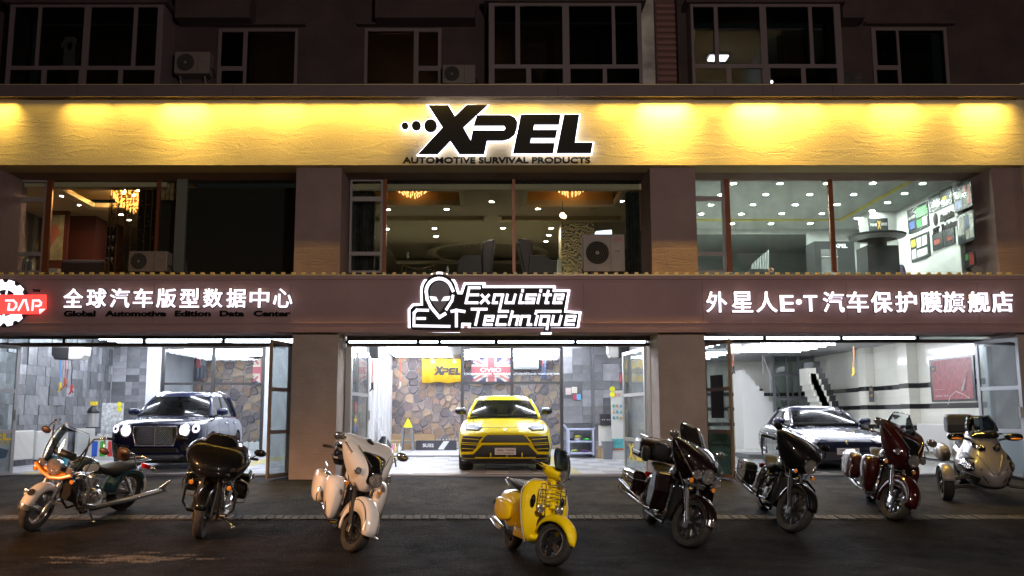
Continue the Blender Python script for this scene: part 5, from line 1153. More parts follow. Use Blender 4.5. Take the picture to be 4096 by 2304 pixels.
def rr_ring(x0, x1, w0, w1, z, n=6, rad=.25, cr=.05):
    """rounded plan ring: x0 front, x1 rear, half widths w0 front w1 rear, bowed front"""
    pts = []
    for i in range(n + 1): t = i / n; pts.append((x0 + cr * 4 * t * (1 - t) * 1.0 - (0), -w0 + 2 * w0 * t))
    m = 5
    for i in range(1, m): t = i / m; pts.append((x0 + (x1 - x0) * t, w0 + (w1 - w0) * t + .03 * 4 * t * (1 - t)))
    for i in range(n + 1): t = i / n; pts.append((x1 - cr * .6 * 4 * t * (1 - t), w1 - 2 * w1 * t))
    for i in range(1, m): t = i / m; pts.append((x1 + (x0 - x1) * t, -(w1 + (w0 - w1) * t + .03 * 4 * t * (1 - t))))
    return [(a, b, z) for a, b in pts]
def cxx(r): return sum(p[0] for p in r) / len(r)
def greenhouse(root, C, belt, roof, mp, rail=None):
    (xb0, xb1, wb0, wb1, zb), (xr0, xr1, wr0, wr1, zr, ztop) = belt, roof
    lv = [(0, zb)]; rings = []
    for t in (0, .5, .92, 1.0):
        k = t; bow = .02 * 4 * t * (1 - t)
        rings.append(rr_ring(C + xb0 + (xr0 - xb0) * k + bow * 1.2, C + xb1 + (xr1 - xb1) * k, wb0 + (wr0 - wb0) * k + bow, wb1 + (wr1 - wb1) * k + bow, zb + (zr - zb) * k, cr=.16))
    g = MB().rings(rings[:3], cap=False).build('window_glass', M_cglass, root, smooth=50)
    def inset(r, k, z): cx = sum(p[0] for p in r) / len(r); return [(cx + (p[0] - cx) * k, p[1] * k, z) for p in r]
    MB().rings([rings[2], inset(rings[3], 1.004, zr), inset(rings[3], .93, zr + (ztop - zr) * .6), inset(rings[3], .6, ztop), inset(rings[3], .15, ztop + .004)], cap=True).build('roof', mp, root, smooth=60)
    ztop_b = zb + .075
    MB().rings([[(cxx(rings[0]) + (p[0] - cxx(rings[0])) * .96, p[1] * .95, z_) for p in rings[0]] for z_ in (ztop_b - .03, ztop_b)]).build('cabin_lining', M_plastic, root, smooth=0)
    MB().rings([[(cxx(rings[2]) + (p[0] - cxx(rings[2])) * .93, p[1] * .93, z_) for p in rings[3]] for z_ in (zr - .035, zr - .02)]).build('headliner', M_plastic, root, smooth=0)
    n = 6
    for idx, nm, rad in ((0, 'pillar', .036), (n, 'pillar', .036)):
        MB().tube([Vector(r[idx]) for r in rings[:3]], rad, 8).build(nm, mp, root)
    L0 = len(rings[0])
    for s_i in (n + 5, n + 5 + n): MB().tube([Vector(rings[i][s_i % L0]) for i in range(3)], .05, 8).build('pillar', mp, root)
    for s_i in (n + 2, 2 * n + 5 + 3): MB().tube([Vector(rings[i][s_i % L0]) for i in range(3)], .028, 6).build('centre_pillar', M_plastic, root)
    return rings
def cabin(root, C, xs, zb, wsh, m_wheel, seat=M_plastic, zs=.0):
    bx('dashboard', M_plastic, root, C + xs - .75, -wsh * .88, zb - .15, C + xs - .15, wsh * .88, zb + .02, bevel=.03)
    for s in (-1, 1):
        o = MB().box(C + xs - 1.65, s * .37 - .23, zb - .3, C + xs - 1.45, s * .37 + .23, zb + .22).box(C + xs - 1.62, s * .37 - .12, zb + .24, C + xs - 1.5, s * .37 + .12, zb + .40).build('front_seat', seat, root, smooth=0, bevel=.04)
    MB().tube([(C + xs - .85 - .05 * math.sin(a), .37 + .17 * math.cos(a), zb + .03 + .15 * math.sin(a)) for a in np.linspace(0, 6.283, 20)[:-1]], .016, 6, closed=True).build('steering_wheel', m_wheel, root)
    bx('cabin_floor', M_plastic, root, C + xs - 3.0, -wsh * .85, zb - .34, C + xs - .2, wsh * .85, zb - .3)
    MB().ball((C + xs - .95, 0, zb + .36), (.02, .12, .035)).build('inner_mirror', M_plastic, root)
def mirrors(root, C, x, y, z, m, s=1):
    for sd in (-1, 1):
        o = MB().rings([[(C + x + a * k, sd * (y + b), z + c * k) for a, c in [(.09, 0), (.06, .075), (-.02, .09), (-.07, .06), (-.07, -.05), (.04, -.07)]] for b, k in ((0, .55), (.05, .95), (.16, 1), (.23, .8), (.25, .35))]).build('side_mirror', m, root, smooth=60)
        MB().tube([(C + x, sd * (y - .1), z - .11), (C + x, sd * (y + .05), z - .05)], .022, 6).build('stalk', M_plastic, o)
def plate(root, bv, y, z, xo, tilt=0, w=.44, h=.14, C=0):
    p = bx('number_plate', M_plate, root, xo, y - w / 2, z - h / 2, xo + .012, y + w / 2, z + h / 2)
    text('lettering', 'XPEL', .05, M_ink, p, (xo + .0135, y - w * .24, z + h * .16), rotz=math.pi / 2, fit=w * .34, fith=.035, bold=.001, ext=.0006)
    text('lettering', 'Technique', .05, M_ink, p, (xo + .0135, y + w * .24, z + h * .16), rotz=math.pi / 2, fit=w * .40, fith=.04, bold=.001, ext=.0006)
    text('lettering', '外星人E·T汽车保护膜旗舰店', .05, M_ink, p, (xo + .0135, y, z - h * .26), rotz=math.pi / 2, fit=w * .84, fith=.025, bold=.0008, ext=.0006)
    return p
def car_mtx(nose, C, deg):
    a = R(-90 + deg); h = Vector((math.cos(a), math.sin(a), 0)); p = Vector(nose) - h * C; return Matrix.Translation((p.x, p.y, FZ + .002)) @ Matrix.Rotation(a, 4, 'Z')
def common(root, C, xw, rad, yw, w, rr, sp, m_rim, split=True, L_=5.1):
    for x in xw:
        for s in (-1, 1): wheel(root, (C + x, s * (yw - w / 2), rad), rad, w, rr, sp, m_rim, face=s, disc=s * .2, split=split, sw=.024)
        MB().cyl((C + x, -yw + .1, rad), (C + x, yw - .1, rad), .05).build('axle', M_plastic, root)
    bx('underbody', M_plastic, root, C - L_ + .35, -.72, .17, C - .35, .72, .38)

# ---------------------------------------------------------------- yellow SUV
C = 2.5
root = thing('car', 'bright yellow sporty SUV parked nose out in the middle garage', 'car', mtx=car_mtx((.37, 19.28, 0), C, 0))
M_y = paint('yellow_paint', (.90, .72, .012)); stn = [(0, .34, .70, .80, .60, .74, .62), (-.05, .24, .76, .86, .84, .93, .80), (-.22, .20, .86, .93, .93, .985, .90), (-.6, .20, .96, 1.00, .95, .99, .92), (-1.1, .20, 1.03, 1.09, .93, .99, .90), (-1.6, .20, 1.10, 1.17, .92, .98, .87), (-2.6, .20, 1.12, 1.16, .92, .97, .86), (-3.8, .22, 1.14, 1.18, .94, 1.0, .86), (-4.6, .25, 1.12, 1.16, .93, .98, .82), (-5.0, .35, 1.0, 1.05, .85, .9, .74), (-5.1, .5, .85, .9, .6, .7, .55)]
body, bv = body_mesh(stn, C, M_y, root, [(C - .93, .37, .43, .98), (C - 3.93, .37, .44, .98)])
greenhouse(root, C, (-1.45, -4.85, .80, .70, 1.13), (-2.25, -4.1, .60, .56, 1.57, 1.645), M_y)
cabin(root, C, -1.45, 1.14, .75, M_y); mirrors(root, C, -1.75, .86, 1.27, M_gloss)
common(root, C, (-.93, -3.93), .375, .985, .30, .27, 5, M_rimb)
q = lambda pts: [((u - 1010) / 744, (1345 - v) / 744) for u, v in pts]
for pts in ([(368, 612), (470, 618), (560, 628), (658, 660), (600, 708), (392, 700)],):
    for k, pp in enumerate((q(pts), mir(q(pts)))):
        h = decal('headlight', bv, pp, mat('dark_lamp', (.012, .012, .014), .4, spec=.25), root, .008, .008); s = -1 if k == 0 else 1
        decal('light_strip', bv, [(s * .80, .895), (s * .60, .885), (s * .60, .875), (s * .81, .884)], mat('lamp_strip', (.6, .6, .65), .2), h, .013, .004)
up = q([(735, 768), (1285, 768), (1330, 800), (1395, 885), (625, 885), (690, 800)])
decal('upper_grille', bv, up, M_plastic, root, .004, .008)
sd = q([(352, 785), (665, 795), (610, 850), (560, 960), (505, 1018), (333, 1025), (318, 960)])
for pp in (sd, mir(sd)): decal('side_intake', bv, pp, M_plastic, root, .004, .008)
for v0, u1 in ((822, 600), (880, 640), (905, 590), (968, 530)):
    for s in (0, 1):
        pp = q([(362 if v0 < 850 else 345, v0), (u1, v0 + 12), (u1, v0 + 22), (362 if v0 < 850 else 345, v0 + 9)]); decal('intake_blade', bv, pp if s == 0 else mir(pp), M_y, root, .016, .012)
lo = q([(650, 930), (1370, 930), (1500, 1060), (1690, 1075), (1690, 1120), (330, 1120), (330, 1075), (520, 1060)])
decal('lower_grille', bv, lo, M_plastic, root, .004, .008)
lip = q([(330, 1035), (500, 1035), (640, 900), (1380, 900), (1520, 1035), (1690, 1035), (1690, 1060), (1505, 1062), (1365, 925), (655, 925), (515, 1062), (330, 1060)])
decal('bumper_blade', bv, lip, M_y, root, .022, .014)
decal('lower_lip', bv, q([(540, 1105), (1480, 1105), (1480, 1116), (540, 1116)]), M_y, root, .014, .008)
for u in (785, 1035, 1270): decal('lip_fin', bv, q([(u - 8, 1040), (u + 8, 1040), (u + 8, 1104), (u - 8, 1104)]), M_y, root, .012, .008)
decal('front_splitter', bv, q([(300, 1130), (1720, 1130), (1640, 1195), (380, 1195)]), M_plastic, root, .006, .02)
decal('badge', bv, q([(985, 672), (1035, 672), (1035, 700), (1010, 728), (985, 700)]), mat('gold_badge', (.5, .4, .15), .25, .8), root, .008, .006)
decal('hood_seam', bv, q([(660, 652), (960, 655), (1010, 648), (1060, 655), (1360, 652), (1360, 657), (1060, 660), (1010, 653), (960, 660), (660, 657)]), mat('seam_dark', (.15, .10, .01), .5), root, .0015, .002)
plate(root, bv, -.0, .44, C + .03); SE = [(root, bv, C, (-1.75, -2.75, -3.4), .36, 1.05, (-2.6, -3.5), .95)]
# ---------------------------------------------------------------- blue luxury SUV
C = 2.55
root = thing('car', 'dark blue luxury SUV with round lit headlamps in the left garage', 'car', mtx=car_mtx((-7.02, 19.5, 0), C, 4.5))
M_b = paint('deep_blue_paint', (.004, .008, .042)); stn = [(0, .38, .88, .97, .55, .70, .60), (-.04, .26, .95, 1.03, .80, .88, .76), (-.2, .22, 1.02, 1.08, .92, .97, .88), (-.6, .22, 1.08, 1.13, .94, 1.0, .92), (-1.2, .22, 1.12, 1.18, .94, 1.0, .90), (-1.7, .22, 1.14, 1.19, .92, .98, .87), (-2.7, .22, 1.15, 1.19, .93, .98, .87), (-3.9, .24, 1.16, 1.2, .95, 1.01, .87), (-4.7, .27, 1.14, 1.18, .93, .98, .82), (-5.05, .37, 1.02, 1.07, .84, .9, .74), (-5.14, .5, .87, .92, .6, .7, .55)]
body, bv = body_mesh(stn, C, M_b, root, [(C - .90, .39, .44, 1.0), (C - 3.90, .39, .44, 1.0)])
greenhouse(root, C, (-1.55, -4.9, .80, .72, 1.16), (-2.3, -4.35, .62, .60, 1.66, 1.74), M_b)
cabin(root, C, -1.55, 1.16, .75, M_plastic, mat('tan_leather', (.12, .08, .05), .5)); mirrors(root, C, -1.85, .88, 1.26, M_b)
common(root, C, (-.90, -3.90), .39, 1.0, .29, .285, 10, M_rim, split=False)
def ell(cy, cz, ry, rz=None, n=20): rz = rz or ry; return [(cy + ry * math.cos(6.2832 * k / n), cz + rz * math.sin(6.2832 * k / n)) for k in range(n)]
gp = [(-.43, .93), (.43, .93), (.44, .80), (.38, .56), (-.38, .56), (-.44, .80)]
g = decal('grille', bv, gp, M_plastic, root, .004, .006)
for k in range(26):
    for s in (-1, 1):
        y = -.62 + k * .05; a = (y, .56); b = (y + s * .28, .92)
        def cl(p): return (max(-.42, min(.42, p[0])), p[1])
        t0, t1 = 0, 1
        pts = [(a[0] + (b[0] - a[0]) * t, a[1] + (b[1] - a[1]) * t) for t in np.linspace(0, 1, 7)]; pts = [p for p in pts if abs(p[0]) < .39]
        if len(pts) < 2: continue
        P3 = []
        for p in pts:
            h, nn, _, _ = bv.ray_cast(Vector((6, p[0], p[1])), Vector((-1, 0, 0)))
            if h: P3.append(h + Vector((.012, 0, 0)))
        if len(P3) > 1: MB().tube(P3, .0035, 4).build('grille_bar', M_chrome, g)
decal('centre_bar', bv, [(-.01, .56), (.01, .56), (.01, .93), (-.01, .93)], M_chrome, g, .016, .006)
fr = gp; fro = offset_poly(gp, .022)
for i in range(len(gp)):
    j = (i + 1) % len(gp); decal('grille_surround', bv, [gp[i], gp[j], fro[j], fro[i]], M_chrome, g, .012, .01)
M_hl = emat('headlamp_lit', (.95, .88, 1.0), 1.6); M_hl2 = emat('headlamp_ring', (.95, .88, 1.0), 1.5)
for s in (-1, 1):
    h = decal('headlight', bv, ell(s * .60, .86, .10, .115), M_hl, root, .012, .01); decal('chrome_ring', bv, ell(s * .60, .86, .125, .14), M_chrome, h, .004, .01)
    h = decal('headlight', bv, ell(s * .82, .895, .065, .08), M_hl2, root, .012, .01); decal('lens_core', bv, ell(s * .82, .895, .03, .035), M_gloss, h, .02, .004); decal('chrome_ring', bv, ell(s * .82, .895, .078, .095), M_chrome, h, .004, .01)
    ip = [(s * .52, .56), (s * .88, .60), (s * .90, .50), (s * .80, .42), (s * .54, .44)]; decal('fog_intake', bv, ip, M_plastic, root, .004, .008)
    for k in range(6): decal('intake_bar', bv, [(s * (.55 + k * .05), .45), (s * (.56 + k * .05), .45), (s * (.60 + k * .05), .56), (s * (.59 + k * .05), .56)], M_mesh, root, .014, .005)
decal('lower_grille', bv, [(-.46, .50), (.46, .50), (.52, .40), (-.52, .40)], M_plastic, root, .004, .008)
decal('skid_plate', bv, [(-.62, .36), (.62, .36), (.5, .27), (-.5, .27)], mat('skid_grey', (.15, .15, .16), .35, .5), root, .012, .012)
decal('bumper_base', bv, [(-.9, .345), (-.63, .345), (-.5, .25), (-.8, .25)], M_plastic, root, .006, .012); decal('bumper_base', bv, [(.9, .345), (.63, .345), (.5, .25), (.8, .25)], M_plastic, root, .006, .012)
MB().tube([(C + .0, -.05, 1.02), (C + .02, 0, 1.035), (C + .0, .05, 1.02)], .012, 6).build('badge', M_chrome, root)
SE.append((root, bv, C, (-1.75, -2.8, -3.5), .36, 1.1, (-2.6, -3.55), 1.0))
for s in (-1, 1): MB().tube([(C - 2.4, s * .60, 1.70), (C - 3.2, s * .63, 1.76), (C - 4.3, s * .60, 1.70)], .016, 6).build('roof_rail', M_chrome, root)
# ---------------------------------------------------------------- dark blue saloon
C = 2.5
root = thing('car', 'low dark navy sports saloon with lit headlamps in the right garage', 'car', mtx=car_mtx((7.68, 19.75, 0), C, -5))
M_n = paint('navy_paint', (.004, .007, .028)); stn = [(0, .24, .52, .58, .50, .66, .50), (-.05, .18, .60, .65, .76, .84, .70), (-.2, .15, .69, .72, .88, .93, .84), (-.5, .14, .80, .80, .92, .96, .88), (-.95, .14, .87, .88, .93, .97, .88), (-1.5, .14, .90, .96, .93, .96, .85), (-2.5, .15, .93, .97, .93, .96, .83), (-3.7, .16, .97, 1.0, .96, .985, .83), (-4.4, .20, .96, 1.0, .94, .97, .80), (-4.85, .32, .88, .93, .85, .9, .72), (-4.97, .45, .75, .8, .6, .7, .5)]
body, bv = body_mesh(stn, C, M_n, root, [(C - .92, .34, .385, .96), (C - 3.84, .34, .39, .97)])
greenhouse(root, C, (-1.55, -4.6, .77, .66, .93), (-2.45, -3.75, .58, .54, 1.33, 1.41), M_n)
cabin(root, C, -1.55, .93, .72, mat('cream_leather', (.3, .28, .2), .5), mat('cream_leather', (.3, .28, .2), .5)); mirrors(root, C, -1.9, .86, 1.04, M_n)
common(root, C, (-.92, -3.84), .345, .965, .28, .26, 10, M_rim)
for s in (-1, 1):
    h = decal('headlight', bv, [(s * .52, .66), (s * .70, .72), (s * .86, .74), (s * .88, .68), (s * .78, .60), (s * .62, .58)], mat('lamp_clear', (.5, .5, .55), .08, .5), root, .010, .012)
    decal('lit_lamp', bv, ell(s * .72, .665, .06, .05, 14), emat('headlamp_saloon', (.92, .92, 1.0), 22 if s < 0 else 8), h, .02, .01)
    decal('daytime_light', bv, [(s * .62, .44), (s * .82, .45), (s * .82, .425), (s * .62, .415)], emat('daytime_lamp', (1, .85, .85), 5), root, .016, .01)
    decal('side_intake', bv, [(s * .48, .40), (s * .86, .41), (s * .84, .28), (s * .52, .24)], M_plastic, root, .004, .008)
    for k in range(3): decal('intake_slat', bv, [(s * .52, .28 + k * .035), (s * .84, .30 + k * .035), (s * .84, .31 + k * .035), (s * .52, .29 + k * .035)], mat('slat_grey', (.06, .06, .065), .4), root, .014, .006)
decal('lower_grille', bv, [(-.44, .40), (.44, .40), (.48, .24), (-.48, .24)], M_plastic, root, .004, .008)
decal('front_splitter', bv, [(-.85, .20), (.85, .20), (.80, .165), (-.80, .165)], M_plastic, root, .006, .015)
decal('badge', bv, ell(0, .60, .028, .035, 10), mat('gold_badge', (.5, .4, .15), .25, .8), root, .006, .005)
plate(root, bv, .0, .42, C + .03, w=.46); SE.append((root, bv, C, (-1.7, -2.8, -3.4), .28, .88, (), .74))
for x in (-2.35, -3.3): 
    for s in (-1, 1): MB().ball((C + x, s * .965, .74), (.09, .015, .018)).build('door_handle', M_chrome, root)

# ---- door seams, hood seams
def seams(root_name, C, W):
    pass
def add_seams(root, bv, C, xs, z0, z1, m, handle, hz):
    for s in (-1, 1):
        for x in xs: decal('door_seam', bv, [(C + x - .005, z0), (C + x + .005, z0), (C + x + .005, z1), (C + x - .005, z1)], m, root, .0015, .002, d=(0, -s, 0), far=3)
        for x in handle: decal('door_handle', bv, [(C + x - .10, hz - .012), (C + x + .10, hz - .012), (C + x + .10, hz + .014), (C + x - .10, hz + .014)], M_chrome, root, .016, .012, d=(0, -s, 0), far=3)
        decal('hood_seam', bv, [(C - 1.35, s * .70 - .006), (C - 1.35, s * .70 + .006), (C - .30, s * .62 + .006), (C - .30, s * .62 - .006)], m, root, .0015, .002, d=(0, 0, -1), far=3)
M_sm = mat('seam_black', (.004, .004, .004), .8)

for r_, b_v, c_, xs_s, a_, b__, hh_, hz_ in SE: add_seams(r_, b_v, c_, xs_s, a_, b__, M_sm, hh_, hz_)
M_leather = mat('black_leather', (.012, .011, .011), .6, bump=.3, bs=70, spec=.2)
M_lampglass = mat('headlamp_glass', (.72, .70, .70), .10, .8); facet(M_lampglass)
M_wind = glass('clear_windshield', (.93, .95, .96), 1.6)
M_winds = glass('smoked_windshield', (.25, .27, .28), 1.2)
M_eng = mat('engine_black', (.02, .02, .021), .4, .3)
M_engc = mat('engine_alloy', (.45, .45, .46), .28, .9)
M_red = mat('red_lens', (.4, .01, .01), .1)
class K:
    """bike builder: part() builds under the root, T applied for the steered front"""
    def __init__(s, label, front, heading, wb, lean, steer, rake=29, r=.325, cat='motorcycle', name='motorcycle'):
        h = R(heading); f = Vector((math.cos(h), math.sin(h), 0)); fr = Vector((front[0], front[1], gz(front[1]))); re = fr - f * wb; re.z = gz(re.y)
        F = (fr - re).normalized(); L = Vector((0, 0, 1)).cross(F).normalized(); U = F.cross(L)
        M = Matrix(((F.x, L.x, U.x, re.x), (F.y, L.y, U.y, re.y), (F.z, L.z, U.z, re.z), (0, 0, 0, 1))) @ Matrix.Rotation(R(-lean), 4, 'X')
        s.root = thing(name, label, cat, mtx=M, group='motorcycles parked in a row on the forecourt' if cat == 'motorcycle' else None); s.wb = wb; s.r = r; s.M = M; s.lean = lean
        p = Vector((wb - .07, 0, r)); ax = Vector((-math.sin(R(rake)), 0, math.cos(R(rake))))
        s.T = Matrix.Translation(p) @ Matrix.Rotation(R(steer), 4, ax) @ Matrix.Translation(-p); s.I = None
    def mb(s, fr=0): q = MB(); q.T = s.T if fr else None; return q
    def tube(s, name, pts, r, m, fr=0, par=None, n=8, **k): return s.mb(fr).tube(pts, r, n, **k).build(name, m, par or s.root)
    def slab(s, name, levels, m, fr=0, par=None, sub=1, n=12):
        rs = []
        for lv in levels:
            z, xf, xb, w = lv[:4]; p = lv[4] if len(lv) > 4 else 1; sl = lv[5] if len(lv) > 5 else 0
            ring = []
            for i in range(n + 1):
                t = math.pi * (i / n - .5); c = max(0, math.cos(t)) ** p; ring.append((xb + (xf - xb) * c, w * math.sin(t), z + sl * (1 - c)))
            ring += [(xb + .02, w * .5, z + sl), (xb + .02, 0, z + sl), (xb + .02, -w * .5, z + sl)]
            rs.append(ring)
        return s.mb(fr).rings(rs).build(name, m, par or s.root, sub=sub)
    def xloft(s, name, lv, m, fr=0, par=None, sub=1, n=12, e=.7):
        rs = []
        for x, y, z, hw, hh in lv:
            rs.append([(x, y + hw * math.copysign(abs(math.cos(a)) ** e, math.cos(a)), z + hh * math.copysign(abs(math.sin(a)) ** e, math.sin(a))) for a in [2 * math.pi * k / n for k in range(n)]])
        return s.mb(fr).rings(rs).build(name, m, par or s.root, sub=sub)
    def fender(s, name, cx, cz, Rr, a0, a1, w, dep, m, fr=0, crown=.03, n=16, tip=0, par=None, th=.005):
        rs = []
        for i in range(n + 1):
            t = i / n; a = R(a0 + (a1 - a0) * t); d = dep(t) if callable(dep) else dep; ww = w * (1 - tip * (2 * t - 1) ** 4)
            sec = [(-ww, -d), (-ww * 1.0, -d * .4), (-ww * .92, 0), (-ww * .6, crown * .7), (0, crown), (ww * .6, crown * .7), (ww * .92, 0), (ww, -d * .4), (ww, -d)]
            rs.append([(cx + (Rr + dr) * math.cos(a), y, cz + (Rr + dr) * math.sin(a)) for y, dr in sec])
        o = s.mb(fr).rings(rs, cap=False, closed=False).build(name, m, par or s.root, smooth=60); md = o.modifiers.new('solid', 'SOLIDIFY'); md.thickness = th; md.offset = -1; return o
    def lamp(s, name, c, r, fr=0, depth=.07, m_b=None, d=(1, 0, 0), par=None, amber=False, lit=None):
        c = Vector(c); d = Vector(d).normalized(); m_b = m_b or M_chrome
        o = s.mb(fr).lathe([(.01, -depth), (r * .7, -depth * .9), (r * 1.05, -.01), (r * 1.08, .006), (r * .96, .008), (r * .96, 0)], c, d, 22).build(name, m_b, par or s.root)
        s.mb(fr).lathe([(r * .98, 0), (r * .85, r * .12), (r * .5, r * .24), (.002, r * .28)], c, d, 22).build('lens', lit or (M_amber if amber else M_lampglass), o); return o
    def wheels(s, r, rr, w, sp, m, steer_disc=1, m_t=M_tyred, wide=None, split=False, ww=False, rr2=None, r2=None, w2=None, sp2=None):
        wheel(s.root, (s.wb, 0, r), r, w, rr, sp, m, m_t, face=-1, disc=-.45 if steer_disc else False, T=s.T, dish=.35, sw=.016, split=split, whitewall=ww)
        r2 = r2 or r; wheel(s.root, (0, 0, r2), r2, w2 or w * 1.2, rr2 or rr * .85, sp2 or sp, m, M_tyre, face=-1, sw=.016, split=split, whitewall=ww, dish=.3)
    def fork(s, m, top=1.02, back=.38, y=.105, rt=.026, lower=None, r=None):
        r = r or s.r
        for sd in (-1, 1):
            f = s.tube('fork_leg', [(s.wb, sd * y, r), (s.wb - back, sd * y, top)], rt * .8, m, 1, n=12)
            s.tube('fork_slider', [(s.wb + .005, sd * y, r - .03), (s.wb - back * .55, sd * y, r + (top - r) * .55)], rt * 1.25, lower or m, 1, f, n=12)
        s.tube('axle', [(s.wb, -y - .03, r), (s.wb, y + .03, r)], .02, m, 1)
        o = MB(); o.T = s.T; o.box(s.wb - back - .03, -y - .02, top - .14, s.wb - back + .06, y + .02, top - .08).build('fork_yoke', M_eng, s.root, smooth=0, bevel=.01)
    def engine(s, m1, m2, x=.78):
        s.xloft('crankcase', [(x - .26, 0, .36, .10, .12), (x - .16, 0, .37, .17, .17), (x + .05, 0, .36, .18, .18), (x + .2, 0, .34, .12, .14)], m2, e=.8)
        for dx, an in ((-.05, -22), (.10, 23)):
            a = R(an); d = Vector((math.sin(a), 0, math.cos(a)))
            q = s.mb(); base = Vector((x + dx * .3, 0, .42)); prof = []
            for k in range(8): prof += [(.078, .04 + k * .024), (.095, .045 + k * .024), (.095, .056 + k * .024), (.078, .060 + k * .024)]
            q.lathe(prof, base, d, 16, cap=True); q.build('cylinder', m1, s.root, smooth=20)
            s.xloft('rocker_cover', [(x + dx * .3 + d.x * .29 - .09, 0, .42 + d.z * .27, .06, .03), (x + dx * .3 + d.x * .29, 0, .42 + d.z * .28, .08, .045), (x + dx * .3 + d.x * .29 + .09, 0, .42 + d.z * .27, .06, .03)], m2)
        for sd in (-1, 1): s.mb().lathe([(.01, .05), (.07, .05), (.11, .03), (.12, 0), (.12, -.03)], (x - .02, sd * .18, .35), (0, sd, 0), 20).build('engine_cover', m2, s.root)
        s.mb().lathe([(.01, .045), (.07, .04), (.085, .02), (.085, -.04)], (x + .02, -.17, .60), (0, -1, 0), 20).build('air_cleaner', m2, s.root)
        s.tube('frame_tube', [(x + .42, .13, .78), (x + .34, .15, .35), (x + .2, .15, .17), (x - .6, .15, .19), (x - .78, .12, .33)], .02, M_eng); s.tube('frame_tube', [(x + .42, -.13, .78), (x + .34, -.15, .35), (x + .2, -.15, .17), (x - .6, -.15, .19), (x - .78, -.12, .33)], .02, M_eng)
        o = MB().box(x + .30, -.14, .34, x + .35, .14, .70).build('oil_cooler', M_eng, s.root, smooth=0, bevel=.01)
        for sd in (-1, 1): MB().box(x + .05, sd * .25 - .06, .27, x + .36, sd * .25 + .06, .29).build('footboard', M_plastic, s.root, smooth=0, bevel=.008)
    def stand(s, m):
        # foot lands on the ground on the left, found in the leaned frame
        a = R(s.lean); y0, z0 = .14, .2
        yf = .40; zf = -math.tan(a) * 0 ; # ground plane in leaned frame: z = -y*tan(lean) mirrored
        zf = yf * math.tan(-a) * -1
        s.tube('side_stand', [(.85, y0, z0), (.95, yf, zf + .02)], [.016, .012], m); s.mb().ball((.96, yf, zf + .012), (.05, .03, .010), 8).build('stand_foot', m, s.root)
def cables(k, m=None):
    wb = k.wb
    for sd in (-1, 1): k.tube('brake_hose', [(wb - .56, sd * .30, 1.12), (wb - .42, sd * .24, .98), (wb - .22, sd * .17, .72), (wb - .10, sd * .15, .50), (wb - .02, sd * .13, .36)], .006, M_plastic, 1, n=6)
    k.tube('clutch_cable', [(wb - .60, .34, 1.12), (wb - .50, .30, .86), (wb - .62, .22, .62), (.92, .2, .42)], .006, M_plastic, 0, n=6)
    k.mb(1).box(wb - .03, -.135, .24, wb + .05, -.115, .34).build('brake_caliper', M_engc, k.root, smooth=0, bevel=.006)
def seat_std(k, m=None, x0=.05, z=.74, back=False):
    m = m or M_leather
    k.xloft('seat', [(.72, 0, z + .10, .09, .05), (.62, 0, z + .03, .14, .06), (.45, 0, z, .18, .06), (.28, 0, z + .03, .18, .07), (.22, 0, z + .10, .17, .06), (.02, 0, z + .12, .15, .05), (-.12, 0, z + .13, .12, .035)], m)
def tank_std(k, m, z=.86, w=.17):
    k.xloft('fuel_tank', [(.66, 0, z - .05, w * .5, .05), (.74, 0, z, w * .8, .09), (.92, 0, z + .03, w, .12), (1.08, 0, z + .03, w * .9, .11), (1.18, 0, z - .01, w * .5, .06)], m)
def bag(k, m, sd, x0=-.42, x1=.24, y0=.24, y1=.44, z0=.36, z1=.72, round_=.05, m2=None, cut=.12, chrome=None):
    pts = [(x0, z1 - .02), (x0 + .04, z1), (x1 - .06, z1 + .01), (x1, z1 - .06), (x1 - cut * .4, z0 + .08), (x1 - cut, z0), (x0 + .08, z0), (x0 - .01, z0 + .1)]
    o = k.mb().side(pts, sd * y0, sd * y1).build('saddlebag', m, k.root, smooth=0, bevel=round_)
    k.mb().side([(x0 - .004, z1 - .10), (x1 + .004, z1 - .11), (x1 + .004, z1 - .10), (x0 - .004, z1 - .09)], sd * (y0 - .003), sd * (y1 + .004)).build('lid_seam', m2 or M_plastic, o, smooth=0)
    k.mb().box(-.15, sd * (y1 + .001), z1 - .14, -.05, sd * (y1 + .014), z1 - .08).build('latch', chrome or M_chrome, o, smooth=0, bevel=.004); return o
def bars(k, m, pts, rg=.017, mirror=None, mr=(.11, .07), mm=M_chrome, mback=None):
    """pts: from the clamp outwards on the left (x,y,z)"""
    for sd in (-1, 1):
        P_ = [(a, sd * b, c) for a, b, c in pts]; h = k.tube('handlebar', P_, .013, m, 1); a, b = Vector(P_[-2]), Vector(P_[-1])
        k.tube('grip', [b - (b - a).normalized() * .10, b + (b - a).normalized() * .03], rg * 1.25, M_plastic, 1, h)
        gp = b - (b - a).normalized() * .14; k.mb(1).ball(gp, (.035, .03, .028), 8).build('switch_box', M_plastic if m != M_chrome else M_chrome, h)
        k.tube('lever', [gp + Vector((.03, 0, 0)), b + Vector((.05, sd * .0, -.01))], .006, m, 1, h, 6)
        if mirror:
            c = Vector((mirror[0], sd * mirror[1], mirror[2])); o = k.tube('mirror', [gp, (gp + c) / 2 + Vector((.02, 0, .02)), c - Vector((0, 0, mr[1] * .6))], .007, mm, 1, None, 6)
            k.mb(1).ball(c, (.03, mr[0], mr[1]), 12).build('mirror_shell', mback or mm, o); k.mb(1).ball(c - Vector((.014, 0, 0)), (.022, mr[0] * .9, mr[1] * .9), 12).build('mirror_glass', M_chrome, o)
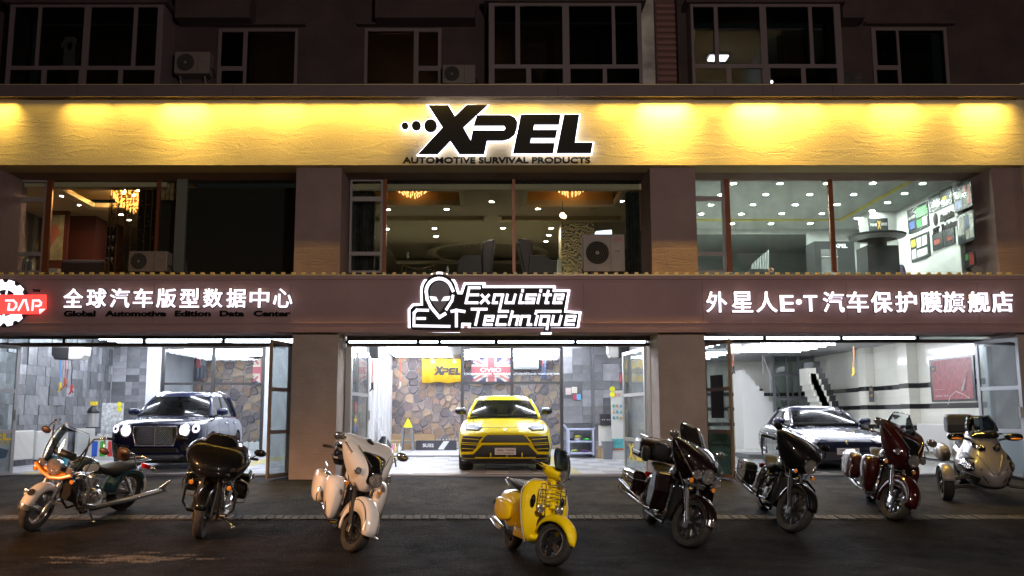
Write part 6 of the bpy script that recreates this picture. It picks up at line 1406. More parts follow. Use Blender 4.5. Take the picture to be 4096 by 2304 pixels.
def exhaust(k, sd, m, z=.33, x0=-.55, x1=.35, r=.045, slash=False, tail=None):
    o = k.tube('exhaust_pipe', [(.98, sd * .16, .56), (1.06, sd * .2, .45), (.95, sd * .22, z - .02), (.4, sd * .25, z - .06), (x1, sd * .27, z - .04)], .022, m, n=10)
    k.tube('muffler', [(x1, sd * .27, z - .04), (x1 - .08, sd * .275, z - .035), (x0 + .05, sd * .29, z), (x0, sd * .29, z + .005)], [r * .6, r, r, r * .95], m, par=o, n=14)
    k.tube('muffler_tip', [(x0 + .001, sd * .29, z + .005), (x0 - .004, sd * .29, z + .005)], r * .75, M_plastic, par=o, n=14)
def crash(k, m, x=1.10, y=.38, z0=.24, z1=.62, r=.019):
    for sd in (-1, 1): k.tube('crash_bar', [(x - .08, sd * .12, z1 + .08), (x, sd * (y * .7), z1 + .07), (x + .02, sd * y, z1 - .03), (x, sd * y, z0 + .12), (x - .04, sd * y * .75, z0), (x - .1, sd * .14, z0 - .02)], r, m)
def rear(k, m, w=.10, a0=10, a1=170, R_=.37):
    k.fender('rear_fender', 0, k.r, R_, a0, a1, w, .08, m)
    k.tube('shock', [(.02, .17, .33), (.22, .17, .62)], .028, M_chrome); k.tube('shock', [(.02, -.17, .33), (.22, -.17, .62)], .028, M_chrome)
    k.tube('swing_arm', [(0, .14, .32), (.5, .14, .38)], .022, M_eng); k.tube('swing_arm', [(0, -.14, .32), (.5, -.14, .38)], .022, M_eng)
    k.mb().box(-.43, -.08, .62, -.38, .08, .70).build('tail_light', M_red, k.root, smooth=0, bevel=.015)
def hub_lamps(k, z, x, y, r, fr=1, **kw):
    for sd in (-1, 1): k.lamp('passing_lamp', (x, sd * y, z), r, fr, **kw)
def amber(k, z, x, y, r=.033, fr=1, par=None):
    for sd in (-1, 1): k.lamp('turn_signal', (x, sd * y, z), r, fr, .05, amber=True)
# ============================================================ 5 : full dresser with top case
M_bk = paint('bike_black', (.004, .004, .0045)); M_mr = paint('oxblood_paint', (.006, .0012, .0015))
def touring(label, front, heading, lean, steer, m, topcase, shield, mf, m_fk, msh, lowers=True, exh=M_chrome, guard=M_chrome, pip=True, sp=9):
    k = K(label, front, heading, 1.63, lean, steer); wb = k.wb
    k.wheels(.33, .245, .135, sp, M_rimb if not pip else M_rimb, split=True, m_t=M_tyred, rr2=.2)
    k.fork(m_fk, lower=m_fk)
    k.fender('front_fender', wb, .33, .352, 12, 172, .088, .055, m, 1, tip=.25)
    if pip: k.fender('fender_trim', wb, .33, .357, 8, 22, .09, .05, M_chrome, 1)
    # fairing
    f = k.slab('fairing', [(.80, wb - .26, wb - .36, .10, 1), (.86, wb - .16, wb - .42, .20, .8), (.94, wb - .08, wb - .46, .27, .8), (1.04, wb - .05, wb - .50, .34, .8), (1.14, wb - .10, wb - .52, .41, .75), (1.23, wb - .20, wb - .54, .44, .7), (1.31, wb - .34, wb - .56, .40, .7), (1.345, wb - .44, wb - .57, .30, .7)], m, 1, sub=2)
    k.mb(1).box(wb - .56, -.28, 1.02, wb - .52, .28, 1.28).build('dash', M_plastic, f, smooth=0, bevel=.02)
    if shield:
        rs = []
        for t in np.linspace(0, 1, 8):
            w = .27 * math.sin(math.acos(min(1, t * .93))) ** .5 if t > .0 else .27; z = 1.30 + .27 * t; xx = wb - .36 - .24 * t
            rs.append([(xx - .12 * (a ** 2), w * a, z) for a in np.linspace(-1, 1, 9)])
        o = k.mb(1).rings(rs, cap=False, closed=False).build('windshield', M_wind, k.root, smooth=60); md = o.modifiers.new('s', 'SOLIDIFY'); md.thickness = .005
        edge = [r_[0] for r_ in rs] + [r_[-1] for r_ in rs[::-1]]; k.mb(1).tube(edge, .0035, 5).build('windshield_edge', M_chrome, k.root)
    rs = [[(wb - .28 - .06 * t - .16 * a * a, .30 * a, 1.26 + .05 * t) for a in np.linspace(-1, 1, 9)] for t in (0, .5, 1)]
    o = k.mb(1).rings(rs, cap=False, closed=False).build('wind_deflector', M_gloss, k.root); md = o.modifiers.new('s', 'SOLIDIFY'); md.thickness = .006
    h = k.lamp('headlight', (wb - .035, 0, .975), .098, 1, .12)
    if pip:
        k.xloft('lamp_bar', [(wb - .14, 0, .93, .22, .03), (wb - .09, 0, .93, .25, .035), (wb - .06, 0, .93, .22, .02)], M_chrome, 1); hub_lamps(k, .945, wb - .03, .20, .062); amber(k, .845, wb - .08, .22, .036)
        k.mb(1).box(wb - .32, -.13, .78, wb - .14, .13, .87).build('fork_cover', M_chrome, k.root, smooth=0, bevel=.03)
        # side trim of the fairing
        for sd in (-1, 1): k.tube('fairing_trim', [(wb - .06, sd * .12, .86), (wb - .10, sd * .30, .98), (wb - .25, sd * .41, 1.14), (wb - .44, sd * .42, 1.27)], .006, M_chrome, 1)
    else: amber(k, .84, wb - .1, .17, .03)
    bars(k, M_chrome if pip else M_eng, [(wb - .50, .05, 1.08), (wb - .48, .2, 1.16), (wb - .52, .36, 1.16), (wb - .66, .46, 1.14)], mirror=(wb - .44, .47, 1.34), mr=(.085, .055), mback=M_chrome if pip else M_bk)
    tank_std(k, m); seat_std(k); rear(k, m); k.engine(M_engc if pip else M_eng, M_chrome if pip else M_eng)
    for sd in (-1, 1):
        bag(k, m, sd, m2=M_chrome if pip else M_plastic); exhaust(k, sd, exh)
        k.tube('bag_guard', [(-.42, sd * .36, .30), (-.52, sd * .42, .36), (-.52, sd * .42, .46), (-.40, sd * .46, .50), (.20, sd * .46, .44), (.26, sd * .30, .34)], .011, M_chrome if pip else M_eng)
        if lowers:
            k.mb().side([(.94, .36), (1.14, .34), (1.22, .62), (1.18, .86), (.98, .88), (.90, .6)], sd * .2, sd * .43).build('leg_shield', m, k.root, smooth=0, bevel=.035)
    crash(k, guard, y=.40)
    if topcase:
        tc = k.mb().side([(-.52, .90), (-.50, 1.12), (-.42, 1.20), (-.16, 1.20), (-.08, 1.12), (-.07, .90)], -.32, .32).build('top_case', m, k.root, smooth=0, bevel=.06)
        for z in (.965, .975): pass
        k.mb().box(-.53, -.325, .99, -.06, .325, 1.005).build('case_trim', M_chrome, tc, smooth=0)
        k.xloft('backrest', [(-.06, 0, 1.06, .15, .13), (-.02, 0, 1.07, .19, .16), (.05, 0, 1.05, .15, .12)], M_leather, par=tc)
        for sd in (-1, 1): k.xloft('arm_pad', [(-.05, sd * .26, 1.02, .06, .10), (.03, sd * .27, 1.0, .075, .12), (.16, sd * .27, .95, .05, .07)], M_leather, par=tc)
        k.tube('luggage_rack', [(-.5, .22, 1.2), (-.5, .22, 1.24), (-.14, .22, 1.24), (-.1, .0, 1.24), (-.14, -.22, 1.24), (-.5, -.22, 1.24), (-.5, -.22, 1.2)], .009, M_chrome, par=tc)
        for sd in (-1, 1): k.lamp('rear_lamp', (-.50, sd * .30, 1.0), .03, 0, .04, d=(-1, 0, 0), lit=M_red)
        k.tube('rear_bumper', [(-.56, -.3, .60), (-.6, -.1, .60), (-.6, .1, .60), (-.56, .3, .60)], .018, M_chrome)
    k.stand(M_chrome); cables(k)
    return k
k5 = touring('large dark red and black touring motorcycle with top case, clear windshield and bright chrome lamps', (2.63, 12.43), -83, 11, 26, M_mr, True, True, None, M_chrome, None)
k6 = touring('all black fork-fairing motorcycle with single round headlamp and black engine guard', (4.31, 13.38), -94, 11, 28, M_bk, False, False, None, M_eng, None, lowers=False, exh=mat('dark_exhaust', (.08, .08, .085), .25, .9), guard=M_gloss, pip=False, sp=10)
# ============================================================ 3, 7 : shark-nosed fairing with valanced fender
def chieftain(label, front, heading, lean, steer, m, mseam, shield, trunk, win):
    k = K(label, front, heading, 1.66, lean, steer); wb = k.wb
    k.wheels(.325, .24, .135, 10, M_rimb, split=True, rr2=.2); k.fork(M_chrome if not trunk else M_eng, lower=M_chrome if not trunk else M_eng)
    k.fender('front_fender', wb, .325, .36, -4, 200, .105, lambda t: .05 + .13 * math.sin(math.pi * min(1, t * 1.05)), m, 1, crown=.035, tip=.15, th=.006)
    for sd in (-1, 1):
        k.mb(1).tube([(wb + (.36) * math.cos(a), sd * .108, .325 + (.335) * math.sin(a)) for a in np.linspace(R(5), R(175), 16)], .007, 6).build('fender_trim', M_chrome, k.root)
    f = k.slab('fairing', [(.74, wb - .20, wb - .30, .07, .9), (.80, wb - .09, wb - .36, .15, .8), (.90, wb - .02, wb - .42, .23, .8), (1.00, wb + .0, wb - .46, .30, .8), (1.10, wb - .06, wb - .50, .36, .8), (1.20, wb - .16, wb - .54, .41, .8, .06), (1.28, wb - .28, wb - .58, .42, .8, .10), (1.33, wb - .38, wb - .60, .38, .8, .10)], m, 1, sub=2)
    # dark visor over the lamp and glass band
    k.slab('lamp_shroud', [(.86, wb - .01, wb - .1, .07, .8), (.92, wb + .022, wb - .15, .12, .8), (1.02, wb + .024, wb - .15, .13, .8), (1.10, wb - .03, wb - .2, .15, .8), (1.20, wb - .13, wb - .26, .20, .8), (1.27, wb - .23, wb - .34, .23, .8)], M_gloss, 1, f, sub=2)
    k.lamp('headlight', (wb + .035, 0, .955), .088, 1, .10); hub_lamps(k, 1.0, wb - .085, .235, .045)
    for sd in (-1, 1):
        for q in range(6): k.mb(1).ball((wb - .22 - q * .035, sd * (.35 + q * .008), 1.20 + q * .016), (.012, .014, .014), 6).build('vent_hole', M_plastic, f)
        k.tube('chrome_strip', [(wb - .05, sd * .08, 1.10), (wb - .14, sd * .16, 1.19), (wb - .28, sd * .26, 1.30)], .006, M_chrome, 1, f)
    hh = .34 if shield else .13
    rs = []
    for t in np.linspace(0, 1, 7):
        w = .30 * (1 - .55 * t * t); rs.append([(wb - .30 - .20 * t - .16 * a * a, w * a, 1.27 + hh * t * (1 - .1 * a * a)) for a in np.linspace(-1, 1, 9)])
    o = k.mb(1).rings(rs, cap=False, closed=False).build('windshield', M_wind if shield else M_winds, k.root, smooth=60); md = o.modifiers.new('s', 'SOLIDIFY'); md.thickness = .005
    k.mb(1).tube([r_[0] for r_ in rs] + [p for p in rs[-1][1:-1]] + [r_[-1] for r_ in rs[::-1]], .004, 5).build('windshield_edge', M_chrome, o)
    k.slab('dash_pod', [(1.27, wb - .40, wb - .56, .14), (1.36, wb - .48, wb - .55, .05), (1.42, wb - .50, wb - .53, .02)], M_plastic, 1, sub=0)
    bars(k, M_chrome, [(wb - .50, .05, 1.06), (wb - .46, .2, 1.15), (wb - .52, .40, 1.17), (wb - .68, .52, 1.14)], mirror=(wb - .40, .50, 1.33), mr=(.10, .06))
    tank_std(k, m, w=.19); seat_std(k); rear(k, m, w=.12); k.engine(M_engc, M_chrome)
    for sd in (-1, 1):
        o = k.xloft('saddlebag', [(-.52, sd * .36, .56, .08, .12), (-.45, sd * .37, .55, .12, .20), (-.15, sd * .38, .56, .14, .23), (.15, sd * .38, .55, .14, .24), (.30, sd * .37, .55, .11, .20), (.36, sd * .36, .56, .06, .12)], m, sub=2, e=.55)
        k.tube('lid_trim', [(-.46, sd * .36, .74), (-.1, sd * .37, .775), (.22, sd * .37, .765), (.30, sd * .35, .70)], .016, M_chrome, par=o); exhaust(k, sd, M_chrome, z=.28)
        k.tube('bag_guard', [(.30, sd * .30, .32), (.36, sd * .44, .36), (.38, sd * .46, .46), (.36, sd * .44, .56), (.30, sd * .40, .60)], .012, M_chrome)
        k.tube('bag_guard', [(-.54, sd * .30, .36), (-.58, sd * .42, .40), (-.58, sd * .44, .5), (-.54, sd * .42, .60)], .012, M_chrome)
        k.slab('leg_shield', [(.26, 1.08, .96, .05, .7), (.34, 1.16, .92, .085, .6), (.50, 1.23, .88, .125, .6), (.66, 1.25, .86, .15, .6), (.78, 1.20, .88, .15, .6), (.86, 1.10, .92, .10, .7)], m, sub=2).location.y += sd * .29
        k.lamp('turn_signal', (wb - .22, sd * .26, .80), .03, 1, .05, amber=True)
    crash(k, M_chrome, y=.38)
    if trunk:
        tc = k.mb().side([(-.50, .86), (-.52, 1.05), (-.44, 1.18), (-.14, 1.16), (-.06, 1.02), (-.08, .86)], -.27, .27).build('top_case', M_gloss, k.root, smooth=0, bevel=.06); k.mb().box(-.525, -.275, .96, -.07, .275, .985).build('case_trim', M_chrome, tc, smooth=0)
        k.tube('antenna_bar', [(-.5, -.30, .80), (-.52, -.34, .84), (-.3, -.36, .86), (0, -.34, .82)], .012, M_chrome)
    k.stand(M_chrome); cables(k)
    return k
M_wh = paint('pearl_white', (.78, .75, .74)); M_dr = paint('cherry_paint', (.032, .0015, .002))
k3 = chieftain('pearl white touring motorcycle with angled fairing, white saddlebags and valanced front fender', (-1.76, 12.15), -76, 9, 22, M_wh, None, False, True, None)
k7 = chieftain('dark cherry red touring motorcycle with clear windshield before the navy car', (6.14, 14.2), -102, 11, 26, M_dr, None, True, False, None)
# ============================================================ 2 : frame-fairing black
k = K('wide black frame-fairing motorcycle seen head-on before the left garage', (-4.01, 12.99), -79, 1.62, 11, -6); wb = k.wb
k.wheels(.33, .235, .13, 9, M_rimb, split=True, rr2=.2); k.fork(M_eng, top=.95, back=.34)
k.fender('front_fender', wb, .33, .352, 20, 170, .085, .06, M_bk, 1, tip=.2)
f = k.slab('fairing', [(.70, wb - .36, wb - .44, .14, .8), (.78, wb - .14, wb - .5, .27, .6), (.86, wb + .02, wb - .55, .36, .55), (.96, wb + .06, wb - .6, .43, .6), (1.05, wb + .0, wb - .62, .48, .6, .03), (1.13, wb - .10, wb - .64, .46, .6, .06), (1.21, wb - .24, wb - .66, .38, .6, .06), (1.26, wb - .36, wb - .66, .28, .6, .04)], M_bk, sub=2)
k.slab('lamp_lens', [(.84, wb + .045, wb - .1, .20, .5), (.87, wb + .07, wb - .1, .24, .5), (.92, wb + .083, wb - .1, .25, .5), (.955, wb + .075, wb - .1, .22, .5)], M_gloss, 0, f, sub=1)
for sd in (-1, 1): k.slab('vent', [(1.02, wb - .02, wb - .2, .06)], M_plastic, 0, f) if 0 else None
rs = []
for t in np.linspace(0, 1, 7): rs.append([(wb - .28 - .22 * t - .14 * a * a, .30 * (1 - .45 * t * t) * a, 1.20 + .20 * t) for a in np.linspace(-1, 1, 9)])
o = k.mb().rings(rs, cap=False, closed=False).build('windshield', M_gloss, k.root, smooth=60); md = o.modifiers.new('s', 'SOLIDIFY'); md.thickness = .006
bars(k, M_eng, [(wb - .52, .05, 1.0), (wb - .52, .2, 1.10), (wb - .56, .38, 1.10), (wb - .70, .50, 1.08)])
for sd in (-1, 1):
    o = k.tube('mirror', [(wb - .42, sd * .42, 1.12), (wb - .40, sd * .52, 1.20)], .008, M_eng); k.mb().ball((wb - .40, sd * .56, 1.24), (.035, .09, .055), 12).build('mirror_shell', M_bk, o)
    k.lamp('turn_signal', (wb + .0, sd * .26, .74), .034, 0, .05, amber=True); bag(k, M_bk, sd, y0=.25, y1=.47, z0=.34, z1=.74); exhaust(k, sd, M_chrome)
    k.tube('bag_guard', [(.26, sd * .30, .30), (.34, sd * .46, .34), (.36, sd * .50, .5), (.32, sd * .46, .62), (.26, sd * .34, .66)], .012, M_chrome)
    k.mb().lathe([(.01, 0), (.05, .01), (.055, .03)], (-.30, sd * .48, .66), (0, sd, 0), 12).build('bag_lock', M_chrome, k.root)
tank_std(k, M_bk); seat_std(k); rear(k, M_bk); k.engine(M_eng, M_chrome); crash(k, M_eng, y=.36); k.stand(M_chrome); cables(k)
# ============================================================ 1 : classic cruiser
M_teal = paint('teal_paint', (.008, .035, .045)); M_crm = paint('cream_paint', (.55, .50, .45)); M_brnl = mat('brown_leather', (.05, .02, .012), .45)
k = K('teal and cream cruiser motorcycle with tall chrome handlebars, clear windshield and orange lamp bracket', (-6.55, 13.5), -113, 1.66, 13, 14); wb = k.wb
k.wheels(.33, .23, .125, 24, M_chrome, ww=True, rr2=.22); k.fork(M_chrome, top=.98, back=.36, y=.11, rt=.03)
k.fender('front_fender', wb, .33, .355, 20, 165, .09, .07, M_crm, 1, tip=.1); k.fender('fender_trim', wb, .33, .36, 12, 24, .092, .06, M_chrome, 1)
k.mb(1).lathe([(.001, .004), (.055, .004), (.055, 0)], (wb + .36 * math.cos(R(50)) + .015, 0, .33 + .36 * math.sin(R(50)) + .025), (math.cos(R(50)), 0, math.sin(R(50))), 16).build('fender_emblem', M_plastic, k.root)
h = k.lamp('headlight', (wb - .12, 0, .94), .105, 1, .14); hub_lamps(k, .92, wb - .16, .24, .06); M_or = mat('orange_film', (.75, .22, .01), .3)
k.xloft('lamp_bracket', [(wb - .20, 0, .86, .28, .03), (wb - .17, 0, .84, .30, .045), (wb - .14, 0, .84, .24, .03)], M_or, 1); k.mb(1).tube([(wb - .12, -.30, .90), (wb - .10, -.16, .82), (wb - .09, 0, .78), (wb - .10, .16, .82), (wb - .12, .30, .90)], .028, 8).build('lamp_bracket', M_or, k.root)
amber(k, .80, wb - .16, .31, .034)
o = k.mb(1).cyl((wb - .30, -.16, 1.10), (wb - .30, .16, 1.10), .055).build('tool_roll', M_plastic, k.root)
rs = []
for t in np.linspace(0, 1, 9):
    w = .30 * math.sin(math.acos(min(1, abs(t * 1.5 - .62)))) ** .55 + .02 if abs(t * 1.5 - .62) < 1 else .05
    rs.append([(wb - .14 - .20 * t - .08 * a * a, w * a, .94 + .52 * t) for a in np.linspace(-1, 1, 9)])
o = k.mb(1).rings(rs, cap=False, closed=False).build('windshield', M_wind, k.root, smooth=60); md = o.modifiers.new('s', 'SOLIDIFY'); md.thickness = .005
k.mb(1).tube([r_[0] for r_ in rs] + [r_[-1] for r_ in rs[::-1]], .0035, 5).build('windshield_edge', M_chrome, o)
bars(k, M_chrome, [(wb - .36, .05, .98), (wb - .34, .20, 1.06), (wb - .34, .30, 1.30), (wb - .38, .34, 1.42), (wb - .52, .42, 1.44), (wb - .66, .46, 1.42)], mirror=(wb - .46, .50, 1.28), mr=(.085, .055), mback=M_brnl)
tank_std(k, M_teal); k.xloft('tank_panel', [(.76, .165, .84, .006, .05), (.92, .172, .86, .012, .07), (1.08, .15, .86, .006, .05)], M_crm); k.xloft('tank_panel', [(.76, -.165, .84, .006, .05), (.92, -.172, .86, .012, .07), (1.08, -.15, .86, .006, .05)], M_crm)
k.xloft('seat', [(.70, 0, .80, .08, .04), (.55, 0, .72, .16, .07), (.35, 0, .70, .19, .08), (.18, 0, .74, .17, .06), (-.1, 0, .76, .12, .05), (-.25, 0, .74, .08, .03)], M_leather)
k.xloft('backrest', [(.10, 0, .93, .10, .09), (.13, 0, .93, .15, .12), (.18, 0, .92, .12, .10)], M_brnl); k.tube('backrest_frame', [(-.05, .15, .70), (.05, .13, .95), (.05, -.13, .95), (-.05, -.15, .70)], .011, M_chrome)
rear(k, M_teal, w=.11, a0=5, a1=185, R_=.37); k.fender('fender_trim', 0, .325, .376, 150, 185, .112, .06, M_crm)
k.tube('luggage_rack', [(-.12, .12, .80), (-.36, .12, .80), (-.40, 0, .80), (-.36, -.12, .80), (-.12, -.12, .80)], .009, M_chrome); k.tube('luggage_rack', [(-.12, .04, .802), (-.38, .04, .802)], .007, M_chrome)
for sd in (-1, 1): k.lamp('rear_signal', (-.36, sd * .20, .66), .035, 0, .05, d=(-1, 0, 0), lit=M_red)
k.engine(M_engc, M_chrome)
for sd, dz in ((1, 0), (-1, 0)):
    o = k.tube('exhaust_pipe', [(.95, sd * .16, .56), (1.08, sd * .2, .47), (1.02, sd * .23, .33), (.80, sd * .25, .27), (.3, sd * .27, .27), (-.2, sd * .29, .29), (-.50, sd * .30, .31)], [.024, .024, .026, .034, .042, .044, .040], M_chrome, n=12)
    k.mb().side([(-.46, .36), (-.48, .28), (-.66, .27), (-.59, .34), (-.70, .46)], sd * .285, sd * .315).build('fishtail_tip', M_chrome, o, smooth=0, bevel=.006)
crash(k, M_chrome, y=.36, z1=.66)
for sd in (-1, 1): k.lamp('fork_lamp', (wb + .02, sd * .24, .50), .035, 1, .04); k.tube('lamp_stalk', [(wb - .06, sd * .12, .52), (wb, sd * .22, .50)], .009, M_chrome, 1)
k.stand(M_chrome); cables(k)
# ============================================================ scooter
M_vy = paint('scooter_yellow', (.95, .68, .006)); wb = 1.36
k = K('bright yellow scooter with small smoked windscreen, chrome front rack and black wheels', (.72, 11.1), -73, wb, 9, 30, rake=26, r=.24, cat='scooter', name='scooter')
wheel(k.root, (wb, 0, .255), .255, .125, .175, 5, M_rimb, M_tyred, face=-1, T=k.T, sw=.034, dish=.3); k.mb(1).lathe([(.162, 0), (.176, .004), (.176, -.01), (.162, -.01)], (wb, -.060, .255), (0, -1, 0), 36).build('rim_ring', M_chrome, k.root)
wheel(k.root, (0, 0, .235), .235, .13, .155, 5, M_rimb, M_tyred, face=-1, sw=.034)
k.fender('front_fender', wb - .03, .27, .29, 4, 168, .10, lambda t: .012 + .055 * math.sin(math.pi * t), M_vy, 1, crown=.045, tip=.75, n=20)
k.tube('fork_leg', [(wb, .09, .24), (wb - .02, .09, .42), (wb - .12, .05, .58)], .024, M_eng, 1)
# leg shield : swept panel
rs = []
for z, x, w, sw_ in [(.20, .98, .19, .0), (.26, 1.04, .23, .01), (.36, 1.08, .27, .04), (.50, 1.10, .30, .07), (.66, 1.07, .315, .09), (.80, 1.02, .30, .10), (.90, .98, .25, .08), (.955, .955, .15, .05)]:
    rs.append([(x - sw_ * (abs(a) ** 2.2) - .02, w * a, z) for a in np.linspace(-1, 1, 11)] + [(x - sw_ * (abs(a) ** 2.2) - .055, w * a * .97, z) for a in np.linspace(1, -1, 11)])
k.mb().rings(rs).build('leg_shield', M_vy, k.root, sub=1)
k.mb().tube([(r_[0][0] - .018, r_[0][1] * 1.0, r_[0][2]) for r_ in rs] + [(r_[10][0] - .018, r_[10][1], r_[10][2]) for r_ in rs[::-1]], .009, 6).build('shield_trim', mat('trim_cream', (.6, .55, .4), .4), k.root)
k.xloft('horn_cover', [(1.03, 0, .76, .045, .12), (1.075, 0, .72, .042, .17), (1.11, 0, .64, .05, .14), (1.13, 0, .58, .03, .06)], M_vy)
for sd in (-1, 1):
    k.mb().side([(1.045, .60), (1.065, .60), (1.035, .82), (1.02, .82)], sd * .165, sd * .235).build('shield_vent', M_plastic, k.root, smooth=0, bevel=.004) if 0 else None
    k.mb().ball((1.045, sd * .19, .70), (.03, .035, .085), 8).build('shield_vent', M_gloss, k.root)
k.xloft('wheel_arch_cover', [(.98, 0, .40, .13, .14), (1.08, 0, .44, .12, .13), (1.16, 0, .46, .07, .08)], M_plastic)
# floor and body
k.mb().side([(.98, .20), (1.06, .26), (1.02, .31), (.50, .30), (.42, .34), (.40, .20)], -.17, .17).build('footboard', M_vy, k.root, smooth=0, bevel=.025)
for sd in (-1, 1): k.tube('floor_rail', [(.98, sd * .165, .32), (.52, sd * .165, .31), (.44, sd * .16, .36)], .010, mat('trim_cream', (.6, .55, .4), .4))
rs = []
for x, zc, hw, hh in [(.50, .50, .13, .18), (.42, .50, .17, .24), (.25, .50, .205, .265), (.05, .51, .225, .26), (-.15, .54, .215, .22), (-.32, .60, .17, .14), (-.42, .62, .08, .07)]:
    rs.append([(x, hw * math.copysign(abs(math.cos(a)) ** .75, math.cos(a)), zc + hh * math.copysign(abs(math.sin(a)) ** .8, math.sin(a))) for a in [2 * math.pi * q / 16 for q in range(16)]])
bd = k.mb().rings(rs).build('body', M_vy, k.root, sub=2)
for sd in (-1, 1):
    k.xloft('side_cowl', [(.34, sd * .19, .46, .03, .06), (.22, sd * .22, .48, .045, .13), (.0, sd * .235, .49, .05, .155), (-.2, sd * .225, .50, .045, .13), (-.34, sd * .18, .53, .03, .07)], M_vy, par=bd, sub=2)
    for q in range(4): k.mb().box(-.26 + q * .02, sd * .262 - .006, .52 - q * .0, -.255 + q * .02, sd * .262 + .006, .58).build('vent_slot', M_plastic, bd, smooth=0)
    k.lamp('rear_signal', (-.36, sd * .16, .56), .026, 0, .04, d=(-1, sd * .5, 0), amber=True)
st = k.xloft('seat', [(.50, 0, .79, .07, .04), (.40, 0, .80, .13, .05), (.22, 0, .80, .15, .055), (.05, 0, .83, .145, .05), (-.15, 0, .85, .12, .045), (-.26, 0, .85, .07, .025)], M_leather)
k.mb().tube([(.47, .06, .83), (.36, .13, .845), (.1, .145, .87), (-.14, .12, .885), (-.14, -.12, .885), (.1, -.145, .87), (.36, -.13, .845), (.47, -.06, .83)], .006, 5, closed=True).build('seat_piping', mat('trim_cream', (.6, .55, .4), .4), st)
k.tube('grab_rail', [(-.1, .14, .80), (-.30, .13, .86), (-.36, 0, .88), (-.30, -.13, .86), (-.1, -.14, .80)], .012, M_chrome); k.mb().box(-.40, -.09, .865, -.30, .09, .885).build('rail_pad', M_chrome, k.root, smooth=0, bevel=.006)
k.tube('muffler', [(.05, -.19, .22), (-.1, -.20, .25), (-.34, -.20, .30)], [.04, .06, .055], M_chrome, n=14); k.mb().box(-.02, -.14, .16, .4, .12, .34).build('engine', M_eng, k.root, smooth=0, bevel=.03)
# steering column, headset
k.xloft('headset_neck', [(wb - .42, 0, .98, .05, .04), (wb - .36, 0, 1.0, .065, .06), (wb - .28, 0, .98, .04, .04)], M_vy, 1)
k.tube('steering_column', [(wb - .20, 0, .64), (wb - .34, 0, 1.0)], .04, M_vy, 1)
hs = k.slab('headset', [(.98, wb - .26, wb - .36, .07), (1.02, wb - .20, wb - .42, .13, .9), (1.07, wb - .19, wb - .45, .17, .9), (1.12, wb - .22, wb - .46, .15, .9), (1.145, wb - .28, wb - .44, .08, .9)], M_vy, 1, sub=2)
k.lamp('headlight', (wb - .185, 0, 1.06), .07, 1, .08)
for sd in (-1, 1):
    o = k.xloft('handlebar_cover', [(wb - .36, sd * .12, 1.09, .05, .03), (wb - .38, sd * .2, 1.10, .045, .028), (wb - .40, sd * .26, 1.10, .03, .022)], M_vy, 1)
    g = k.tube('grip', [(wb - .39, sd * .22, 1.10), (wb - .43, sd * .38, 1.10)], .018, M_plastic, 1); k.tube('lever', [(wb - .34, sd * .20, 1.09), (wb - .36, sd * .36, 1.085)], .006, M_chrome, 1, g)
rs = []
for t in np.linspace(0, 1, 8):
    w = .17 * math.sin(math.acos(abs(t * 1.8 - .85))) ** .4 if abs(t * 1.8 - .85) < .99 else .05
    rs.append([(wb - .18 - .12 * t - .05 * a * a, w * a, 1.10 + .27 * t) for a in np.linspace(-1, 1, 9)])
o = k.mb(1).rings(rs, cap=False, closed=False).build('windscreen', M_winds, k.root, smooth=60); md = o.modifiers.new('s', 'SOLIDIFY'); md.thickness = .005
# front rack
rk = k.mb(); fr_ = [(1.14, -.15, .92), (1.14, .15, .92), (1.19, .16, .90), (1.20, .17, .72), (1.16, .16, .68), (1.16, -.16, .68), (1.20, -.17, .72), (1.19, -.16, .90)]
R1 = k.mb().tube(fr_, .008, 6, closed=True).build('front_rack', M_chrome, k.root)
for z, x in ((.86, 1.195), (.81, 1.2), (.76, 1.2)): k.tube('rack_bar', [(x, -.165, z), (x, .165, z)], .006, M_chrome, par=R1, n=6)
for y in (-.1, .1): k.tube('rack_bar', [(1.14, y, .93), (1.19, y, .90), (1.19, y, .70), (1.10, y, .66), (1.10, y, .62)], .007, M_chrome, par=R1, n=6)
for sd in (-1, 1): k.lamp('auxiliary_lamp', (1.16, sd * .125, .62), .045, 0, .05)
k.tube('side_stand', [(.55, .12, .22), (.62, .30, .05)], .012, M_eng)
# ============================================================ three-wheeler
M_sv = mat('silver_paint', (.19, .175, .175), .4, .1, coat=.8)
wb = 1.71; k = K('silver white three-wheeled roadster with wide front wheels at the right end of the row', (8.50, 15.75), -104, wb, 0, 0, r=.29, cat='three-wheeler', name='three_wheeler')
for sd in (-1, 1):
    wheel(k.root, (wb, sd * .69, .29), .29, .17, .19, 5, M_rimb, M_tyre, face=sd, sw=.03)
    f = k.fender('front_fender', wb, .29, .315, 15, 165, .095, .03, M_sv); f.location.y += sd * .69
    for z0, z1 in ((.22, .26), (.36, .42)):
        k.tube('suspension_arm', [(wb + .08, sd * .60, z0), (wb + .04, sd * .28, z1), ], .018, M_eng); k.tube('suspension_arm', [(wb - .08, sd * .60, z0), (wb - .12, sd * .28, z1)], .018, M_eng)
    k.tube('fender_stay', [(wb - .1, sd * .58, .36), (wb - .05, sd * .60, .55)], .012, M_chrome)
wheel(k.root, (0, 0, .31), .31, .22, .19, 5, M_rimb, M_tyre, face=1, sw=.03)
nose = k.slab('nose_body', [(.22, wb + .26, wb - .55, .20, .6), (.30, wb + .36, wb - .6, .30, .6), (.42, wb + .40, wb - .65, .36, .55), (.54, wb + .38, wb - .65, .44, .6), (.66, wb + .28, wb - .65, .44, .6), (.78, wb + .16, wb - .65, .36, .7), (.88, wb + .06, wb - .62, .30, .7), (.98, wb - .02, wb - .6, .26, .7), (1.06, wb - .10, wb - .6, .25, .7, .03), (1.11, wb - .20, wb - .6, .18, .7, .04)], M_sv, sub=2)
apply_mods(nose); bvn = bvh_of(nose)
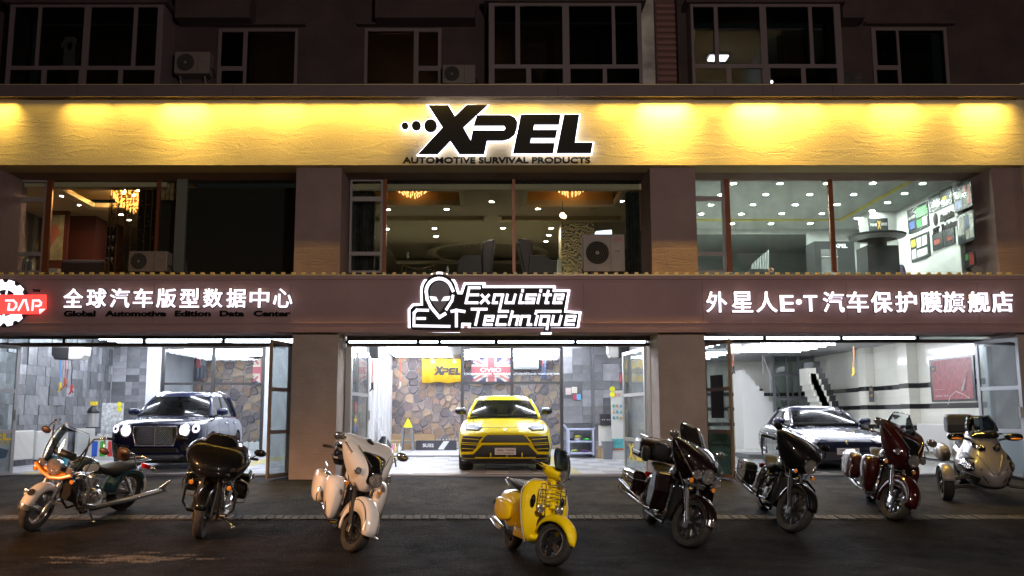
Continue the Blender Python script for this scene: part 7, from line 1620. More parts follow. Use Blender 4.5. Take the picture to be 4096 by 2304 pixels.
decal('chin_intake', bvn, [(-.30, .30), (.30, .30), (.20, .25), (-.2, .25)], M_plastic, k.root, .006, .01)
decal('centre_grille', bvn, [(-.12, .46), (.12, .46), (.20, .30), (-.20, .30)], M_plastic, k.root, .004, .008) if 0 else None
for sd in (-1, 1):
    h = decal('headlight', bvn, [(sd * .05, .90), (sd * .21, .98), (sd * .23, .90), (sd * .14, .84), (sd * .07, .85)], M_gloss, k.root, .008, .012); decal('lens_core', bvn, ell(sd * .14, .905, .03, .03, 12), M_lampglass, h, .018, .01)
    h = decal('fog_lamp', bvn, [(sd * .26, .66), (sd * .36, .70), (sd * .42, .60), (sd * .36, .50), (sd * .28, .54)], M_gloss, k.root, .008, .012); decal('lens_core', bvn, ell(sd * .34, .60, .04, .05, 12), M_lampglass, h, .018, .01)
    decal('side_intake', bvn, [(sd * .20, .44), (sd * .38, .48), (sd * .36, .30), (sd * .24, .26)], M_plastic, k.root, .006, .01)
    decal('body_crease', bvn, [(sd * .02, .50), (sd * .05, .50), (sd * .20, .78), (sd * .17, .79)], M_sv, k.root, .012, .02)
    decal('cheek_panel', bvn, [(sd * .24, .72), (sd * .40, .68), (sd * .42, .72), (sd * .30, .80)], M_plastic, k.root, .006, .012)
    o = k.xloft('mirror', [(wb - .26, sd * .42, 1.05, .12, .06), (wb - .20, sd * .46, 1.06, .16, .075), (wb - .14, sd * .46, 1.06, .12, .05)], M_gloss); k.tube('mirror_arm', [(wb - .22, sd * .22, 1.0), (wb - .2, sd * .36, 1.04)], .02, M_plastic, par=o)
    k.mb(0).ball((wb - .09, sd * .46, 1.04), (.02, .09, .016), 8).build('mirror_signal', M_amber, o)
    k.slab('visor_horn', [(1.10, wb - .16, wb - .2, .02), (1.26, wb - .2, wb - .22, .01)], M_plastic).location.y += sd * .17
    k.xloft('saddlebag', [(-.4, sd * .34, .62, .08, .12), (-.2, sd * .36, .62, .12, .17), (.2, sd * .36, .60, .12, .17), (.3, sd * .34, .60, .07, .1)], M_sv, sub=1)
    k.tube('handlebar', [(wb - .58, sd * .05, 1.02), (wb - .56, sd * .25, 1.08), (wb - .68, sd * .40, 1.06)], .014, M_eng)
k.slab('visor', [(1.03, wb - .02, wb - .3, .25, .6), (1.10, wb - .10, wb - .4, .27, .6), (1.18, wb - .24, wb - .5, .22, .6)], M_gloss, sub=2)
rs = [[(wb - .22 - .22 * t - .10 * a * a, .26 * (1 - .35 * t * t) * a, 1.14 + .26 * t) for a in np.linspace(-1, 1, 9)] for t in np.linspace(0, 1, 6)]
o = k.mb().rings(rs, cap=False, closed=False).build('windshield', M_winds, k.root, smooth=60); md = o.modifiers.new('s', 'SOLIDIFY'); md.thickness = .005
k.mb().side([(-.30, .95), (-.34, 1.15), (-.28, 1.30), (-.06, 1.30), (.0, 1.12), (.0, .95)], -.24, .24).build('top_case', M_plastic, k.root, smooth=0, bevel=.05)
k.xloft('seat', [(.95, 0, .78, .10, .05), (.7, 0, .76, .18, .08), (.4, 0, .78, .2, .09), (.0, 0, .86, .17, .08)], M_leather); k.xloft('body', [(1.1, 0, .55, .26, .25), (.6, 0, .5, .24, .22), (.0, 0, .58, .2, .2), (-.35, 0, .68, .12, .12)], M_sv)
M_w = mat('enamel_white', (.62, .62, .60), .35); M_g = mat('grey_plastic', (.14, .15, .17), .5); M_card = mat('cardboard', (.36, .24, .13), .85, var=.15, vs=5)
# ---- right garage: cream tiled wall with black bands, pilasters, poster
w = thing('cream_tiled_wall', 'cream tiled side wall with black bands in the right garage', 'wall', (12.33, 28, FZ)); XW = 12.33
bx('backing', mat('grout_pale', (.45, .45, .4), .8), w, XW, YD + .13, FZ, XW + .03, 37, ZC)
M_bb = mat('black_band_tile', (.02, .02, .022), .12, spec=.6)
bz = [PXc(3600, 1548, XW).z, PXc(3700, 1625, XW).z, PXc(3400, 1703, XW).z]
zr = [FZ, FZ + .34, bz[2] - .07, bz[2] + .07, (bz[2] + bz[1]) / 2, bz[1] - .07, bz[1] + .07, (bz[0] + bz[1]) / 2 + .0, bz[0] - .07, bz[0] + .07, bz[0] + .6, bz[0] + 1.15, ZC]
for i in range(len(zr) - 1):
    a, b = zr[i], zr[i + 1]; band = i in (2, 5, 8)
    y = 19.3; st = 1.6 if band else .8
    if not band: y -= .4 * (i % 2)
    while y < 36.9:
        y1 = min(y + st, 36.95); y0 = max(y, 19.2); bx('black_tile' if band else 'cream_tile', M_bb if band else M_cream, w, XW - (.016 if band else .012), y0 + .002, a + .002, XW, y1 - .002, b - .002); y += st
for u in (3490, 3660):
    p = PXc(u, 1600, XW); q = thing('wall_pilaster', 'cream tiled pilaster with black bands on the right garage wall, ' + ('left of the radiator' if u < 3600 else 'between the two radiators'), 'pilaster', (XW, p.y, FZ))
    for i in range(len(zr) - 1):
        band = i in (2, 5, 8); o_ = .002 if band else 0
        bx('black_tile' if band else 'cream_tile', M_bb if band else M_cream, q, XW - .30 - o_, p.y - .3 - o_, zr[i] + .001, XW - .017, p.y + .3 + o_, zr[i + 1] - .001)
bw = thing('cream_back_wall', 'cream tiled back wall with black bands behind the stairs', 'wall', (8, 36.98, FZ))
for i in range(len(zr) - 1):
    band = i in (2, 5, 8); x = 4.4
    while x < 12.2: bx('black_tile' if band else 'cream_tile', M_bb if band else M_cream, bw, x + .003, 36.975 - (.004 if band else 0), zr[i] + .003, min(x + .98, 12.25), 36.999, zr[i + 1] - .003); x += 1.0
t = wall_poster('large red and grey poster with a white outline drawing on the cream wall', 3716, 3893, 1440, 1608, None, [(.05, .95, .04, .96, (.30, .08, .09))], Xw=12.3)
pa, pb = PXc(3716, 1560, 12.28), PXc(3893, 1560, 12.28)
yv = lambda f_: pa.y + (pb.y - pa.y) * f_
MB().tube([(12.262, yv(.45), 2.05), (12.262, yv(.5), 2.25), (12.262, yv(.65), 2.38), (12.262, yv(.8), 2.3), (12.262, yv(.92), 2.2)], .012, 5).build('outline_print', M_w, t); MB().tube([(12.262, yv(.8), 2.4), (12.262, yv(.86), 2.62), (12.262, yv(.9), 2.85)], [.05, .035, .004], 5).build('outline_print', M_w, t)
bx('corner_mark', M_bp, t, 12.262, yv(.22), 2.95, 12.264, yv(.08), 3.1)
text('lettering', 'R1', .1, mat('print_orange', (.7, .4, .05), .5), t, (12.26, yv(.15), 3.02), rotz=-math.pi / 2, fit=.12, ext=.001); text('lettering', '— — —', .1, M_w, t, (12.26, yv(.3), 2.45), rotz=-math.pi / 2, fit=.5, ext=.001); text('lettering', '=== ==', .1, M_w, t, (12.26, yv(.32), 2.28), rotz=-math.pi / 2, fit=.7, ext=.001)
p = PXc(3489, 1608, XW - .31); t = thing('arched_plaque', 'small black arched plaque with gold lettering on the cream pilaster', 'plaque', p)
pl_ = [(-.17, 0), (.17, 0), (.17, .36), (.12, .46), (0, .51), (-.12, .46), (-.17, .36)]
MB().prism(pl_, lambda a, b: (XW - .33, p.y - a, p.z + b), lambda a, b: (XW - .31, p.y - a, p.z + b)).build('plate', M_bp, t, smooth=0)
text('lettering', '吉祥', .1, mat('gold_print', (.5, .38, .12), .4), t, (XW - .332, p.y, p.z + .2), rotz=-math.pi / 2, fit=.22, ext=.001); MB().tube([(XW - .332, p.y + .08, p.z + .34), (XW - .332, p.y, p.z + .42), (XW - .332, p.y - .08, p.z + .34)], .01, 5).build('motif', mat('gold_print', (.5, .38, .12), .4), t)
def radiator(label, a, b, z0, z1, along='y', m=M_w, th=.09):
    """panel radiator between points a,b (x,y)"""
    a = Vector((*a, 0)); b = Vector((*b, 0)); d = b - a; L_ = d.length; ang = math.atan2(d.y, d.x); T = Matrix.Translation((a.x, a.y, z0)) @ Matrix.Rotation(ang, 4, 'Z'); H_ = z1 - z0
    t = thing('radiator', label, 'radiator', (a.x, a.y, z0), group='white wall radiators'); q = MB(); q.T = T; q.box(0, 0, 0, L_, th, H_).build('panel', m, t, smooth=0, bevel=.012)
    q = MB(); q.T = T; n = max(3, int(L_ / .05))
    for i in range(n): q.box((i + .25) * L_ / n, -.012, .03, (i + .75) * L_ / n, -.001, H_ - .03)
    q.build('ribs', m, t, smooth=0)
    q = MB(); q.T = T; q.tube([(L_ + .002, th / 2, .08), (L_ + .07, th / 2, .08), (L_ + .07, th / 2, -z0 + FZ + .01 if z0 > FZ else -.0)], .014, 6).build('pipe', M_alu, t); q = MB(); q.T = T; q.ball((L_ + .05, th / 2, H_ - .07), (.03, .03, .03), 8).build('valve', M_alu, t)
def rad_side(label, u0, u1, v0, v1, Xw, s):
    a, b = PXc(u0, v0, Xw), PXc(u1, v0, Xw); zt_ = PXc((u0 + u1) / 2, v0, Xw).z; zb_ = PXc((u0 + u1) / 2, v1, Xw).z
    if s > 0: radiator(label, (Xw, max(a.y, b.y)), (Xw, min(a.y, b.y)), zb_, zt_)
    else: radiator(label, (Xw, min(a.y, b.y)), (Xw, max(a.y, b.y)), zb_, zt_)
rad_side('wide white radiator right of the pilaster on the cream wall', 3668, 3792, 1696, 1808, 12.15, 1)
rad_side('narrow white radiator left of the pilaster on the cream wall', 3566, 3622, 1694, 1780, 12.15, 1)
rad_side('white radiator at the right end of the cream wall', 3806, 3880, 1698, 1812, 12.1, 1)
rad_side('long white radiator on the grey tiled wall behind the cruiser', 150, 272, 1722, 1832, -10.9, -1)
rad_side('short white radiator at the far left of the grey tiled wall', 60, 136, 1722, 1838, -10.9, -1)
rad_side('white radiator on the grey wall left of the coloured stand', 316, 380, 1713, 1825, -10.9, -1)
# bicycle stand
p = PF(3706, 1832); t = thing('bike_stand', 'black wire bicycle stand on the floor beside the cream wall', 'stand', p)
MB().tube([(p.x - .05, p.y, p.z + .02), (p.x - .05, p.y, p.z + .72), (p.x - .02, p.y, p.z + .78), (p.x + .04, p.y, p.z + .78), (p.x + .07, p.y, p.z + .72), (p.x + .07, p.y, p.z + .02)], .012, 6).build('hoop', M_blk, t); MB().tube([(p.x - .22, p.y, p.z + .015), (p.x + .24, p.y, p.z + .015)], .018, 6).build('base_bar', M_blk, t)
for s in (-.2, .22): MB().tube([(p.x + s, p.y - .15, p.z + .015), (p.x + s, p.y + .15, p.z + .015)], .018, 6).build('foot', M_blk, t)
p = PF(3640, 1825); t = thing('stool', 'small dark stool on wooden legs by the cream wall', 'stool', p); bx('seat', M_blk, t, p.x - .16, p.y - .15, p.z + .42, p.x + .16, p.y + .15, p.z + .66, bevel=.03)
for a in (-.13, .13):
    for b in (-.12, .12): bx('leg', M_card, t, p.x + a - .015, p.y + b - .015, p.z, p.x + a + .015, p.y + b + .015, p.z + .42)
# stairs, steel glazed box, doors, sport bike in the right garage
S_ = thing('staircase', 'white staircase with metal handrail rising to the upper left', 'staircase', (8.6, 34, FZ)); n = 13
x0s_, z0s_ = P(3135, 1640, 34).x, FZ
for i in range(n):
    xx = x0s_ + .35 - i * .155; zz = z0s_ + .55 + i * .19; bx('step', M_w, S_, xx - .16, 33.4, FZ, xx, 34.6, zz)
MB().tube([P(3135, 1622, 33.3), P(3050, 1420, 33.3)], .03, 8).build('handrail', M_alu, S_); 
for f_ in (0, .33, .66, 1): a = P(3135, 1622, 33.3).lerp(P(3050, 1420, 33.3), f_); MB().tube([a, (a.x, a.y, a.z - .7)], .015, 6).build('baluster', M_alu, S_)
S2 = thing('staircase', 'cream staircase with black treads stepping down right of the glazed frame', 'staircase', (11, 31, FZ))
for i in range(11):
    u = 3255 + i * 10.5; v = 1446 + i * 22.5; a = P(u, v, 31); b = P(u + 24, v + 22, 31); bx('step', M_cream, S2, a.x - .2, 31.0, b.z - .6, min(a.x + .06, 12.0), 31.9, b.z - .03); bx('tread', M_bb, S2, a.x - .02, 30.97, b.z + .0, min(a.x + .2, 12.28), 31.93, a.z)
t = thing('glazed_frame', 'steel framed glass enclosure between the two staircases', 'enclosure', P(3200, 1620, 33)); M_stl = mat('dark_steel', (.10, .10, .11), .4, .5)
xs = [X(u, 1500, 33) for u in (3092, 3145, 3192, 3252)]
for x in xs: bx('post', M_stl, t, x - .04, 32.9, FZ, x + .04, 33.0, 3.9)
for a, b in zip(xs, xs[1:]):
    for z in (1.5, 2.35, 3.2): bx('rail', M_stl, t, a + .04, 32.91, z - .04, b - .04, 32.99, z + .04)
    for z0_, z1_ in ((1.54, 2.31), (2.39, 3.16), (3.24, 3.88)): bx('pane', glass('tinted_pane', (.55, .6, .6), 1.2), t, a + .04, 32.94, z0_, b - .04, 32.95, z1_)
for i, (u0, u1) in enumerate([(2994, 3020), (3030, 3056)]):
    r = R_(u0, u1, 1555, 1772, 35); t = thing('wooden_door', ['left', 'right'][i] + ' narrow dark red wooden door in the back of the right garage', 'door', ((r[0] + r[1]) / 2, 35, FZ))
    bx('slab', mat('red_wood', (.15, .025, .02), .35), t, r[0], 35, FZ, r[1], 35.06, r[3]); bx('inset', mat('red_wood_dark', (.09, .015, .012), .4), t, r[0] + .05, 34.985, FZ + .9, r[1] - .05, 34.998, r[3] - .1); MB().tube([(r[1] - .06, 34.96, FZ + 1.0), (r[1] - .06, 34.96, FZ + 1.25)], .015, 6).build('handle', M_alu, t); bx('hook', M_alu, t, (r[0] + r[1]) / 2 - .03, 34.99, r[3], (r[0] + r[1]) / 2 + .03, 35.05, r[3] + .12)
struct('loading_ramp', mat('ramp_dark', (.05, .05, .052), .6), 7.2, 25.5, FZ + .01, 8.9, 27.2, FZ + .12)
# white sport bike
p = PF(2955, 1785); h_ = R(-62); T = Matrix.Translation((p.x, 29.6, FZ)) @ Matrix.Rotation(h_, 4, 'Z')
t = thing('sport_motorcycle', 'white sport motorcycle with gold forks parked inside the right garage', 'motorcycle', mtx=T)
for x, w_ in ((.7, .12), (-.7, .17)): wheel(t, (x, 0, .31), .31, w_, .215, 5, M_rimb, M_tyre, face=-1, disc=-.5, sw=.025)
class _S: pass
kk = _S(); kk.root = t; kk.T = None
def mbx(): return MB()
for s in (-1, 1): MB().tube([(.70, s * .1, .31), (.46, s * .1, .88)], .028, 8).build('fork_leg', mat('gold_fork', (.65, .42, .05), .3, .6), t)
def xl(name, lv, m, e=.75):
    rs = [[(x, y + hw * math.copysign(abs(math.cos(a)) ** e, math.cos(a)), z + hh * math.copysign(abs(math.sin(a)) ** e, math.sin(a))) for a in [2 * math.pi * q / 12 for q in range(12)]] for x, y, z, hw, hh in lv]
    return MB().rings(rs).build(name, m, t, sub=1)
M_sw = paint('sport_white', (.7, .7, .72)); xl('nose_fairing', [(.78, 0, .84, .04, .03), (.70, 0, .90, .16, .09), (.55, 0, .92, .21, .15), (.40, 0, .92, .20, .14)], M_sw); xl('belly_fairing', [(.55, 0, .60, .12, .16), (.35, 0, .50, .20, .26), (.0, 0, .45, .20, .24), (-.3, 0, .42, .14, .14)], M_sw)
xl('fuel_tank', [(.3, 0, .85, .12, .10), (.1, 0, .88, .16, .13), (-.15, 0, .84, .1, .08)], M_sw); xl('tail', [(-.2, 0, .84, .12, .06), (-.5, 0, .92, .12, .07), (-.85, 0, .98, .05, .04)], M_sw); xl('seat', [(-.1, 0, .86, .1, .04), (-.4, 0, .93, .11, .04), (-.6, 0, .97, .08, .03)], M_leather)
MB().ball((.62, 0, 1.04), (.16, .13, .10)).build('screen', M_winds, t)
for s in (-1, 1): MB().ball((.75, s * .08, .87), (.03, .05, .025)).build('headlight', M_lampglass, t); MB().tube([(.45, s * .2, .97), (.40, s * .34, 1.02)], .01, 6).build('mirror_arm', M_plastic, t); MB().ball((.40, s * .38, 1.04), (.02, .06, .035)).build('mirror', M_plastic, t)
q = MB(); rs = [[(.7 + .335 * math.cos(a), y, .31 + .335 * math.sin(a)) for y in (-.07, 0, .07)] for a in np.linspace(R(30), R(150), 8)]; o = q.rings(rs, cap=False, closed=False).build('front_fender', M_sw, t); md = o.modifiers.new('s', 'SOLIDIFY'); md.thickness = .008
# hose reels and hanging hoses
def reel(label, u0, u1, v0, v1, D, white_right, txt=None):
    r = R_(u0, u1, v0, v1, D); t = thing('hose_reel', label, 'hose reel', ((r[0] + r[1]) / 2, D, r[2])); w_ = r[1] - r[0]; s = r[0] + w_ * .5
    a, b = (M_plastic, M_w) if white_right else (M_w, M_plastic)
    if txt: a = b = M_w
    MB().wall([(r[0], r[3]), (s, r[3]), (s, r[2]), (r[0] + w_ * .1, r[2]), (r[0], r[2] + .12)], D, D + .35).build('reel_case', a, t, smooth=0, bevel=.02); MB().wall([(s + .003, r[3]), (r[1], r[3]), (r[1] - .02, r[2] + .1), (r[1] - w_ * .12, r[2]), (s + .003, r[2])], D - .01, D + .34).build('reel_case', b, t, smooth=0, bevel=.02)
    if txt: text('lettering', txt, .1, mat('print_orange', (.7, .3, .03), .5), t, ((r[0] + r[1]) / 2, D - .012, r[3] - .1), fit=w_ * .7, ext=.001)
def hose(label, u, v0, v1, D, m, tool=None, mt_=None):
    a, b = P(u, v0, D), P(u, v1, D); t = thing('hanging_hose', label, 'hose', tuple(b)); MB().tube([a, a.lerp(b, .4) + Vector((.012, 0, 0)), a.lerp(b, .8) - Vector((.01, 0, 0)), b], .012, 6).build('hose', m, t)
    MB().tube([b + Vector((0, 0, .03)), b - Vector((0, 0, .12)), b + Vector((-.06, 0, -.20))], [.03, .028, .012], 8).build('nozzle', mt_ or M_yp, t); MB().tube([b - Vector((.0, 0, .05)), b + Vector((.04, 0, -.16))], .012, 6).build('trigger', M_plastic, t)
M_rh = mat('red_hose', (.5, .08, .02), .5); M_bh = mat('blue_hose', (.05, .2, .5), .5)
reel('black and white hose reel under the left garage ceiling', 205, 342, 1388, 1438, 22.0, True); hose('blue hose with yellow nozzle hanging in the left garage', 241, 1440, 1535, 22, M_bh); hose('short red hose hanging between two others in the left garage', 262, 1440, 1520, 22, M_rh, mt_=M_rh); hose('black hose ending in a red spray gun in the left garage', 287, 1440, 1545, 22, M_blk, mt_=mat('red_tool', (.5, .02, .02), .4))
reel('white and black hose reel at the left of the middle garage', 1477, 1545, 1385, 1432, 24.0, True); hose('red hose with black fittings hanging at the left of the middle garage', 1489, 1435, 1535, 24, M_rh, mt_=M_blk)
hose('thin red hose with white end hanging before the stone wall', 1601, 1430, 1530, 30, M_rh, mt_=M_w)
reel('black hose reel with white side at the right of the middle garage', 2432, 2520, 1382, 1430, 22.5, False); hose('black hose with red tool hanging at the right of the middle garage', 2486, 1430, 1500, 22.5, M_blk, mt_=mat('red_tool', (.5, .02, .02), .4))
reel('white hose reel with orange lettering behind the right bay door leaf', 2920, 2966, 1376, 1415, 24, True, txt='TRIENS'); hose('orange hose hanging under the lettered reel', 2933, 1416, 1470, 24, M_rh, mt_=M_plastic)
hose('twin orange and blue hose with yellow nozzle over the navy car', 3414, 1386, 1475, 24, mat('orange_hose', (.75, .25, .05), .5))
# ---- middle garage banners
def banner(label, u0, u1, v0, v1, D, m, deco, wav=.02):
    r = R_(u0, u1, v0, v1, D); t = thing('hanging_banner', label, 'banner', ((r[0] + r[1]) / 2, D, r[2])); n = 24
    rs = [[(r[0] + (r[1] - r[0]) * i / n, D + wav * math.sin(i * .8), r[2] - .02 * math.sin(i * .5)), (r[0] + (r[1] - r[0]) * i / n, D + wav * math.sin(i * .8), r[3] - .01 * abs(math.sin(i * .55)))] for i in range(n + 1)]
    o = MB().rings(rs, cap=False, closed=False).build('cloth', m, t); md = o.modifiers.new('s', 'SOLIDIFY'); md.thickness = .006; deco(t, r, D - wav - .012); return t
def d1(t, r, D):
    w_, h_ = r[1] - r[0], r[3] - r[2]; cx, cz = (r[0] + r[1]) / 2, (r[2] + r[3]) / 2; ff = lambda a, b: Vector((r[0] + w_ * (.30 + .68 * (a - 690) / 1290), D, cz + h_ * .19 - h_ * .38 * (b - 780) / 360))
    for pts in (xp, ee, ll): MB().wall([(q.x, q.z) for q in (ff(a, b) for a, b in pts)], D - .004, D).build('letter', M_ink, t, smooth=0)
    for a, b, rr_ in [(590, 931, 22), (673, 930, 30), (778, 930, 42)]:
        q = ff(a, b); MB().cyl((q.x, D - .004, q.z), (q.x, D, q.z), rr_ * w_ * .68 / 1290, 12).build('dot', M_ink, t)
banner('yellow banner with black wordmark and dots on the stone wall', 1688, 1846, 1435, 1530, 32.6, mat('banner_yellow', (.72, .44, .02), .7, var=.2, vs=5), d1)
M_fr = mat('flag_red', (.36, .09, .10), .7); M_fb_ = mat('flag_blue', (.14, .12, .24), .7, var=.2, vs=6); M_fw = mat('flag_cream', (.55, .48, .38), .7, var=.3, vs=8)
def union(t, r, D, words=True):
    x0, x1, z0, z1 = r; cx, cz = (x0 + x1) / 2, (z0 + z1) / 2
    def dg(w_, m, D): 
        for a, b in (((x0, z0), (x1, z1)), ((x0, z1), (x1, z0))):
            d = Vector((b[0] - a[0], b[1] - a[1])).normalized(); n = Vector((-d.y, d.x)) * w_; a = Vector(a) + d * w_ * 1.2; b = Vector(b) - d * w_ * 1.2; MB().wall([tuple(a - n), tuple(b - n), tuple(b + n), tuple(a + n)], D - .001, D).build('stripe', m, t, smooth=0); D -= .0015
    dg(.11, M_fw, D); dg(.035, M_fr, D - .004)
    bx('stripe', M_fw, t, cx - .19, D - .010, z0, cx + .19, D - .008, z1); bx('stripe', M_fw, t, x0, D - .012, cz - .19, x1, D - .0105, cz + .19); bx('stripe', M_fr, t, cx - .12, D - .015, z0, cx + .12, D - .013, z1); bx('stripe', M_fr, t, x0, D - .018, cz - .12, x1, D - .0165, cz + .12)
    if words:
        text('lettering', 'OViiO', .2, M_w, t, (cx - .02, D - .021, cz), fit=.75, bold=.006, ext=.001); text('lettering', 'Model', .1, M_w, t, (cx + .25, D - .021, cz + .25), fit=.28, ext=.001); text('lettering', 'Paint Protection Film', .1, M_ink, t, (cx, D - .021, cz - .27), fit=.8, ext=.001)
banner('faded crossed red, white and blue flag with white lettering on the stone wall', 1886, 2044, 1432, 1528, 32.6, M_fb_, union)
banner('second red, white and blue flag half hidden at the right of the left partition', 1012, 1100, 1432, 1530, 32.6, M_fb_, lambda t, r, D: union(t, r, D, False))
def d3(t, r, D): bx('stripe', M_fr, t, r[0] + .06, D - .002, r[3] - .45, r[0] + .25, D, r[3] - .1); text('lettering', '祥瑞', .2, M_w, t, (r[1] - .12, D - .004, r[3] - .3), fit=.2, ext=.001)
banner('grey and red vertical banner on the stones behind the left glass', 778, 825, 1420, 1515, 32.5, mat('banner_grey', (.10, .11, .14), .7), d3)
banner('narrow slate pennant by the wall air conditioner', 2168, 2184, 1425, 1520, 32.4, mat('pennant_blue', (.12, .14, .25), .7), lambda t, r, D: bx('stripe', M_fr, t, r[0], D - .002, r[3] - .35, r[0] + .06, D, r[3] - .02), wav=.005)
r = R_(2055, 2155, 1437, 1476, 32.3); t = thing('wall_air_conditioner', 'white split air conditioner on the stone wall behind the glass', 'air conditioner', (r[0], 32.3, r[2])); bx('casing', M_w, t, r[0], 32.3, r[2], r[1], 32.85, r[3], bevel=.03); bx('louvre', M_g, t, r[0] + .06, 32.29, r[2] + .03, r[1] - .06, 32.299, r[2] + .06)
# spot lamps clipped over the banners
for u, l in ((1728, 'left'), (1815, 'right'), (1938, 'third'), (2008, 'fourth')):
    c = P(u, 1442, 31.5); t = thing('spot_lamp', 'white clip-on spotlight over the banners, ' + l + ' from the left' if l in ('third', 'fourth') else 'white clip-on spotlight above the yellow banner, on its ' + l, 'spotlight', c, group='spotlights over the banners'); MB().tube([(c.x, 31.5, c.z + .22), (c.x, 31.5, c.z + .05)], .012, 6).build('arm', M_w, t); MB().lathe([(.03, 0), (.055, .05), (.075, .13)], c + Vector((0, 0, .05)), (.3, .3, -1), 14, cap=True).build('shade', M_w, t)
# ---- floor things, middle garage
def at(u, v): return PF(u, v)
p = P(1630, 1786, 31.5); p.z = FZ; t = thing('plastic_stool', 'grey plastic stool with slotted sides in front of the stone wall', 'stool', p); H_ = P(1630, 1713, 31.5).z - FZ
for sx in (-1, 1):
    for sy in (-1, 1): MB().rings([[(p.x + sx * .20 + a * .03, p.y + sy * .18 + b * .03, FZ) for a, b in ((-1, -1), (1, -1), (1, 1), (-1, 1))], [(p.x + sx * .14 + a * .035, p.y + sy * .13 + b * .035, FZ + H_) for a, b in ((-1, -1), (1, -1), (1, 1), (-1, 1))]]).build('leg', M_g, t, smooth=0)
for z in (.25, .45): MB().box(p.x - .19 + z * .08, p.y - .18 + z * .08, FZ + z * H_ / .6 * .8, p.x + .19 - z * .08, p.y + .16 - z * .08, FZ + z * H_ / .6 * .8 + .05).build('brace', M_g, t, smooth=0)
bx('seat', M_g, t, p.x - .18, p.y - .17, FZ + H_, p.x + .18, p.y + .17, FZ + H_ + .03, bevel=.01)
t = thing('yellow_cloth', 'crumpled yellow cloth heaped on the grey stool', 'cloth', (p.x, p.y, FZ + H_ + .03)); MB().rings([[(p.x + (.17 + .03 * math.sin(q * 2.3)) * k_ * math.cos(q * .63), p.y + .15 * k_ * math.sin(q * .63), FZ + H_ + z_ + .02 * math.sin(q * 1.7)) for q in range(10)] for k_, z_ in ((1.1, .0), (.8, .10), (.45, .2), (.1, .32))]).build('folds', mat('lime_cloth', (.70, .68, .02), .8), t)
r = R_(1560, 1738, 1743, 1765, 32.2); t = thing('long_box', 'long flat cardboard box lying along the stone wall', 'box', (r[0], 32.2, FZ)); bx('carton', M_card, t, r[0], 32.2, FZ, r[1], 32.6, r[3] + .05); bx('tape', mat('tape_tan', (.5, .4, .25), .3), t, r[0], 32.194, r[2], r[1], 32.198, r[2] + .05)
r = R_(1664, 1826, 1762, 1788, 31.8); t = thing('printed_box', 'long black printed box with white lettering on the floor', 'box', (r[0], 31.8, FZ)); bx('carton', M_bp, t, r[0], 31.8, FZ, r[1], 32.1, r[3]); text('lettering', '5U32', .1, M_w, t, (r[0] + .42, 31.795, (FZ + r[3]) / 2), fit=.38, fith=.12, bold=.004, ext=.001); MB().wall([(r[0] + .75, FZ + .03), (r[0] + .95, FZ + .03), (r[0] + 1.15, r[3] - .02), (r[0] + .95, r[3] - .02)], 31.796, 31.799).build('flash_print', M_w, t, smooth=0)
def bottle(label, x, y, z, m, h=.22, r_=.04, cap=None, grp=None):
    t = thing('bottle', label, 'bottle', (x, y, z), group=grp); MB().lathe([(r_ * .9, 0), (r_, .01), (r_, h * .6), (r_ * .4, h * .82), (r_ * .35, h)], (x, y, z), (0, 0, 1), 12, cap=True).build('body', m, t); MB().cyl((x, y, z + h + .001), (x, y, z + h + .03), r_ * .45, 10).build('cap', cap or M_w, t)
for i in range(8):
    q = P(1747 + i * 13, 1765, 32.4); bottle('white detergent bottle by the stone wall, %s in its row from the left' % ['first', 'second', 'third', 'fourth', 'fifth', 'sixth', 'seventh', 'eighth'][i], q.x, 32.4, FZ + .12, M_w, .22, .05, grp='row of white bottles under the stone wall')
bx('shelf_board', M_w, None, P(1738, 1765, 32.4).x, 32.25, FZ + .06, P(1846, 1765, 32.4).x, 32.55, FZ + .115); tag(bpy.context.scene.objects['shelf_board'], 'low white board under the row of white bottles', 'board')
for i, (u, v, m, lab) in enumerate([(1562, 1795, M_w, 'white spray bottle with green trigger'), (1580, 1792, mat('tan_liquid', (.5, .4, .2), .3), 'tan bottle'), (1597, 1790, M_w, 'white bottle'), (1572, 1770, mat('pink_jug', (.6, .15, .3), .4), 'pink jug'), (1545, 1800, mat('orange_bottle', (.6, .3, .05), .4), 'orange bottle'), (1532, 1806, mat('yellow_card', (.7, .5, .03), .6), 'yellow bottle')]):
    q = PF(u, v); q = P(u, v, 29.5); bottle(lab + ' among the cleaning things left of the stool', q.x, 29.5, FZ + .01, m, .26, .07, cap=mat('green_cap', (.05, .4, .15), .5) if i == 0 else M_w)
p = P(1535, 1800, 28); t = thing('black_bag', 'slumped black bag on the floor behind the white motorcycle', 'bag', (p.x, 28, FZ)); MB().rings([[(p.x + .25 * k_ * math.cos(a), 28 + .2 * k_ * math.sin(a), FZ + z_ + .02 * math.sin(3 * a)) for a in np.linspace(0, 6.283, 13)[:-1]] for k_, z_ in ((.9, 0), (1, .2), (.7, .4), (.25, .55))]).build('body', M_blk, t)
t = thing('tool_cart', 'white shelf cart crowded with bottles at the left of the middle garage', 'cart', (P(1535, 1800, 27.8).x, 27.8, FZ)); x = P(1522, 1800, 27.8).x
for z in (.3, .7, 1.05): bx('shelf', M_w, t, x - .25, 27.6, FZ + z, x + .2, 28.0, FZ + z + .02)
for a in (-.25, .18):
    for b in (27.6, 27.98): bx('upright', M_w, t, x + a, b, FZ, x + a + .02, b + .02, FZ + 1.15)
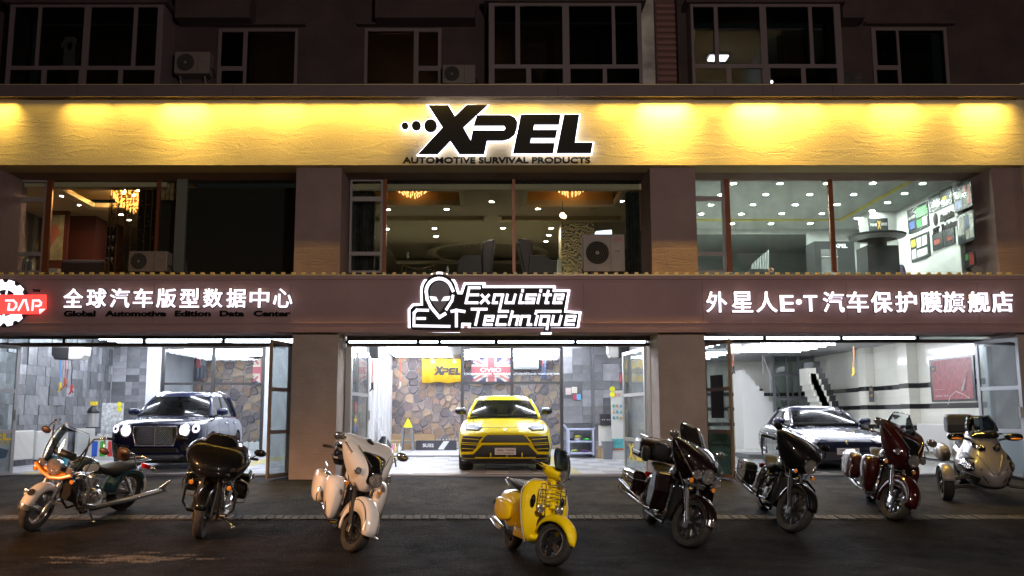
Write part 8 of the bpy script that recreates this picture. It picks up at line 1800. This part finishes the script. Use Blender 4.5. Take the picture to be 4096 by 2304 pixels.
# trolley
r = R_(2268, 2372, 1700, 1828, 26.2); t = thing('service_trolley', 'pale lavender plastic trolley with three shelves beside the yellow car', 'trolley', ((r[0] + r[1]) / 2, 26.2, FZ)); M_lav = mat('lavender_plastic', (.42, .46, .66), .45); h_ = r[3] - FZ
for z in (.14, .45 * h_ + .05, h_ * .88): MB().box(r[0] + .03, 25.9, FZ + z - .03, r[1] - .03, 26.4, FZ + z + .02).build('shelf', M_lav, t, smooth=0, bevel=.01)
for x in (r[0], r[1] - .05):
    for y in (25.9, 26.35): bx('upright', M_lav, t, x, y, FZ + .08, x + .05, y + .05, FZ + h_ * .9)
for s, x in ((-1, r[0]), (1, r[1])): MB().tube([(x, 25.92, FZ + h_ * .88), (x + s * .08, 25.92, FZ + h_), (x + s * .08, 26.38, FZ + h_), (x, 26.38, FZ + h_ * .88)], .014, 6).build('handle', M_lav, t)
for x in (r[0] + .03, r[1] - .03):
    for y in (25.93, 26.37): MB().cyl((x - .015, y, FZ + .035), (x + .015, y, FZ + .035), .034, 12).build('castor', M_blk, t)
for i, (dx, z, c_, n_) in enumerate([(.12, .45 * h_ + .07, (.03, .03, .04), 'dark'), (.28, .45 * h_ + .07, (.6, .55, .6), 'white'), (.30, .45 * h_ + .15, (.4, .42, .05), 'olive'), (.55, .45 * h_ + .07, (.05, .5, .08), 'green'), (.2, .16, (.3, .4, .1), 'folded green'), (.5, .16, (.12, .05, .15), 'purple')]):
    q = thing('folded_cloth', n_ + ' cleaning cloth lying on the lavender trolley', 'cloth', (r[0] + dx, 26.1, FZ + z)); MB().ball((r[0] + dx, 26.1, FZ + z + .035), (.10, .12, .045), 10).build('folds', mat('cloth_%d' % i, c_, .9), q)
p = r[1] + .10; t = thing('cardboard_box', 'small brown cardboard box on the floor right of the trolley', 'box', (p + .1, 25.8, FZ)); bx('carton', M_card, t, p - .02, 25.6, FZ, p + .22, 25.85, FZ + .30); bx('tape', mat('tape_tan', (.5, .4, .25), .3), t, p + .06, 25.594, FZ + .01, p + .12, 25.598, FZ + .295)
r = R_(2410, 2447, 1762, 1828, 25.4); t = thing('waste_bin', 'dark grey waste bin under the cast radiator', 'bin', ((r[0] + r[1]) / 2, 25.3, FZ)); cx = (r[0] + r[1]) / 2
MB().rings([[(cx + a * .11, 25.3 + b * .11, FZ) for a, b in ((-1, -1), (1, -1), (1, 1), (-1, 1))], [(cx + a * .14, 25.3 + b * .14, FZ + .46) for a, b in ((-1, -1), (1, -1), (1, 1), (-1, 1))]]).build('body', M_g, t, smooth=0); bx('rim', M_g, t, cx - .15, 25.15, FZ + .461, cx + .15, 25.45, FZ + .48)
r = R_(2396, 2444, 1702, 1768, 25.7); t = thing('column_radiator', 'white cast column radiator behind the waste bin', 'radiator', (r[0], 25.7, FZ)); 
for i in range(6): x = r[0] + (r[1] - r[0]) * (i + .5) / 6; MB().tube([(x, 25.75, FZ + .35), (x, 25.75, r[3])], .024, 8, flat=1.5).build('column', M_w, t)
r = R_(2401, 2444, 1657, 1701, 25.7); t = thing('black_box', 'black box with white lettering standing on the column radiator', 'box', (r[0], 25.7, r[2])); bx('carton', M_bp, t, r[0], 25.65, r[2], r[1], 25.85, r[3]); text('lettering', '▪▪ ▪▪', .1, M_w, t, ((r[0] + r[1]) / 2, 25.645, (r[2] + r[3]) / 2), fit=.22, ext=.001)
r = R_(2446, 2493, 1562, 1830, 25.3); t = thing('poster_stand', 'tall white display stand with blister packs and blue picture', 'display stand', (r[0], 25.3, FZ)); bx('panel', M_w, t, r[0], 25.3, FZ + .22, r[1], 25.36, r[3]); bx('plinth', M_w, t, r[0] - .01, 25.2, FZ, r[1] + .01, 25.5, FZ + .21)
bx('picture', mat('aqua_print', (.10, .42, .45), .4, var=.6, vs=6), t, r[0] + .01, 25.294, FZ + .25, r[1] - .01, 25.298, FZ + .55); bx('picture_edge', M_rh, t, r[0] + .01, 25.29, FZ + .25, r[1] - .01, 25.2935, FZ + .29)
text('lettering', '朗龙', .1, mat('print_red', (.6, .05, .05), .5), t, ((r[0] + r[1]) / 2, 25.29, r[3] - .12), fit=.22, ext=.001)
for j in range(3):
    for i in range(3): x = r[0] + .06 + i * .1; MB().ball((x, 25.27, r[3] - .42 - j * .16), (.032, .02, .05), 8).build('pack', mat('pack_%d' % ((i + j) % 3), [(.1, .4, .3), (.5, .3, .1), (.1, .3, .5)][(i + j) % 3], .4), t)
for v, l in ((1556, 'upper'), (1578, 'lower')): q = P(2449, v, 25.28); tag(MB().cyl((q.x, 25.26, q.z), (q.x, 25.28, q.z), .075, 14).build('round_sticker', mat('lime_sticker', (.72, .68, .03), .5), None), l + ' round yellow sticker at the top corner of the display stand', 'sticker')
for i, (u, v, w_, h__, c_, l) in enumerate([(2274, 1565, .16, .2, (.6, .5, .5), 'pink and white notice'), (2298, 1560, .16, .18, (.65, .62, .55), 'white notice with red print'), (2300, 1588, .1, .16, (.5, .05, .1), 'small red notice'), (2315, 1588, .12, .17, (.1, .35, .6), 'small blue notice')]):
    q = P(u, v, 26.5); tag(bx('paper_notice', mat('notice_%d' % i, c_, .6), None, q.x - w_ / 2, 26.53 - i * .004, q.z - h__ / 2, q.x + w_ / 2, 26.533 - i * .004, q.z + h__ / 2), l + ' stuck on the grey tiled wall', 'notice')
# ---- left garage things
p = PXc(438, 1800, -10.6); t = thing('display_stand', 'white display stand with patterned panels and blue, green and red bins', 'display stand', (-10.6, p.y, FZ)); D = 25.0; r = R_(388, 488, 1612, 1820, D); xm_ = lambda u: P(u, 1700, D).x
bx('back_panel', mat('pattern_print', (.55, .58, .6), .5, var=.6, vs=14), t, r[0] + .1, D, FZ + .62, r[1], D + .05, r[3]); bx('base', M_w, t, r[0] - .05, D - .3, FZ, r[1], D + .05, FZ + .6)
for k in range(3): a = r[0] + .02 + k * .215; bx('bin', mat('bin_%d' % k, [(.02, .10, .5), (.05, .4, .04), (.5, .03, .03)][k], .4), t, a, D - .305, FZ + .1, a + .15, D - .302, FZ + .5)
bx('shelf', M_w, t, r[0] + .0, D - .2, FZ + .61, r[1] - .05, D - .001, FZ + .64)
for k in range(3):
    q = thing('paint_pot', ['left', 'middle', 'right'][k] + ' small round pot on the patterned display stand', 'pot', (r[0] + .12 + k * .2, D - .1, FZ + .64), group='pots on the display stand'); MB().cyl((r[0] + .12 + k * .2, D - .1, FZ + .64), (r[0] + .12 + k * .2, D - .1, FZ + .70), .06, 12).build('body', M_w, q); MB().cyl((r[0] + .12 + k * .2, D - .1, FZ + .701), (r[0] + .12 + k * .2, D - .1, FZ + .715), .062, 12).build('lid', M_g, q)
for v, l in ((1617, 'upper'), (1637, 'lower')): q = P(478, v, D - .02); tag(MB().cyl((q.x, D - .04, q.z), (q.x, D - .02, q.z), .065, 14).build('round_sticker', mat('lime_sticker', (.72, .68, .03), .5), None), l + ' round yellow sticker on the patterned display stand', 'sticker')
D = 24.0; r = R_(352, 394, 1622, 1708, D); t = thing('vacuum_cleaner', 'black and chrome vacuum cleaner with yellow top standing on the radiator shelf', 'vacuum cleaner', (r[0], D, r[2])); cx = (r[0] + r[1]) / 2
MB().cyl((cx, D, r[2]), (cx, D, r[2] + .35), .14, 18).build('drum', M_alu, t); MB().lathe([(.15, 0), (.16, .05), (.12, .13), (.05, .2)], (cx, D, r[2] + .351), (0, 0, 1), 18, cap=True).build('motor_head', M_plastic, t); bx('top_box', M_yp, t, cx - .07, D - .06, r[2] + .56, cx + .08, D + .06, r[2] + .66)
bx('wall_bracket', M_plastic, t, cx - .14, D - .12, r[2] - .03, cx + .14, D + .14, r[2] - .002)
p = P(236, 1840, 22.4); t = thing('floor_crate', 'low teal plastic crate on the floor under the long radiator', 'crate', (p.x, 22.4, FZ)); bx('tub', mat('teal_plastic', (.03, .22, .28), .5), t, p.x - .22, 22.3, FZ, p.x + .22, 22.6, FZ + .2, bevel=.02); bx('lip', mat('teal_plastic', (.03, .22, .28), .5), t, p.x - .24, 22.28, FZ + .201, p.x + .24, 22.62, FZ + .22)
q = PXc(250, 1706, -10.95); bottle('white soap bottle with orange pump on the long radiator', -10.85, q.y, PXc(210, 1722, -10.9).z, M_w, .16, .05, cap=mat('orange_cap', (.6, .25, .03), .5))
for i in range(4):
    q = P(985 + i * 22, 1800, 32.3); t = thing('white_canister', ['leftmost', 'second', 'third', 'rightmost'][i] + ' white plastic canister on the floor behind the left glass', 'canister', (q.x, 32.3, FZ), group='canisters behind the left partition'); bx('body', M_w, t, q.x - .09, 32.2, FZ, q.x + .09, 32.4, FZ + .26, bevel=.02); MB().cyl((q.x, 32.3, FZ + .261), (q.x, 32.3, FZ + .30), .03, 10).build('cap', M_w, t)
